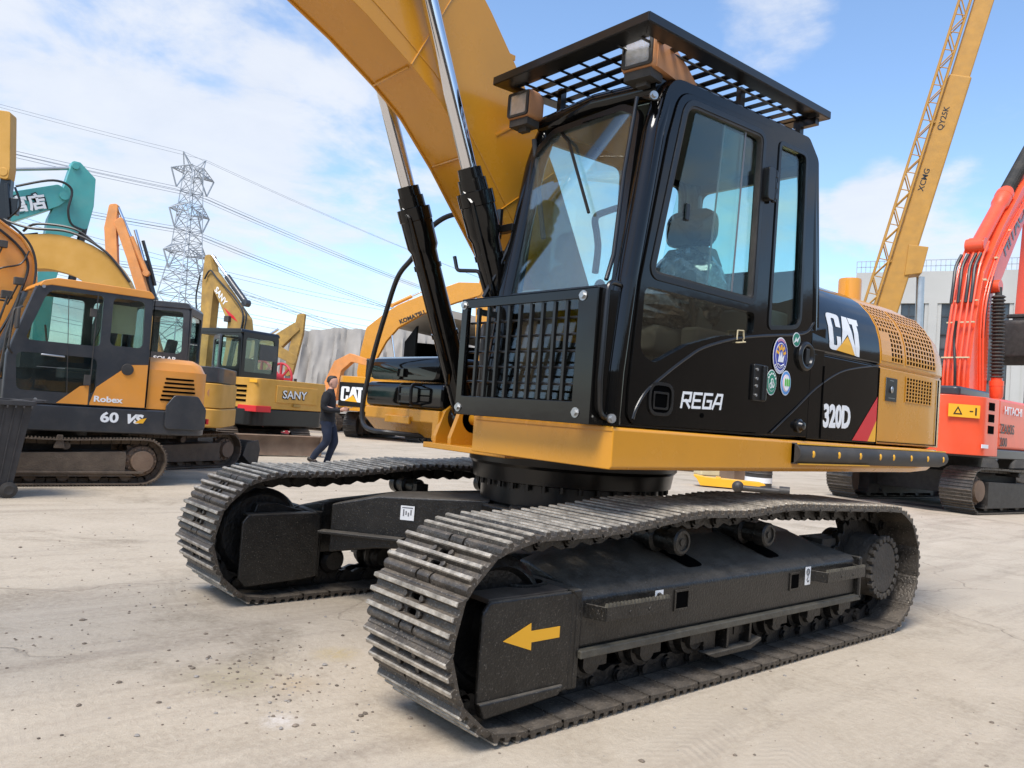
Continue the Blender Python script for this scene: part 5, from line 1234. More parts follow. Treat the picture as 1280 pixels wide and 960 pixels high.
# machine behind the dark cab: folded dirty yellow arm
b4 = fillet([(0.8, 1.0), (-1.1, 1.4), (-1.15, 2.9), (-0.75, 3.35), (0.10, 3.95), (0.25, 3.70), (-0.45, 3.05), (-0.55, 2.4), (1.2, 1.3)], 0.1, 3)
def bgplane(yaw, c, pts):  # local (x, z) points from a previously measured vertical plane
    return pts
o4 = far_digger('dirty yellow excavator with upright arm behind the one with open cab door', (-7.84, -24.42, 0), 139, 'yellow_dirty', H=0.7, W=1.15, L=3.0, zb=0.9, zt=1.6, cab=False,
    boom=fillet([(0.4, 1.0), (-0.05, 1.5), (0.20, 2.85), (0.55, 3.25), (1.60, 4.02), (1.78, 3.75), (1.15, 3.05), (0.95, 2.75), (0.95, 1.2)], 0.08, 3),
    arm_=fillet([(1.62, 4.30), (1.90, 4.36), (1.88, 3.6), (1.62, 2.1), (1.40, 2.0), (1.32, 2.3)], 0.05, 3), w=0.32, cyls=(((0.2, 3.15), (0.95, 3.72), 'arm_cylinder'),))
# orange reel rack / red drum
o = thing('hose_reel', (-5.2, -16.6, 0), 20, 'red steel drum frame standing on the deck beside the dark cab', 'frame')
m = MB()
for x in (-0.35, 0.35):
    for k in range(8):
        a = 2*PI*k/8; m.bar((x, 0, 1.75), (x, 0.42*math.cos(a), 1.75+0.42*math.sin(a)), 0.05, 0.05)
    m.tube([(x, 0.42*math.cos(2*PI*k/24), 1.75+0.42*math.sin(2*PI*k/24)) for k in range(25)], 0.035, 6)
m.cyl((-0.35, 0, 1.75), (0.35, 0, 1.75), 0.14)
m.build('drum', 'red', o)
m = MB()
for x in (-0.42, 0.42): m.bar((x, -0.4, 0), (x, 0, 1.75), 0.06, 0.06); m.bar((x, 0.4, 0), (x, 0, 1.75), 0.06, 0.06)
m.bar((-0.42, -0.4, 0.3), (0.42, -0.4, 0.3), 0.05, 0.05); m.bar((-0.42, 0.4, 0.3), (0.42, 0.4, 0.3), 0.05, 0.05); m.build('stand', 'red', o)

far_digger('small orange excavator with low folded boom far behind, just left of the walking man', (-11.9, -26.5, 0), 120, 'orange_pale', H=0.75, W=1.15, L=3.0, zb=0.9, zt=1.75, cab=False,
    boom=fillet([(0.5, 1.2), (0.2, 2.0), (0.6, 2.9), (1.3, 3.25), (2.3, 3.0), (2.3, 2.75), (1.4, 2.9), (0.95, 2.5), (0.8, 1.3)], 0.1, 3), arm_=fillet([(2.2, 3.2), (2.5, 3.1), (2.7, 1.6), (2.5, 1.6)], 0.05, 2), w=0.3)
far_digger('worn yellow excavator with low boom in the gap between the two dark cabs', (-5.4, -21.9, 0), 150, 'yellow_dirty', H=0.8, W=1.25, L=3.4, zb=0.95, zt=1.9, cab=True,
    boom=fillet([(0.8, 1.2), (0.5, 2.2), (0.9, 3.0), (1.6, 3.2), (2.8, 2.6), (2.7, 2.3), (1.7, 2.75), (1.3, 2.4), (1.2, 1.3)], 0.1, 3), w=0.35)
# machine (5): counterweight with logo towards the camera
o5 = far_digger('yellow excavator with black logo panel on its counterweight, seen behind the walking man', (-12.6, -21.4, 0), -145, 'yellow', H=0.92, W=1.42, L=4.0, zb=0.95, zt=2.15, cab=True, cabmt='black_satin', tmt='track_dark', rel=0)
m = MB(); m.plate(rrect(0.28, 1.30, 1.10, 1.93, 0.04), [], -2.735, -2.715, 'x'); o5p = m.build('logo_panel', 'black_satin', o5)
cat_logo(o5, lambda u, v, d: (-2.737-d, 1.22-u, 1.28+v), 0.80, 0.50)
# machine (6): the big yellow boom behind
bo6 = fillet([(-2.0, 1.9), (-2.15, 2.6), (-2.05, 3.6), (-1.88, 4.65), (-1.22, 5.25), (-0.53, 5.78), (0.53, 6.30), (2.11, 7.0), (3.2, 7.05), (3.2, 6.5), (2.16, 6.12), (0.6, 5.45), (-0.46, 4.75), (-0.95, 4.1), (-1.35, 3.2), (-1.45, 2.4), (-1.4, 1.9)], 0.25, 4)
o6 = far_digger('yellow excavator whose long lettered boom rises to the right behind the lift cylinders', (-16.0, -26.5, 0), 139, 'yellow', H=0.92, W=1.42, L=4.0, zb=1.05, zt=2.1, cab=True, tmt='track_dark',
    boom=[(x-0.05, z) for x, z in bo6], arm_=fillet([(3.0, 7.3), (3.5, 7.3), (3.7, 6.5), (3.4, 3.2), (3.1, 3.2), (2.9, 6.0)], 0.1, 3), w=0.42, cyls=(((-0.9, 5.75), (0.7, 6.65), 'arm_cylinder'), ((-0.2, 1.5), (-0.8, 4.4), 'lift_cylinder')))
T6 = frame((-0.42, -0.325, 4.92), (0.88, 0, 0.44), (0, -1, 0))
text('lettering', 'KOMATSU', 0.26, 'decal_black', o6, T6, sx=1.0, bold=0.01)
m = MB(); m.cyl((-1.9, 0.5, 2.1), (-1.9, 0.5, 2.35), 0.09, n=12); m.cyl((-1.0, 1.0, 2.1), (-1.0, 1.0, 2.35), 0.09, n=12); m.each('beacon', 'amber', o6)

# ---- (7) orange-red excavator on the right, seen from the rear
o = thing('excavator', (-14.6, -3.0, 0), 180, 'orange-red excavator at the right edge with bundled red pipes on its boom', 'excavator')
undercarriage(o, 4.2, 1.50, 0.90, 0.90, -6, 'track', 'track_dark', zp=1.1, pitch=0.19)
plan = fillet([(-2.15, -1.36), (1.6, -1.36), (1.6, 1.36), (-2.15, 1.36)], [0.55, 0.05, 0.05, 0.55], 7)
m = MB(); m.prism(plan, 1.08, 1.26, 'z'); dk = m.build('deck', 'charcoal', o, bevel=0.02)
planc = fillet([(-2.75, -0.9), (-2.1, -1.37), (-1.3, -1.37), (-1.3, 1.37), (-2.1, 1.37), (-2.75, 0.9)], [0.45, 0.5, 0.02, 0.02, 0.5, 0.45], 7)
m = MB(); m.prism(planc, 1.12, 2.22, 'z'); cw = m.build('counterweight', 'hitachi', o, bevel=0.09, seg=4)
m = MB(); m.prism([(-1.29, -1.365), (1.1, -1.365), (1.1, 1.0), (-1.29, 1.0)], 1.27, 2.25, 'z'); sp_ = m.build('side_panel', 'hitachi', o, bevel=0.06, seg=3)
m = MB(); m.prism(fillet([(-2.2, -0.95), (-0.5, -0.95), (-0.5, 0.95), (-2.2, 0.95)], 0.12, 4), 2.22, 2.42, 'z'); m.build('engine_cover', 'charcoal', o, bevel=0.06, seg=3)
m = MB()
for k in range(3): m.box((-1.72, -1.372, 1.62+0.22*k), (0.30, 0.012, 0.15))
m.build('vent', 'dark', cw)
for k, sx0 in ((0, -2.45),):
    m = MB(); m.box((0, 0, 0), (0.62, 0.006, 0.24), Matrix.Translation((-2.47, -1.155, 1.93)) @ Matrix.Rotation(R(-36), 4, 'Z')); wl = m.build('warning_label', 'decal_yellow', cw)
    Tm = Matrix.Translation((-2.47, -1.16, 1.93)) @ Matrix.Rotation(R(-36), 4, 'Z')
    m = MB(Tm); m.plate([(-0.22+0.0, -0.07), (-0.04, -0.07), (-0.13, 0.08)], [[(-0.185, -0.05), (-0.075, -0.05), (-0.13, 0.045)]], -0.004, -0.002, 'y'); m.bb(0.10, 0.17, -0.004, -0.002, -0.01, 0.01); m.bb(0.21, 0.24, -0.004, -0.002, -0.07, 0.07); m.build('warning_mark', 'decal_black', cw, smooth=0)
def t7(s_, sz, mt, x, z, sx=1.0, bold=0.004): text('lettering', s_, sz, mt, o, frame((x, -1.385, z), (1, 0, 0), (0, -1, 0)), sx=sx, bold=bold)
t7('HITACHI', 0.22, 'white', -1.05, 1.96, 1.2); t7('ZAXIS', 0.26, 'decal_black', -1.22, 1.58, 1.1); t7('200', 0.24, 'decal_black', -1.22, 1.33, 1.1)
m = MB(); m.box((-1.98, -1.37, 1.30), (0.34, 0.01, 0.07)); m.build('reflector', 'white', cw)
# boom: foot between the panels, going up and bending forward
b7 = [(0.30, 2.0), (0.28, 2.9), (0.50, 4.10), (0.85, 5.20), (1.90, 6.45), (3.2, 7.75), (4.6, 8.7), (5.6, 9.0), (5.7, 8.6), (4.6, 8.0), (3.25, 6.75), (2.0, 5.25), (1.45, 4.75), (1.32, 4.3), (1.35, 2.9), (1.3, 2.0)]
b = boomset(o, fillet(b7, 0.15, 3), 0.0, 0.52, 'hitachi', bev=0.01)
m = MB()
for y, dx in ((-0.20, 0.07), (-0.10, 0.08), (0.02, 0.08), (0.13, 0.08), (0.22, 0.07)):
    m.tube(smoothpts([(0.20-dx+0.06, y, 2.2), (0.22-dx, y, 2.9), (0.44-dx, y, 4.10), (0.78-dx, y, 5.25), (1.25-dx*0.6, y, 5.95)], 5), 0.028, 8)
for y in (-0.30, -0.36): m.tube(smoothpts([(0.9, y+0.02, 2.4), (0.75, y+0.02, 4.2), (1.3, y+0.02, 5.4), (2.4, y+0.03, 6.6), (4.0, y+0.03, 8.0)], 5), 0.022, 8)
m.build('hydraulic_pipe', 'hitachi', b)
m = MB()
for (x, z) in ((0.16, 3.2), (0.50, 4.5), (0.36, 4.0)): m.bar((x, -0.28, z), (x, 0.28, z), 0.06, 0.03)
for x, y, z in ((0.8, -0.30, 5.0), (1.4, -0.31, 5.6), (2.2, -0.31, 6.4)): m.box((x, y, z), (0.08, 0.06, 0.04))
m.each('pipe_clamp', 'cloth_sun', b)
m = MB()
for y in (-0.16, -0.06, 0.1, 0.24): m.tube(smoothpts([(0.42, y, 4.45), (0.50, y, 4.9), (0.66, y+0.03, 5.3), (0.88, y, 5.62)], 5), 0.035, 8)
m.tube(smoothpts([(1.25, -0.30, 5.15), (0.95, -0.33, 4.7), (0.82, -0.33, 4.2), (0.85, -0.30, 3.7)], 5), 0.035, 8)
m.tube(smoothpts([(0.18, -0.02, 2.3), (0.12, -0.02, 3.0), (0.22, 0.06, 3.6), (0.12, 0.0, 4.0)], 5), 0.03, 8)
m.build('hose', 'hose', b)
c = cylinder_pair(o, 'arm_cylinder', (1.05, -0.02, 5.85), (4.6, -0.02, 9.3), 0.155, 0.10, 0.48, 'hitachi', 'rubber')
m = MB(); p0, p1 = Vector((2.75, -0.02, 7.50)), Vector((4.3, -0.02, 9.0))
n = 26; m.tube([tuple(p0.lerp(p1, i/(n*2))) for i in range(n*2+1)], [0.165 if i % 2 else 0.125 for i in range(n*2+1)], 16); m.build('rubber_boot', 'rubber', c, smooth=0)
m = MB()
m.cyl((1.30, -0.46, 4.92), (1.30, 0.30, 4.92), 0.15, n=22); m.cyl((1.05, -0.2, 5.85), (1.05, 0.2, 5.85), 0.16, n=18)
m.each('boom_boss', 'hitachi', b)
for y in (-0.42, 0.42):
    c = cylinder_pair(o, 'lift_cylinder', (1.55, y, 1.45), (1.30, y, 4.90), 0.115, 0.07, 0.42, 'hitachi', 'rubber')
    m = MB(); p0, p1 = Vector((1.455, y, 2.85)), Vector((1.32, y, 4.72))
    n = 24; m.tube([tuple(p0.lerp(p1, i/(n*2))) for i in range(n*2+1)], [0.15 if i % 2 else 0.10 for i in range(n*2+1)], 16); m.build('rubber_boot', 'rubber', c, smooth=0)
text('lettering', 'HITACHI', 0.52, 'decal_grey', o, frame((2.10, -0.268, 5.75), (0.70, 0, 0.72), (0, -1, 0)), sx=1.1, bold=0.012)
# raised arm hanging at the edge and dark bucket
m = MB(); m.prism([(5.4, 9.4), (6.0, 9.2), (5.4, 6.5), (4.75, 4.55), (4.45, 4.7), (4.75, 7.4)], -0.2, 0.2, 'y'); m.build('arm', 'hitachi', o, bevel=0.02)
m = MB(); m.prism(fillet([(2.85, 4.38), (5.0, 4.62), (5.3, 4.2), (5.1, 3.60), (3.1, 3.30), (2.88, 3.5)], 0.12, 4), -0.65, 0.0, 'y'); 
for k in range(4): m.box((3.1+0.45*k, -0.3, 4.50), (0.12, 0.5, 0.10))
m.build('bucket', 'track_dark', o, bevel=0.03)
cab_bg(o, -0.2, 1.6, 0.35, 1.34, 1.27, 3.0, 'black_satin', None, 0.3)

# ---- (8) truck crane with lattice-sided jib
CX, CY = -29.85, -10.8
o = thing('truck_crane', (CX, CY, 0), 120, 'yellow truck crane with its long boom raised behind the rear hood of the big excavator', 'crane')
m = MB(); m.bb(-5.0, 6.5, -1.25, 1.25, 0.95, 1.35); m.bb(-3.0, 1.5, -1.2, 1.2, 1.36, 1.7); m.build('chassis', 'charcoal', o, bevel=0.04)
for x in (-3.4, -2.1, 3.2, 4.6):
    for y in (-1.1, 1.1):
        m = MB(); m.lathe((x, y-0.16, 0.52), (0, 1, 0), [(0, 0), (0, 0.30), (0.02, 0.48), (0.06, 0.52), (0.26, 0.52), (0.30, 0.48), (0.32, 0.30), (0.26, 0.2), (0.26, 0)], 30); m.build('wheel', 'rubber', o)
m = MB(); m.prism(fillet([(5.3, 0.7), (7.0, 0.7), (7.05, 1.6), (6.8, 2.7), (5.3, 2.7)], 0.12, 4), -1.25, -0.1, 'y'); m.build('driver_cab', 'crane', o, bevel=0.04)
m = MB(); m.bb(5.5, 6.5, -1.26, -1.252, 1.7, 2.5); m.bb(6.86, 6.95, -1.1, -0.2, 1.7, 2.4); m.build('window', 'charcoal', o)
m = MB(); m.lathe((-0.5, 0, 1.7), (0, 0, 1), [(0, 0), (0, 0.9), (0.25, 0.9), (0.25, 0)], 30); m.bb(-2.6, 1.0, -1.1, 1.1, 1.96, 2.5); m.prism([(-1.9, 2.5), (-1.4, 4.2), (-0.9, 4.3), (-0.4, 2.5)], -0.5, 0.5, 'y'); m.build('turntable', 'crane', o, bevel=0.05)
m = MB(); m.prism(fillet([(0.0, 2.5), (1.5, 2.5), (1.5, 3.2), (1.2, 4.0), (0.0, 4.0)], 0.12, 4), 0.3, 1.15, 'y'); m.build('operator_cab', 'crane', o, bevel=0.04)
CB0 = (-1.1, 0, 3.9); CB1 = (2.85, 0, 20.9)
d = (Vector(CB1)-Vector(CB0)).normalized(); nn = Vector((-d.z, 0, d.x))
m = MB(); m.bar(CB0, tuple(Vector(CB0)+d*13.0), 0.72, 0.86); bm_ = m.build('crane_boom', 'crane', o, bevel=0.08, seg=3)
m = MB(); m.bar(tuple(Vector(CB0)+d*12.9), tuple(Vector(CB0)+d*26.0), 0.60, 0.72); m.bar(tuple(Vector(CB0)+d*25.9), tuple(Vector(CB0)+d*36.0), 0.46, 0.56); m.build('boom_extension', 'crane', bm_, bevel=0.05)
m = MB(); a = Vector(CB0)+d*5.0
m.prism([(a.x+0.1, a.z-0.6), (a.x+0.75, a.z-0.5), (a.x+0.95, a.z+0.6), (a.x+0.2, a.z+0.7)], -0.42, 0.42, 'y'); m.build('boom_collar', 'crane', bm_, bevel=0.03)
cylinder_pair(o, 'lift_cylinder', (0.9, 0, 2.4), (CB0[0]+d.x*4.6+0.85, 0, CB0[2]+d.z*4.6-0.2), 0.24, 0.16, 0.35, 'crane', 'steel')
# folded lattice jib along the boom's side
m = MB()
pa = [Vector(CB0)+d*(0.4+0.75*k) for k in range(28)]
CN = [(-0.45, 0.50), (0.0, 0.50), (-0.45, 0.92), (0.0, 0.92)]
P_ = lambda q, c: tuple(q+nn*c[1]+Vector((0, c[0], 0)))
for c_ in CN: m.tube([P_(pa[0], c_), P_(pa[-1], c_)], 0.045, 6)
for k in range(27):
    for i0, i1 in ((0, 2), (1, 3), (2, 3), (0, 1)):
        if k % 2: i0, i1 = i1, i0
        m.tube([P_(pa[k], CN[i0]), P_(pa[k+1], CN[i1])], 0.028, 5)
    for i0, i1 in ((0, 2), (2, 3)): m.tube([P_(pa[k], CN[i0]), P_(pa[k], CN[i1])], 0.022, 5)
for k in (6, 14, 22): m.bar(P_(pa[k], (-0.2, 0.40)), P_(pa[k], (-0.2, 0.55)), 0.45, 0.10)
m.build('lattice_jib', 'crane', bm_)
for s_, t_ in (('XCMG', 8.0), ('QY25K', 10.6)):
    Tc = frame(tuple(Vector(CB0)+d*t_+nn*0.05+Vector((0, -0.365, 0))), tuple(d), (0, -1, 0))
    text('lettering', s_, 0.30, 'decal_black', o, Tc, sx=1.1, bold=0.004)

# ---- (9) orange machine behind the left cab with a raised folded arm
o9 = far_digger('pale orange excavator with steep raised boom, far behind the orange mini excavator', (-2.45, -21.45, 0), 150, 'orange_pale', H=0.9, W=1.3, L=3.6, zb=1.0, zt=2.0, cab=True,
    boom=fillet([(1.4, 1.2), (0.72, 3.6), (0.20, 5.0), (-0.22, 6.0), (-0.02, 6.2), (0.28, 5.5), (0.85, 4.1), (1.3, 2.6), (1.8, 1.3)], 0.1, 3),
    arm_=fillet([(-0.16, 6.55), (-0.40, 6.50), (-0.48, 5.8), (-0.28, 4.3), (0.0, 2.9), (0.2, 3.0), (0.02, 4.4), (-0.16, 5.9)], 0.08, 3), w=0.32, cyls=(((0.75, 4.6), (-0.18, 6.45), 'arm_cylinder'),))
cylinder_pair(o9, 'bucket_cylinder', (0.95, 0.22, 3.9), (0.25, 0.22, 5.9), 0.09, 0.05, 0.55, 'charcoal', gland=False)
m = MB(); m.tube(smoothpts([(-0.15, 0.2, 5.4), (-0.6, 0.2, 4.9), (-0.6, 0.2, 4.5), (-0.2, 0.2, 4.3)], 6), 0.03, 6); m.tube(smoothpts([(0.5, 0.2, 5.6), (0.75, 0.2, 4.9), (0.95, 0.2, 4.3)], 6), 0.05, 6); m.build('hose', 'hose', o9)

# ---- (10) teal excavator beyond the left edge with its arm folded over
o = far_digger('teal excavator reaching in from the left edge with lettered boom and hanging arm', (6.2, -14.4, 0), 180, 'teal', H=0.85, W=1.3, L=3.6, zb=1.0, zt=2.0, cab=True, rel=0)
# boom and arm are laid out in world-like metres from x=0.5 (local x = 5.7 - shown)
ox = 5.7
fx = lambda pts: [(x+ox, z) for x, z in pts]
m = MB(); m.prism(fillet(fx([(-4.6, 1.4), (-3.6, 3.6), (-2.6, 4.35), (-1.03, 4.72), (-0.2, 5.08), (-0.02, 5.0), (-0.02, 4.80), (-0.15, 4.66), (-1.0, 4.12), (-2.4, 3.7), (-3.2, 2.9), (-4.0, 1.3)]), 0.08, 3), -0.62, -0.22, 'y'); b = m.build('boom', 'teal', o, bevel=0.01)
m = MB(); m.prism(fillet(fx([(0.02, 5.62), (0.16, 5.62), (0.46, 5.36), (0.47, 4.80), (0.40, 4.35), (0.10, 4.1), (-0.08, 3.2), (-0.10, 2.0), (-0.38, 2.0), (-0.40, 3.2), (-0.30, 4.4), (-0.08, 5.1)]), 0.05, 3), -0.56, -0.28, 'y')
m.cyl((ox+0.08, -0.6, 5.52), (ox+0.08, -0.24, 5.52), 0.07, n=18); m.build('arm', 'teal', o, bevel=0.01)
m = MB(); m.cyl((ox-0.08, -0.66, 4.88), (ox-0.08, -0.18, 4.88), 0.085, n=18); m.build('pivot', 'teal', o)
cylinder_pair(o, 'arm_cylinder', (ox-2.6, -0.42, 4.75), (ox+0.06, -0.42, 5.50), 0.07, 0.035, 0.5, 'teal', 'steel', gland=False)
m = MB(); m.cyl((ox+0.36, -0.42, 4.45), (ox+0.22, -0.42, 3.2), 0.075, n=14); m.build('bucket_cylinder', 'black_satin', o)
m = MB(); m.tube(smoothpts([(ox-0.9, -0.66, 4.86), (ox-0.3, -0.68, 5.12), (ox+0.02, -0.70, 5.02), (ox+0.0, -0.68, 4.6), (ox+0.10, -0.62, 4.35), (ox+0.35, -0.6, 4.28)], 6), 0.024, 6); m.build('hose', 'hose', o)
text('lettering', '官店', 0.31, 'white', o, frame((ox-0.92, -0.632, 4.38), (0.93, 0, 0.36), (0, -1, 0)), sx=1.0, bold=0.012)
text('lettering', '官店', 0.31, 'decal_black', o, frame((ox-0.92, -0.626, 4.38), (0.93, 0, 0.36), (0, -1, 0)), sx=1.0, bold=0.035)
TXT_TEAL = o

# ---- person walking right, looking at a phone
def skinmesh(name, joints, edges, mt, parent, root=0, sub=2):
    me = bpy.data.meshes.new(name); me.from_pydata([j[0] for j in joints], edges, []); me.materials.append(MATS[mt])
    ob = bpy.data.objects.new(name, me); COL.objects.link(ob); ob.parent = parent
    s = ob.modifiers.new('skin', 'SKIN'); s.use_smooth_shade = True
    for i, j in enumerate(joints):
        r_ = j[1]; r_ = r_ if isinstance(r_, tuple) else (r_, r_)
        me.skin_vertices[0].data[i].radius = r_; me.skin_vertices[0].data[i].use_root = (i == root)
    b = ob.modifiers.new('sub', 'SUBSURF'); b.levels = sub; b.render_levels = sub
    dg = bpy.context.evaluated_depsgraph_get(); nm = bpy.data.meshes.new_from_object(ob.evaluated_get(dg))
    ob.modifiers.clear(); ob.data = nm
    for p in nm.polygons: p.use_smooth = True
    return ob
# local: +X is the walking direction, Z up
def fat(j, d): r_ = j[1]; return (j[0], tuple(a+d for a in r_) if isinstance(r_, tuple) else r_+d)
pe = thing('person', (-3.49, -10.02, 0), 139, 'man in black long-sleeved top and blue jeans walking while looking at his phone', 'person')
J = [((0.00, 0, 0.95), (0.13, 0.10)), ((-0.01, 0, 1.10), (0.135, 0.105)), ((-0.01, 0, 1.28), (0.155, 0.11)), ((0.00, 0, 1.40), (0.12, 0.09)), ((0.02, 0, 1.48), 0.058), ((0.045, 0, 1.54), 0.056),
     ((0.0, 0.17, 1.41), 0.062), ((-0.03, 0.22, 1.14), 0.046), ((0.20, 0.17, 1.10), 0.036), ((0.27, 0.13, 1.12), 0.030),
     ((0.0, -0.17, 1.41), 0.062), ((-0.02, -0.22, 1.14), 0.046), ((0.21, -0.15, 1.08), 0.036), ((0.28, -0.10, 1.10), 0.030),
     ((0.0, 0.09, 0.88), 0.098), ((0.13, 0.10, 0.50), 0.062), ((0.02, 0.10, 0.10), 0.040), ((0.16, 0.11, 0.035), 0.034),
     ((0.0, -0.09, 0.88), 0.098), ((0.03, -0.10, 0.50), 0.062), ((-0.22, -0.10, 0.16), 0.040), ((-0.12, -0.11, 0.06), 0.034)]
E_ = [(0, 1), (1, 2), (2, 3), (3, 4), (4, 5), (3, 6), (6, 7), (7, 8), (8, 9), (3, 10), (10, 11), (11, 12), (12, 13), (0, 14), (14, 15), (15, 16), (16, 17), (0, 18), (18, 19), (19, 20), (20, 21)]
cov = {0, 1, 2, 3, 6, 7, 8, 10, 11, 12, 14, 15, 18, 19}
J2 = list(J); J2[3] = ((0, 0, 1.38), (0.085, 0.06)); J2[2] = ((-0.01, 0, 1.26), (0.12, 0.09)); J2[6] = ((-0.005, 0.155, 1.375), 0.045); J2[10] = ((-0.005, -0.155, 1.375), 0.045)
body = skinmesh('body', [fat(j, -0.022 if isinstance(j[1], tuple) else -0.008) if i in cov else j for i, j in enumerate(J2)], E_, 'skin', pe)
# head and face fused on one mesh
m = MB()
hd = []
for z, x0, x1, w in ((1.50, 0.00, 0.085, 0.045), (1.52, -0.005, 0.125, 0.052), (1.545, -0.02, 0.132, 0.062), (1.575, -0.045, 0.135, 0.070), (1.60, -0.055, 0.137, 0.075), (1.63, -0.06, 0.138, 0.078), (1.66, -0.06, 0.136, 0.078), (1.69, -0.055, 0.125, 0.072), (1.715, -0.03, 0.10, 0.055), (1.73, 0.0, 0.07, 0.03)):
    hd.append([((x0+x1)/2+(x1-x0)/2*math.cos(2*PI*k/16), w*math.sin(2*PI*k/16), z) for k in range(16)])
m.loft(hd); m.loft([[(0.130, 0.014, 1.585), (0.130, -0.014, 1.585), (0.128, -0.008, 1.63), (0.128, 0.008, 1.63)], [(0.158, 0.008, 1.588), (0.158, -0.008, 1.588), (0.132, -0.005, 1.632), (0.132, 0.005, 1.632)]])
for s in (1, -1): m.sphere((0.03, s*0.080, 1.605), 0.028, 8, (0.6, 0.3, 1.0))
# hands: palm, four fingers and a thumb
for s in (1, -1):
    hx, hy, hz = (0.30, 0.11*s, 1.11)
    m.sphere((hx, hy, hz), 0.042, 8, (1.1, 0.5, 0.9))
    for k, l in enumerate((0.062, 0.070, 0.066, 0.052)):
        z = hz+0.022-0.015*k
        m.tube([(hx+0.03, hy, z), (hx+0.03+l*0.55, hy-s*0.012, z), (hx+0.03+l*0.8, hy-s*0.035, z)], [0.009, 0.0085, 0.007], 6)
    m.tube([(hx, hy-s*0.01, hz+0.03), (hx+0.03, hy-s*0.03, hz+0.045), (hx+0.055, hy-s*0.035, hz+0.045)], [0.011, 0.010, 0.008], 6)
o_ = m.build('head', 'skin', body, smooth=60)
bpy.context.view_layer.update()
# join head and hands to the body mesh so that it is one figure
bm = bmesh.new(); bm.from_mesh(body.data); bm.from_mesh(o_.data); bm.to_mesh(body.data); bm.free(); bpy.data.objects.remove(o_, do_unlink=True)
for p in body.data.polygons: p.use_smooth = True
m = MB()
hh = []
for z, x0, x1, w in ((1.61, -0.067, 0.01, 0.079), (1.65, -0.068, 0.050, 0.0815), (1.69, -0.064, 0.118, 0.077), (1.722, -0.045, 0.122, 0.062), (1.742, -0.010, 0.085, 0.032)):
    hh.append([((x0+x1)/2-0.004+(x1-x0)/2*math.cos(2*PI*k/16), w*math.sin(2*PI*k/16), z) for k in range(16)])
m.loft(hh); m.build('hair', 'hair', pe, smooth=60)
def ell(cx, cz, rx, ry, tilt=0.0, cy=0.0, n=20): return [(cx+rx*math.cos(2*PI*k/n), cy+ry*math.sin(2*PI*k/n), cz+tilt*math.cos(2*PI*k/n)) for k in range(n)]
def wrinkle(mb, amp, sc):
    for i, v in enumerate(mb.v):
        w = noise.noise_vector(v*sc); mb.v[i] = v+w*amp
m = MB()
m.loft([ell(0.01, 0.86, 0.138, 0.182), ell(0.005, 0.90, 0.142, 0.186), ell(0.0, 1.00, 0.132, 0.180), ell(-0.005, 1.12, 0.136, 0.186), ell(-0.01, 1.24, 0.142, 0.202), ell(-0.01, 1.33, 0.135, 0.212), ell(-0.005, 1.39, 0.112, 0.205), ell(0.005, 1.43, 0.088, 0.150), ell(0.018, 1.465, 0.068, 0.080), ell(0.026, 1.485, 0.060, 0.062)])
for s, el, wr_ in ((1, (-0.04, 0.235, 1.13), (0.245, 0.165, 1.105)), (-1, (-0.03, -0.235, 1.13), (0.25, -0.145, 1.085))):
    P = smoothpts([(-0.005, s*0.165, 1.395), (-0.02, s*0.215, 1.27), el, (0.08, s*0.215, 1.085), wr_], 6)
    m.tube(P, [0.078-0.034*k/(len(P)-1) for k in range(len(P))], 14)
wrinkle(m, 0.012, 9.0)
m.build('sweater', 'shirt', pe, smooth=70)
m = MB()
m.loft([ell(0.01, 0.97, 0.126, 0.170), ell(0.0, 0.90, 0.136, 0.180), ell(0.0, 0.82, 0.135, 0.178), ell(0.02, 0.76, 0.115, 0.165)])
for s, P in ((1, [(0.01, 0.09, 0.86), (0.09, 0.10, 0.66), (0.13, 0.10, 0.48), (0.08, 0.10, 0.28), (0.02, 0.10, 0.07)]), (-1, [(0.0, -0.09, 0.86), (0.03, -0.10, 0.66), (0.03, -0.10, 0.48), (-0.10, -0.10, 0.30), (-0.21, -0.10, 0.14)])):
    Q = smoothpts(P, 6); m.tube(Q, [0.103-0.042*k/(len(Q)-1) for k in range(len(Q))], 14)
wrinkle(m, 0.013, 8.0)
m.build('jeans', 'jeans', pe, smooth=70)
m = MB()
for (x, y, z, a) in ((0.07, 0.105, 0.05, 0), (-0.17, -0.105, 0.10, 25)):
    T = Matrix.Translation((x, y, z)) @ Matrix.Rotation(R(a), 4, 'Y')
    m.loft([[tuple(T @ Vector((xx, yy*w, zz*h-0.01))) for yy, zz in circle(0, 0, 1, 10)] for xx, w, h in ((-0.13, 0.025, 0.03), (-0.10, 0.042, 0.045), (0.0, 0.045, 0.048), (0.10, 0.047, 0.035), (0.15, 0.03, 0.02))])
m.build('shoe', 'hair', pe)
ph = MB(); ph.box((0, 0, 0), (0.15, 0.075, 0.009), Matrix.Rotation(R(-20), 4, 'Y'))
po = ph.build('phone', 'decal_grey', None, bevel=0.003); tag(po, 'phone held in front of the man in the black top', 'phone')
po.matrix_world = pe.matrix_world @ Matrix.Translation((0.36, 0.10, 1.155)) if False else Matrix.Translation((-3.49, -10.02, 0)) @ Matrix.Rotation(R(139), 4, 'Z') @ Matrix.Translation((0.37, 0.07, 1.14))

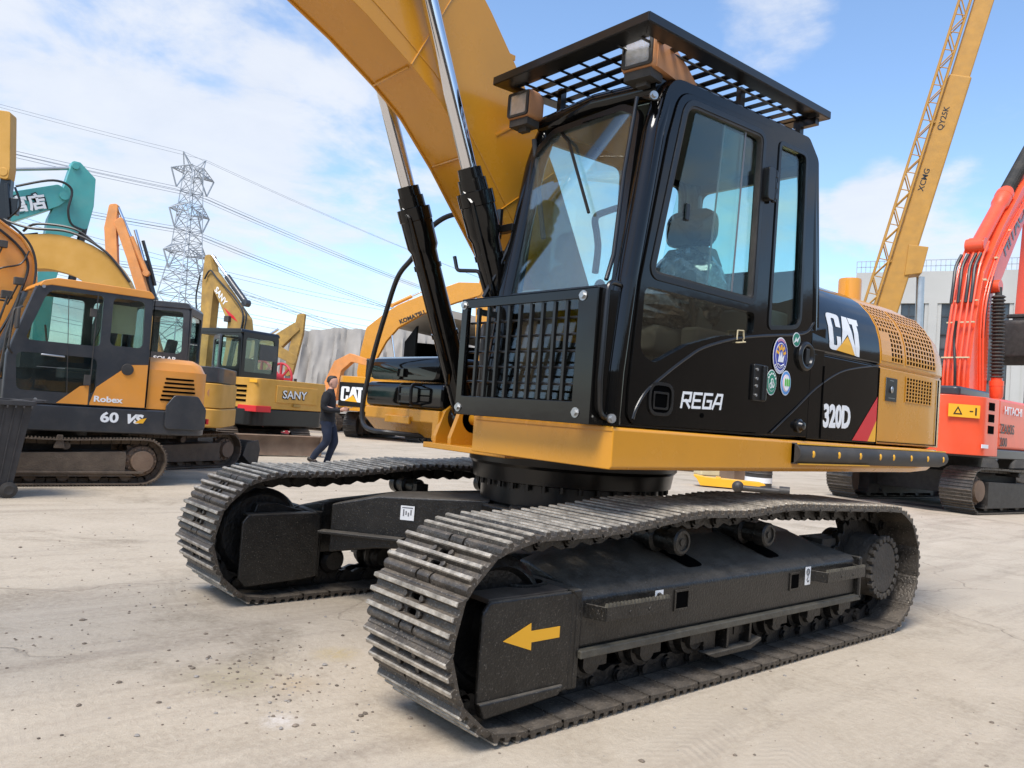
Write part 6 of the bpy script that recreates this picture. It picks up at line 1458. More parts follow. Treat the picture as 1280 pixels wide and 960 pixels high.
# ---- wheeled bin
o = thing('rubbish_bin', (2.60, -6.24, 0), 6, 'dusty dark wheeled rubbish bin cut by the left edge of the picture', 'bin')
m = MB(); m.loft([[(sx*w, sy*d_, z) for sx, sy in ((1, 1), (-1, 1), (-1, -1), (1, -1))] for z, w, d_ in ((0.12, 0.34, 0.27), (1.0, 0.44, 0.36), (1.0, 0.42, 0.34), (0.16, 0.32, 0.25))])
for k in range(9):
    x = -0.36+0.09*k; m.bar((x*0.80, 0.275, 0.16), (x, 0.362, 0.97), 0.02, 0.012)
    y = -0.30+0.075*k; m.bar((-0.345, y*0.75, 0.16), (-0.442, y, 0.97), 0.02, 0.012)
bb_ = m.build('bin_body', 'bin', o, bevel=0.006)
m = MB(); m.plate(rrect(-0.47, 0.47, -0.39, 0.39, 0.05), [rrect(-0.42, 0.42, -0.34, 0.34, 0.04)], 0.98, 1.03, 'z')
for k in range(12): m.box((-0.42+0.076*k, 0.40, 0.965), (0.012, 0.03, 0.025))
m.bar((-0.47, -0.2, 1.02), (-0.60, -0.2, 1.03), 0.04, 0.03); m.bar((-0.47, 0.2, 1.02), (-0.60, 0.2, 1.03), 0.04, 0.03); m.bar((-0.60, -0.24, 1.03), (-0.60, 0.24, 1.03), 0.035, 0.03)
m.build('rim', 'bin', o, bevel=0.006)
for y in (-0.28, 0.28):
    m = MB(); m.lathe((-0.30, y-0.025, 0.085), (0, 1, 0), [(0, 0), (0, 0.035), (-0.004, 0.045), (0, 0.06), (0.005, 0.085), (0.045, 0.085), (0.05, 0.06), (0.054, 0.045), (0.05, 0.035), (0.05, 0)], 22); m.build('wheel', 'rubber', o)

# ---- ground clutter between the platform and the far track
o = thing('tray', (-11.0, -6.0, 0), 125, 'bright yellow bracket lying on the ground beneath the platform edge', 'bracket')
m = MB(); m.prism(fillet([(-0.62, 0.03), (0.60, 0.03), (0.60, 0.12), (0.76, 0.15), (0.60, 0.19), (-0.52, 0.21), (-0.80, 0.25), (-0.70, 0.17)], 0.02, 3), -0.2, 0.2, 'y'); m.bb(-0.3, -0.2, -0.18, 0.18, 0.2, 0.23); m.build('bracket_body', 'decal_yellow', o, bevel=0.02)
o = thing('hydraulic_part', (-10.6, -4.95, 0), 120, 'greasy black hydraulic cylinder lying next to the yellow bracket', 'machine part')
m = MB(); m.cyl((-0.5, 0, 0.10), (0.35, 0, 0.10), 0.06, n=18); m.cyl((0.3, 0, 0.11), (0.5, 0, 0.11), 0.10, n=18); m.sphere((-0.5, 0, 0.12), 0.12, 10); m.build('part_body', 'track_dark', o)
o = thing('oil_drum', (-12.6, -6.3, 0), 0, 'black drum with a white band standing behind the yellow bracket', 'drum')
m = MB(); m.lathe((0, 0, 0), (0, 0, 1), [(0, 0), (0, 0.30), (0.3, 0.30), (0.31, 0.315), (0.33, 0.30), (0.58, 0.30), (0.6, 0.315), (0.62, 0.30), (0.88, 0.30), (0.88, 0)], 26); m.build('drum_body', 'rubber', o)
m = MB(); m.lathe((0, 0, 0.10), (0, 0, 1), [(0, 0.302), (0, 0.306), (0.12, 0.306), (0.12, 0.302)], 26); m.build('band', 'white', o)
for i, (x, y, sx, sy, sz, mt_, lab) in enumerate(((-14.6, -10.2, 1.1, 0.5, 0.45, 'stone', 'long brown block lying leftmost behind the yellow bracket'), (-14.2, -8.7, 0.8, 0.5, 0.6, 'cloth_sun', 'pale beige box between the brown block and the black drum'), (-13.6, -7.5, 0.7, 0.6, 0.55, 'rust', 'rough brown block directly left of the black drum'))):
    m = MB(); m.box((0, 0, sz/2), (sx, sy, sz), Matrix.Rotation(R(10*i-40), 4, 'Z')); q = m.build(('block', 'box', 'block')[i], mt_, None, bevel=0.04, seg=3); q.location = (x, y, 0); tag(q, lab, ('block', 'box', 'block')[i])
o = thing('scrap_part', (-13.8, -4.5, 0), 0, 'small bundle of scrap metal fittings on bare ground left of the far tracks', 'scrap')
m = MB(); random.seed(4)
for k in range(9): a = random.uniform(0, 6.28); x, y = random.uniform(-0.3, 0.3), random.uniform(-0.3, 0.3); m.cyl((x, y, 0.06), (x+0.35*math.cos(a), y+0.35*math.sin(a), random.uniform(0.05, 0.25)), random.uniform(0.03, 0.07), n=8)
m.build('fittings', 'track_dark', o)
m = MB(); m.prism([(-13.2, -3.3), (-12.6, -3.5), (-12.4, -2.4), (-12.8, -2.0), (-13.3, -2.4)], 0.004, 0.03, 'z'); q = m.build('dark_patch', 'rubber', None, smooth=0); tag(q, 'flat dark patch on the ground by the orange-red excavator', 'mat')  # thin dark sheet laid flat on the ground

# ---- stockpile, shed, building
o = thing('stockpile', (-28, -50, 0), 0, 'long grey-beige stockpile ridge with folded slopes behind the yellow machines', 'stockpile')
m = MB(); nx, nz = 260, 26
A = Vector((-19.5, -52.0, 0)); B = Vector((-50, -33.5, 0)); dr_ = (B-A).normalized(); nr = Vector((-dr_.y, dr_.x, 0)); nr = nr if nr.y > 0 else -nr
vs = []
for i in range(nx+1):
    t = i/nx; base = A.lerp(B, t)
    hgt = 5.9+4.0*t+0.22*noise.noise(Vector((t*22, 0, 0)))
    hgt *= min(1, t*14+0.25)
    for j in range(nz+1):
        s_ = j/nz; fold = noise.noise(Vector((i*0.19+s_*1.5, s_*1.0, 3.0)))+0.5*noise.noise(Vector((i*0.5, s_*3, 7.0)))
        off = nr*((1-s_)*4.5+fold*0.9*(0.3+s_*(1-s_)*3)) if s_ < 0.999 else nr*(fold*0.2)
        z = hgt*(s_**0.9)+fold*0.15
        if j == 0: z = -0.2
        vs.append(tuple(base+off+Vector((0, 0, z))-Vector(o.location)))
fs = [(i*(nz+1)+j, (i+1)*(nz+1)+j, (i+1)*(nz+1)+j+1, i*(nz+1)+j+1) for i in range(nx) for j in range(nz)]
nb = len(vs)
for i in range(nx+1): p = A.lerp(B, i/nx)-nr*6-Vector(o.location); vs.append((p.x, p.y, -0.2))
fs += [(i*(nz+1)+nz, (i+1)*(nz+1)+nz, nb+i+1, nb+i) for i in range(nx)]
m.add(vs, fs); mat('tarp', (0.27, 0.245, 0.215), 0.9, var=0.25, vscale=0.35, dust=0.3, dscale=1.5, dustcol=(0.36, 0.33, 0.29), bump=0.6, bscale=4); m.build('pile', 'tarp', o, smooth=60)
o = thing('shed', (-24.0, -36.5, 0), 60, 'low open shed with pale roof edge and dark interior beneath the lettered boom', 'shed')
m = MB(); m.bb(-5.5, 6, -1.2, -1.1, 0, 5.6); m.bb(-5.5, -5.3, -1.1, 7, 0, 5.6); m.bb(-5.5, 6, 7.0, 7.1, 0, 5.2)
m.build('wall', 'dark', o); m = MB(); m.prism([(7.6, 5.2), (7.6, 5.6), (-1.8, 6.9), (-1.8, 6.5)], -5.8, 6.3, 'x'); m.build('roof', 'tarp', o)
mat('bld_wall', (0.42, 0.41, 0.38), 0.8, var=0.06, vscale=0.4); mat('bld_grey', (0.085, 0.085, 0.09), 0.7, var=0.08, vscale=0.3); mat('bld_glass', (0.035, 0.045, 0.055), 0.12, coat=0.3, var=0.3, vscale=0.5)
b1 = Vector((-63.2, -28.9, 0)); b0 = Vector((-70.5, -9.0, 0)); bd = (b1-b0); bl_ = bd.length; byaw = math.degrees(math.atan2(bd.y, bd.x))
o = thing('office_building', tuple(b0), byaw, 'pale grey multi-storey building with dark windows and roof railing behind the orange-red excavator', 'building')
BH = 15.6; m = MB(); m.bb(0, bl_+0.0, 0.4, 14, 0, BH) if False else m.bb(0, bl_+0.0, -14, -0.4, 0, BH)
m.build('wall', 'bld_grey', o)
# find outward side: camera side must be +y or -y in local frame
lc = Matrix.Rotation(-R(byaw), 4, 'Z') @ (Vector((3.8, 3.7, 0))-b0); sgn = 1 if lc.y > 0 else -1
wl = MB(); wn = []; fl = 3.7
wl.bb(0, bl_+0.0, -0.4, 0.0, BH-2.6, BH+0.1)
nb_ = 7; wd = (bl_+0.0)/nb_
for k in range(nb_+1): wl.bb(max(0, k*wd-0.32), k*wd+0.32, -0.4, 0.02, 0, BH-2.6); wl.bb(max(0, k*wd-0.62), k*wd+0.62, -0.4, -0.10, 0, BH-2.6)
for k in range(nb_):
    for f in range(4): wl.bb(k*wd+wd*0.5-0.09, k*wd+wd*0.5+0.09, -0.38, -0.06, 0, BH-2.6) if False else None
wl.build('facade', 'bld_wall', o)
for k in range(nb_):
    for f in range(4):
        z = BH-2.7-(f+1)*fl+1.25
        if z < 0: continue
        w0 = k*wd+0.64; w1 = (k+1)*wd-0.64
        q = MB(); q.bb(w0, w1, -0.36, -0.30, z, z+2.5); wq = q.build('window', 'bld_glass', o, smooth=0)
        q = MB()
        for g in range(4): x = w0+(w1-w0)*g/3; q.bb(x-0.05, x+0.05, -0.29, -0.22, z, z+2.5)
        for zz in (z, z+1.5, z+2.5): q.bb(w0, w1, -0.29, -0.23, zz-0.05, zz+0.05)
        q.build('window_frame', 'charcoal', wq, smooth=0)
q = MB()
for k in range(60): q.bb(k*(bl_+0.0)/59-0.03, k*(bl_+0.0)/59+0.03, -0.2, -0.14, BH+0.1, BH+1.1)
for z in (0.6, 1.1): q.bb(0, bl_+0.0, -0.2, -0.14, BH+z-0.03, BH+z+0.03)
q.build('roof_railing', 'galv', o, smooth=0)
o = thing('annex_building', (-63.5, -29.6, 0), byaw, 'lower grey building end behind the exhaust pipe, left of the multi-storey building', 'building')
m = MB(); m.bb(0, 5.2, -10, 0, 0, 13.0); m.build('wall', 'bld_wall', o); m = MB()
for f in range(3): m.bb(1.6, 3.6, 0.0, 0.05, 1.5+3.7*f, 3.6+3.7*f)
m.build('window', 'bld_glass', o)

# ---- pylon and wires
PX, PY = -42.2, -139.5
pyl = thing('power_pylon', (PX, PY, -6), 20, 'tall grey lattice electricity pylon against the sky', 'pylon')
def lattice(mb, w0, w1, z0, z1, n, r=0.11):
    for k in range(n):
        a, b = k/n, (k+1)/n; wa, wb = w0+(w1-w0)*a, w0+(w1-w0)*b; za, zb = z0+(z1-z0)*a, z0+(z1-z0)*b
        ca = [(wa, wa), (-wa, wa), (-wa, -wa), (wa, -wa)]; cb = [(wb, wb), (-wb, wb), (-wb, -wb), (wb, -wb)]
        for i in range(4):
            j = (i+1) % 4
            mb.tube([(*ca[i], za), (*cb[i], zb)], r*1.3, 4); mb.tube([(*ca[i], za), (*cb[j], zb)], r*0.8, 4); mb.tube([(*ca[j], za), (*cb[i], zb)], r*0.8, 4); mb.tube([(*cb[i], zb), (*cb[j], zb)], r*0.8, 4)
m = MB(); lattice(m, 5.8, 2.9, -2, 23.7, 5, 0.10); lattice(m, 2.9, 1.85, 23.7, 31, 3, 0.09); lattice(m, 1.85, 1.1, 31, 46.5, 7, 0.08); m.build('mast', 'galv', pyl, smooth=0)
ARMS = []
for z, L1, L2, b0_ in ((31.0, 4.6, 4.4, 1.8), (38.3, 4.2, 4.2, 1.4), (45.2, 4.5, 4.5, 1.1)):
    m = MB()
    for s, L_a in ((1, L1), (-1, L2)):
        tip = (s*L_a, 0, z)
        for yy in (-b0_, b0_):
            for zz in (z, z+1.5): m.tube([(s*b0_, yy, zz), tip], 0.10, 4)
        for k in range(5):
            t = k/5; x = s*(b0_+(L_a-b0_)*t); w_ = b0_*(1-t); h_ = 1.5*(1-t); t2 = (k+1)/5; x2 = s*(b0_+(L_a-b0_)*t2); w2 = b0_*(1-t2); h2_ = 1.5*(1-t2)
            m.tube([(x, -w_, z), (x2, w2, z)], 0.07, 4); m.tube([(x, w_, z), (x2, w2, z+h2_)], 0.07, 4); m.tube([(x, -w_, z+h_), (x2, -w2, z)], 0.07, 4); m.tube([(x, w_, z+h_), (x, -w_, z+h_)], 0.07, 4)
        m.tube([(s*L_a, 0, z), (s*(L_a-1.3), 0, z-3.0)], 0.14, 5); m.tube([(s*(b0_+0.3), 0, z), (s*(L_a-1.3), 0, z-3.0)], 0.14, 5)
        ARMS.append((s*(L_a-1.3), z-3.0))
    m.each('cross_arm', 'galv', pyl, smooth=0)
m = MB()
for s in (1, -1):
    for yy in (-1, 1): m.tube([(s*1.1, yy, 45.5), (s*2.4, 0, 48.6)], 0.10, 4)
    m.tube([(s*0.2, 0, 46.5), (s*2.4, 0, 48.6)], 0.10, 4)
m.build('top_horn', 'galv', pyl, smooth=0)
Mw = Matrix.Translation((PX, PY, -6)) @ Matrix.Rotation(R(20), 4, 'Z')
# line direction: to the lower right of the picture it runs away and to the left it comes nearer
la = Vector((-0.985, -0.10, 0)).normalized()
def wire(p, q, sag, r=0.036, cat='power_line', lab=None):
    pts = []
    for k in range(25):
        t = k/24; v = p.lerp(q, t); v.z -= sag*4*t*(1-t); pts.append(tuple(v))
    m = MB(); m.tube(pts, r, 4); w = m.build('power_line', 'wire', None, smooth=0)
    return tag(w, 'thin overhead power line strung across the sky beside the pylon', 'power line', 'overhead power lines')
for (x, z) in ARMS:
    p = Mw @ Vector((x, 0, z))
    for dz in (0.0, -0.45):
        a = p+Vector((0, 0, dz)); side_ = Vector((0, 0, 0))
        wire(a, a+la*260+Vector((0, 0, -10)), 9); wire(a, a-la*150+Vector((0, 4, 3)), 3)
for s in (1, -1):
    a = Mw @ Vector((s*2.4, 0, 48.6)); wire(a, a+la*260+Vector((0, 0, -10)), 8, 0.025); wire(a, a-la*150+Vector((0, 4, 3)), 3, 0.025)
# a second, farther line running roughly parallel
for k, (zl, dy) in enumerate(((31.0, 0), (30.2, 1), (27.0, 3), (25.0, 0), (22.6, 2), (21.8, 2), (20.0, 0), (18.0, 3), (17.3, 3), (15.5, 0), (13.2, 3), (12.4, 3), (10.0, 0))):
    p = Vector((30, -178-dy, zl+9)); q = Vector((-170, -182-dy, zl-3)); wire(p, q, 5.0, 0.042)

# ---- unseen bank added behind the viewer to darken the reflections
o = thing('reflection_bank', (0, 0, 0), 0, 'unseen brown bank added behind the viewer to darken reflections', 'reflection bank')
m = MB(); secs = []
for k in range(61):
    a = R(-42+210*k/60); rr = 24+3*noise.noise(Vector((k*0.3, 0, 0))); hh = 6.5+2.2*noise.noise(Vector((k*0.45, 5, 0))); ca, sa = math.cos(a), math.sin(a)
    secs.append([(3.8+(rr+dx)*ca, 3.7+(rr+dx)*sa, z) for dx, z in ((0, -0.3), (1.6, hh*0.45), (3.2, hh*0.8), (4.6, hh), (7, hh*1.02), (12, -0.3))])
m.loft(secs); mat('bank', (0.09, 0.07, 0.05), 0.95, var=0.3, vscale=0.15); m.build('bank', 'bank', o, smooth=60)
# ================================================================ GROUND, SKY, LIGHT, CAMERA
def ground_mat():
    m = bpy.data.materials.new('yard_ground'); m.use_nodes = True; nt = m.node_tree; N = nt.nodes; L = nt.links; b = N['Principled BSDF']
    tc = N.new('ShaderNodeTexCoord')
    def noise_(sc, det=6, rough=0.55, dist=0.0, scale3=None):
        n = N.new('ShaderNodeTexNoise'); n.inputs['Scale'].default_value = sc; n.inputs['Detail'].default_value = det; n.inputs['Roughness'].default_value = rough; n.inputs['Distortion'].default_value = dist
        if scale3:
            mp = N.new('ShaderNodeMapping'); mp.inputs['Scale'].default_value = scale3[0]; mp.inputs['Rotation'].default_value = (0, 0, scale3[1]); L.new(tc.outputs['Object'], mp.inputs['Vector']); L.new(mp.outputs[0], n.inputs['Vector'])
        else: L.new(tc.outputs['Object'], n.inputs['Vector'])
        return n.outputs['Fac']
    def ramp(f, p0, p1, c0=(0, 0, 0), c1=(1, 1, 1)):
        r = N.new('ShaderNodeValToRGB'); r.color_ramp.elements[0].position = p0; r.color_ramp.elements[1].position = p1
        r.color_ramp.elements[0].color = tuple(c0)+(1,); r.color_ramp.elements[1].color = tuple(c1)+(1,); L.new(f, r.inputs['Fac']); return r.outputs['Color']
    def mix(f, a, b_, mode='MIX', amt=None):
        x = N.new('ShaderNodeMixRGB'); x.blend_type = mode
        if isinstance(f, float): x.inputs['Fac'].default_value = f
        else: L.new(f, x.inputs['Fac'])
        for k, v in (('Color1', a), ('Color2', b_)):
            if isinstance(v, tuple): x.inputs[k].default_value = v+(1,)
            else: L.new(v, x.inputs[k])
        return x.outputs['Color']
    def math_(op, a, b_=None, c=None):
        x = N.new('ShaderNodeMath'); x.operation = op
        for i, v in enumerate((a, b_, c)):
            if v is None: continue
            if isinstance(v, (int, float)): x.inputs[i].default_value = v
            else: L.new(v, x.inputs[i])
        return x.outputs[0]
    big = noise_(0.22, 8, 0.6); med = noise_(1.6, 9, 0.65, 0.4); fine = noise_(28, 8, 0.7); vf = noise_(160, 4, 0.7)
    streak = noise_(1.0, 7, 0.65, 0.2, ((0.35, 3.2, 1), R(35)))
    col = ramp(med, 0.30, 0.72, (0.355, 0.290, 0.212), (0.49, 0.412, 0.315))
    col = mix(ramp(big, 0.42, 0.66), col, (0.43, 0.365, 0.28), amt=0.5)
    col = mix(math_('MULTIPLY', ramp(streak, 0.50, 0.66), 0.60), col, (0.25, 0.20, 0.15))
    # darker, damp-stained patches and fine grit
    pat = noise_(0.75, 10, 0.72, 0.8); col = mix(math_('MULTIPLY', ramp(pat, 0.53, 0.68), 0.75), col, (0.20, 0.16, 0.11))
    col = mix(math_('MULTIPLY', ramp(fine, 0.38, 0.68), 0.5), col, (0.54, 0.465, 0.355)); col = mix(math_('MULTIPLY', ramp(vf, 0.56, 0.70), 0.70), col, (0.23, 0.19, 0.15))
    sp0 = N.new('ShaderNodeSeparateXYZ'); L.new(tc.outputs['Object'], sp0.inputs[0])
    for (px, py, rr, c_, am) in STAINS:
        dx = math_('SUBTRACT', sp0.outputs[0], px); dy = math_('SUBTRACT', sp0.outputs[1], py)
        dd = math_('SQRT', math_('ADD', math_('MULTIPLY', dx, dx), math_('MULTIPLY', dy, dy)))
        dd = math_('ADD', dd, math_('MULTIPLY', math_('SUBTRACT', med, 0.5), rr*1.6))
        q = N.new('ShaderNodeMapRange'); q.inputs['From Min'].default_value = rr; q.inputs['From Max'].default_value = rr*0.2; L.new(dd, q.inputs['Value'])
        col = mix(math_('MULTIPLY', math_('MULTIPLY', q.outputs[0], ramp(fine, 0.35, 0.6)), am), col, c_)
    # cracks: thin voronoi edges, sparse
    vo = N.new('ShaderNodeTexVoronoi'); vo.feature = 'DISTANCE_TO_EDGE'; vo.inputs['Scale'].default_value = 0.45
    wv = N.new('ShaderNodeMapping'); L.new(tc.outputs['Object'], wv.inputs['Vector']); 
    nz = N.new('ShaderNodeTexNoise'); nz.inputs['Scale'].default_value = 2.5; nz.inputs['Detail'].default_value = 8; L.new(tc.outputs['Object'], nz.inputs['Vector'])
    va = N.new('ShaderNodeVectorMath'); va.operation = 'MULTIPLY_ADD'; va.inputs[1].default_value = (0.7, 0.7, 0); L.new(nz.outputs['Color'], va.inputs[0]); L.new(tc.outputs['Object'], va.inputs[2]); L.new(va.outputs[0], vo.inputs['Vector'])
    ck = N.new('ShaderNodeMapRange'); ck.inputs['From Min'].default_value = 0.0; ck.inputs['From Max'].default_value = 0.006; ck.inputs['To Min'].default_value = 1; ck.inputs['To Max'].default_value = 0; ck.clamp = True
    L.new(vo.outputs['Distance'], ck.inputs['Value']); cm = math_('MULTIPLY', ck.outputs[0], math_('MULTIPLY', ramp(big, 0.45, 0.6), 0.45)); col = mix(cm, col, (0.2, 0.16, 0.12))
    # tyre and crawler prints: bands with ribs
    sep = N.new('ShaderNodeSeparateXYZ'); L.new(tc.outputs['Object'], sep.inputs[0]); X, Y = sep.outputs[0], sep.outputs[1]
    bumps = None
    for (px, py, ang, half, per, amt, ext) in ((0.95, 1.78, 196, 0.14, 0.055, 0.62, 1.4), (1.05, 2.18, 200, 0.12, 0.05, 0.5, 1.3), (3.0, -1.2, 12, 0.16, 0.06, 0.35, 6.0), (3.4, -0.2, 14, 0.16, 0.06, 0.30, 6.0), (-4.5, 3.8, 172, 0.22, 0.08, 0.4, 6.0), (2.6, 0.15, 35, 0.13, 0.05, 0.4, 1.6)):
        ca, sa = math.cos(R(ang)), math.sin(R(ang))
        u = math_('ADD', math_('MULTIPLY', math_('SUBTRACT', X, px), ca), math_('MULTIPLY', math_('SUBTRACT', Y, py), sa))
        v = math_('ADD', math_('MULTIPLY', math_('SUBTRACT', X, px), -sa), math_('MULTIPLY', math_('SUBTRACT', Y, py), ca))
        v = math_('ADD', v, math_('MULTIPLY', math_('SUBTRACT', nz.outputs['Fac'], 0.5), 0.06))
        av = math_('ABSOLUTE', v); mr = N.new('ShaderNodeMapRange'); mr.inputs['From Min'].default_value = half; mr.inputs['From Max'].default_value = half*0.82; L.new(av, mr.inputs['Value'])
        mu = N.new('ShaderNodeMapRange'); mu.inputs['From Min'].default_value = ext; mu.inputs['From Max'].default_value = ext*0.4; L.new(math_('ABSOLUTE', u), mu.inputs['Value'])
        rib = math_('SINE', math_('MULTIPLY', math_('ADD', u, math_('MULTIPLY', av, 0.9)), 2*PI/per)); rib = math_('GREATER_THAN', rib, 0.1)
        k = math_('MULTIPLY', math_('MULTIPLY', mr.outputs[0], mu.outputs[0]), math_('MULTIPLY_ADD', rib, 0.7, 0.3))
        k = math_('MULTIPLY', k, ramp(med, 0.42, 0.62)); k = math_('MULTIPLY', k, ramp(fine, 0.30, 0.60)); k = math_('MULTIPLY', k, amt*0.6)
        col = mix(k, col, (0.27, 0.225, 0.18)); bumps = k if bumps is None else math_('ADD', bumps, k)
    L.new(col, b.inputs['Base Color']); b.inputs['Roughness'].default_value = 0.92
    b.inputs['Specular IOR Level'].default_value = 0.25
    h = math_('ADD', math_('MULTIPLY', med, 0.5), math_('MULTIPLY', fine, 0.14)); h = math_('ADD', h, math_('MULTIPLY', vf, 0.05)); h = math_('ADD', h, math_('MULTIPLY', streak, 0.3)); h = math_('SUBTRACT', h, math_('MULTIPLY', bumps, 0.3)); h = math_('SUBTRACT', h, math_('MULTIPLY', cm, 0.4))
    bp = N.new('ShaderNodeBump'); bp.inputs['Strength'].default_value = 0.75; bp.inputs['Distance'].default_value = 0.06; L.new(h, bp.inputs['Height']); L.new(bp.outputs[0], b.inputs['Normal'])
    MATS['ground'] = m
ground_mat()
m = MB(); S_ = 900
m.add([(-S_, -S_, 0), (S_, -S_, 0), (S_, S_, 0), (-S_, S_, 0)], [(0, 1, 2, 3)]); g = m.build('ground', 'ground', None, smooth=0); tag(g, kind='structure')
# grit and small stones
random.seed(11); m = MB()
def pebble(x, y, r):
    vs = []; n = 6
    for z, k in ((-0.2, 0.8), (0.35, 1.0), (0.8, 0.5)):
        for i in range(n): a = 2*PI*i/n; rr = r*k*random.uniform(0.7, 1.25); vs.append((x+rr*math.cos(a), y+rr*math.sin(a), max(0, z*r*0.8)))
    fs = [(i, (i+1) % n, n+(i+1) % n, n+i) for i in range(n)]+[(n+i, n+(i+1) % n, 2*n+(i+1) % n, 2*n+i) for i in range(n)]+[tuple(range(2*n, 3*n))]
    m.mark(random.choice((0, 0, 1))); m.add(vs, fs)
for k in range(1300):
    if k < 700: x, y = random.uniform(-1, 3.4), random.uniform(-4, 3.4)
    else: x, y = random.uniform(-12, 4), random.uniform(-12, 4)
    pebble(x, y, abs(random.gauss(0, 0.0035))+0.002)
for k in range(420):  # loose dirt clumps
    cx, cy = random.choice(((2.3, 0.3), (2.25, 0.55), (2.15, 0.1), (2.3, 0.8), (-3.8, 2.2), (3.0, -0.6), (1.6, 2.6), (2.2, -1.2)))
    pebble(random.gauss(cx, 0.22), random.gauss(cy, 0.22), abs(random.gauss(0, 0.0045))+0.002)
gv = m.build('gravel', ['stone', 'tarp'], None, smooth=0); tag(gv, 'loose grit and small stones scattered over the dusty yard', 'gravel', kind='stuff')

# world
SUN_EL, SUN_AZ = R(58), R(20)     # azimuth of the sun, measured from +X towards +Y
w = bpy.data.worlds.new('World'); scene.world = w; w.use_nodes = True; nt = w.node_tree; N = nt.nodes; L = nt.links
bg = N['Background']; bg.inputs['Strength'].default_value = 0.14
sky = N.new('ShaderNodeTexSky'); sky.sky_type = 'NISHITA'; sky.sun_disc = False; sky.sun_elevation = SUN_EL; sky.sun_rotation = PI/2-SUN_AZ
sky.air_density = 1.0; sky.dust_density = 0.7; sky.ozone_density = 1.6
tc = N.new('ShaderNodeTexCoord')
def M2(op, a, b_=None, c=None):
    x = N.new('ShaderNodeMath'); x.operation = op
    for i, v in enumerate((a, b_, c)):
        if v is None: continue
        if isinstance(v, (int, float)): x.inputs[i].default_value = v
        else: L.new(v, x.inputs[i])
    return x.outputs[0]
sp = N.new('ShaderNodeSeparateXYZ'); L.new(tc.outputs['Generated'], sp.inputs[0])
zc = M2('MAXIMUM', sp.outputs[2], 0.0); den = M2('ADD', zc, 0.16)
cv = N.new('ShaderNodeCombineXYZ'); L.new(M2('DIVIDE', sp.outputs[0], den), cv.inputs[0]); L.new(M2('DIVIDE', sp.outputs[1], den), cv.inputs[1])
def wn(sc, det, rough, dist=0.0, loc=(0, 0, 0)):
    mp = N.new('ShaderNodeMapping'); mp.inputs['Location'].default_value = loc; L.new(cv.outputs[0], mp.inputs['Vector'])
    n = N.new('ShaderNodeTexNoise'); n.inputs['Scale'].default_value = sc; n.inputs['Detail'].default_value = det; n.inputs['Roughness'].default_value = rough; n.inputs['Distortion'].default_value = dist; L.new(mp.outputs[0], n.inputs['Vector']); return n.outputs['Fac']
n1 = wn(1.1, 10, 0.58, 0.35, (3.1, 1.7, 0)); n2 = wn(3.4, 10, 0.62, 0.3, (0.4, 5.2, 0))
f = M2('ADD', M2('MULTIPLY', n1, 0.66), M2('MULTIPLY', n2, 0.34))
# a large bank of cloud stands at the left of the view: raise coverage towards that direction
def blob(az, el, rad, amt):
    d = Vector((math.cos(R(az))*math.cos(R(el)), math.sin(R(az))*math.cos(R(el)), math.sin(R(el))))
    vd = N.new('ShaderNodeVectorMath'); vd.operation = 'DOT_PRODUCT'; vn = N.new('ShaderNodeVectorMath'); vn.operation = 'NORMALIZE'
    L.new(tc.outputs['Generated'], vn.inputs[0]); L.new(vn.outputs[0], vd.inputs[0]); vd.inputs[1].default_value = tuple(d)
    mr = N.new('ShaderNodeMapRange'); mr.interpolation_type = 'SMOOTHSTEP'; mr.inputs['From Min'].default_value = math.cos(R(rad)); mr.inputs['From Max'].default_value = math.cos(R(rad*0.3)); mr.inputs['To Min'].default_value = 0; mr.inputs['To Max'].default_value = amt
    L.new(vd.outputs['Value'], mr.inputs['Value']); return mr.outputs[0]
for bl__ in CLOUDS: f = M2('ADD', f, blob(*bl__))
mr = N.new('ShaderNodeMapRange'); mr.interpolation_type = 'SMOOTHSTEP'; mr.inputs['From Min'].default_value = 0.50; mr.inputs['From Max'].default_value = 0.66; L.new(f, mr.inputs['Value'])
cov = M2('MULTIPLY', mr.outputs[0], 0.88)
hz = N.new('ShaderNodeMapRange'); hz.inputs['From Min'].default_value = 0.0; hz.inputs['From Max'].default_value = 0.22; hz.inputs['To Min'].default_value = 0.35; hz.inputs['To Max'].default_value = 0.0; L.new(sp.outputs[2], hz.inputs['Value'])
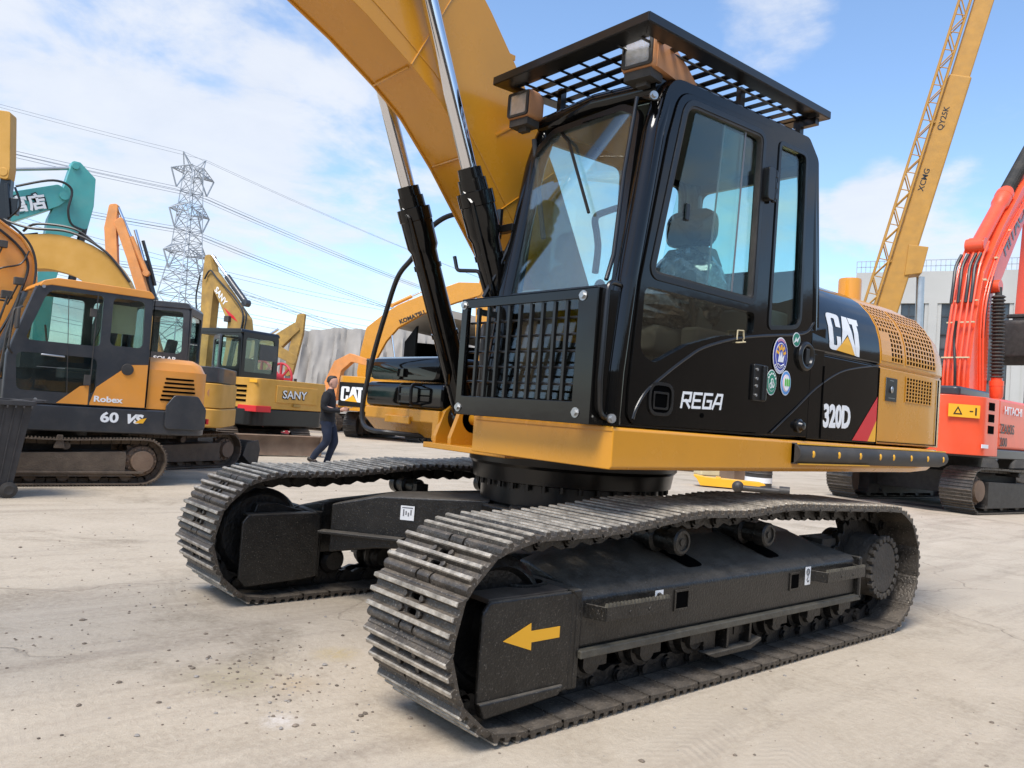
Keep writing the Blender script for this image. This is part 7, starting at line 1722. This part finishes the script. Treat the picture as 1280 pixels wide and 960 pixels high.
mx = N.new('ShaderNodeMixRGB'); L.new(hz.outputs[0], mx.inputs['Fac']); hs = N.new('ShaderNodeHueSaturation'); hs.inputs['Saturation'].default_value = 1.06; hs.inputs['Value'].default_value = 1.35; L.new(sky.outputs[0], hs.inputs['Color']); L.new(hs.outputs[0], mx.inputs['Color1']); mx.inputs['Color2'].default_value = (3.7, 4.3, 5.4, 1)
mx2 = N.new('ShaderNodeMixRGB'); L.new(cov, mx2.inputs['Fac']); L.new(mx.outputs[0], mx2.inputs['Color1'])
cr = N.new('ShaderNodeMixRGB'); L.new(n2, cr.inputs['Fac']); cr.inputs['Color1'].default_value = (3.7, 4.0, 4.6, 1); cr.inputs['Color2'].default_value = (5.0, 5.1, 5.3, 1); L.new(cr.outputs[0], mx2.inputs['Color2'])
L.new(mx2.outputs[0], bg.inputs['Color'])
# sun
sl = bpy.data.lights.new('sun', 'SUN'); sl.energy = 3.1; sl.angle = R(25); sl.color = (1.0, 0.955, 0.89)
so = bpy.data.objects.new('sun', sl); COL.objects.link(so)
dv = -Vector((math.cos(SUN_AZ)*math.cos(SUN_EL), math.sin(SUN_AZ)*math.cos(SUN_EL), math.sin(SUN_EL)))
so.rotation_euler = dv.to_track_quat('-Z', 'Y').to_euler(); so.location = (0, 0, 30)
# camera
F = Vector((-0.65403027, -0.75557086, 0.03683859)); Rr = Vector((-0.75230892, 0.65476214, 0.0729234)); U = Vector((0.07921931, -0.01998011, 0.99665696))
cam = bpy.data.cameras.new('camera'); cam.sensor_width = 36; cam.sensor_fit = 'HORIZONTAL'; cam.lens = 986.86/1280*36; cam.clip_start = 0.05; cam.clip_end = 3000
co = bpy.data.objects.new('camera', cam); COL.objects.link(co)
co.matrix_world = Matrix(((Rr.x, U.x, -F.x, 3.80273), (Rr.y, U.y, -F.y, 3.71944), (Rr.z, U.z, -F.z, 1.27605), (0, 0, 0, 1)))
scene.camera = co
scene.render.resolution_x = 1024; scene.render.resolution_y = 768
scene.render.engine = 'CYCLES'
scene.cycles.max_bounces = 8; scene.cycles.transparent_max_bounces = 16
vs_ = scene.view_settings; vs_.view_transform = 'Standard'; vs_.look = 'None'; vs_.exposure = 0.5; vs_.gamma = 1.0; vs_.use_curve_mapping = False
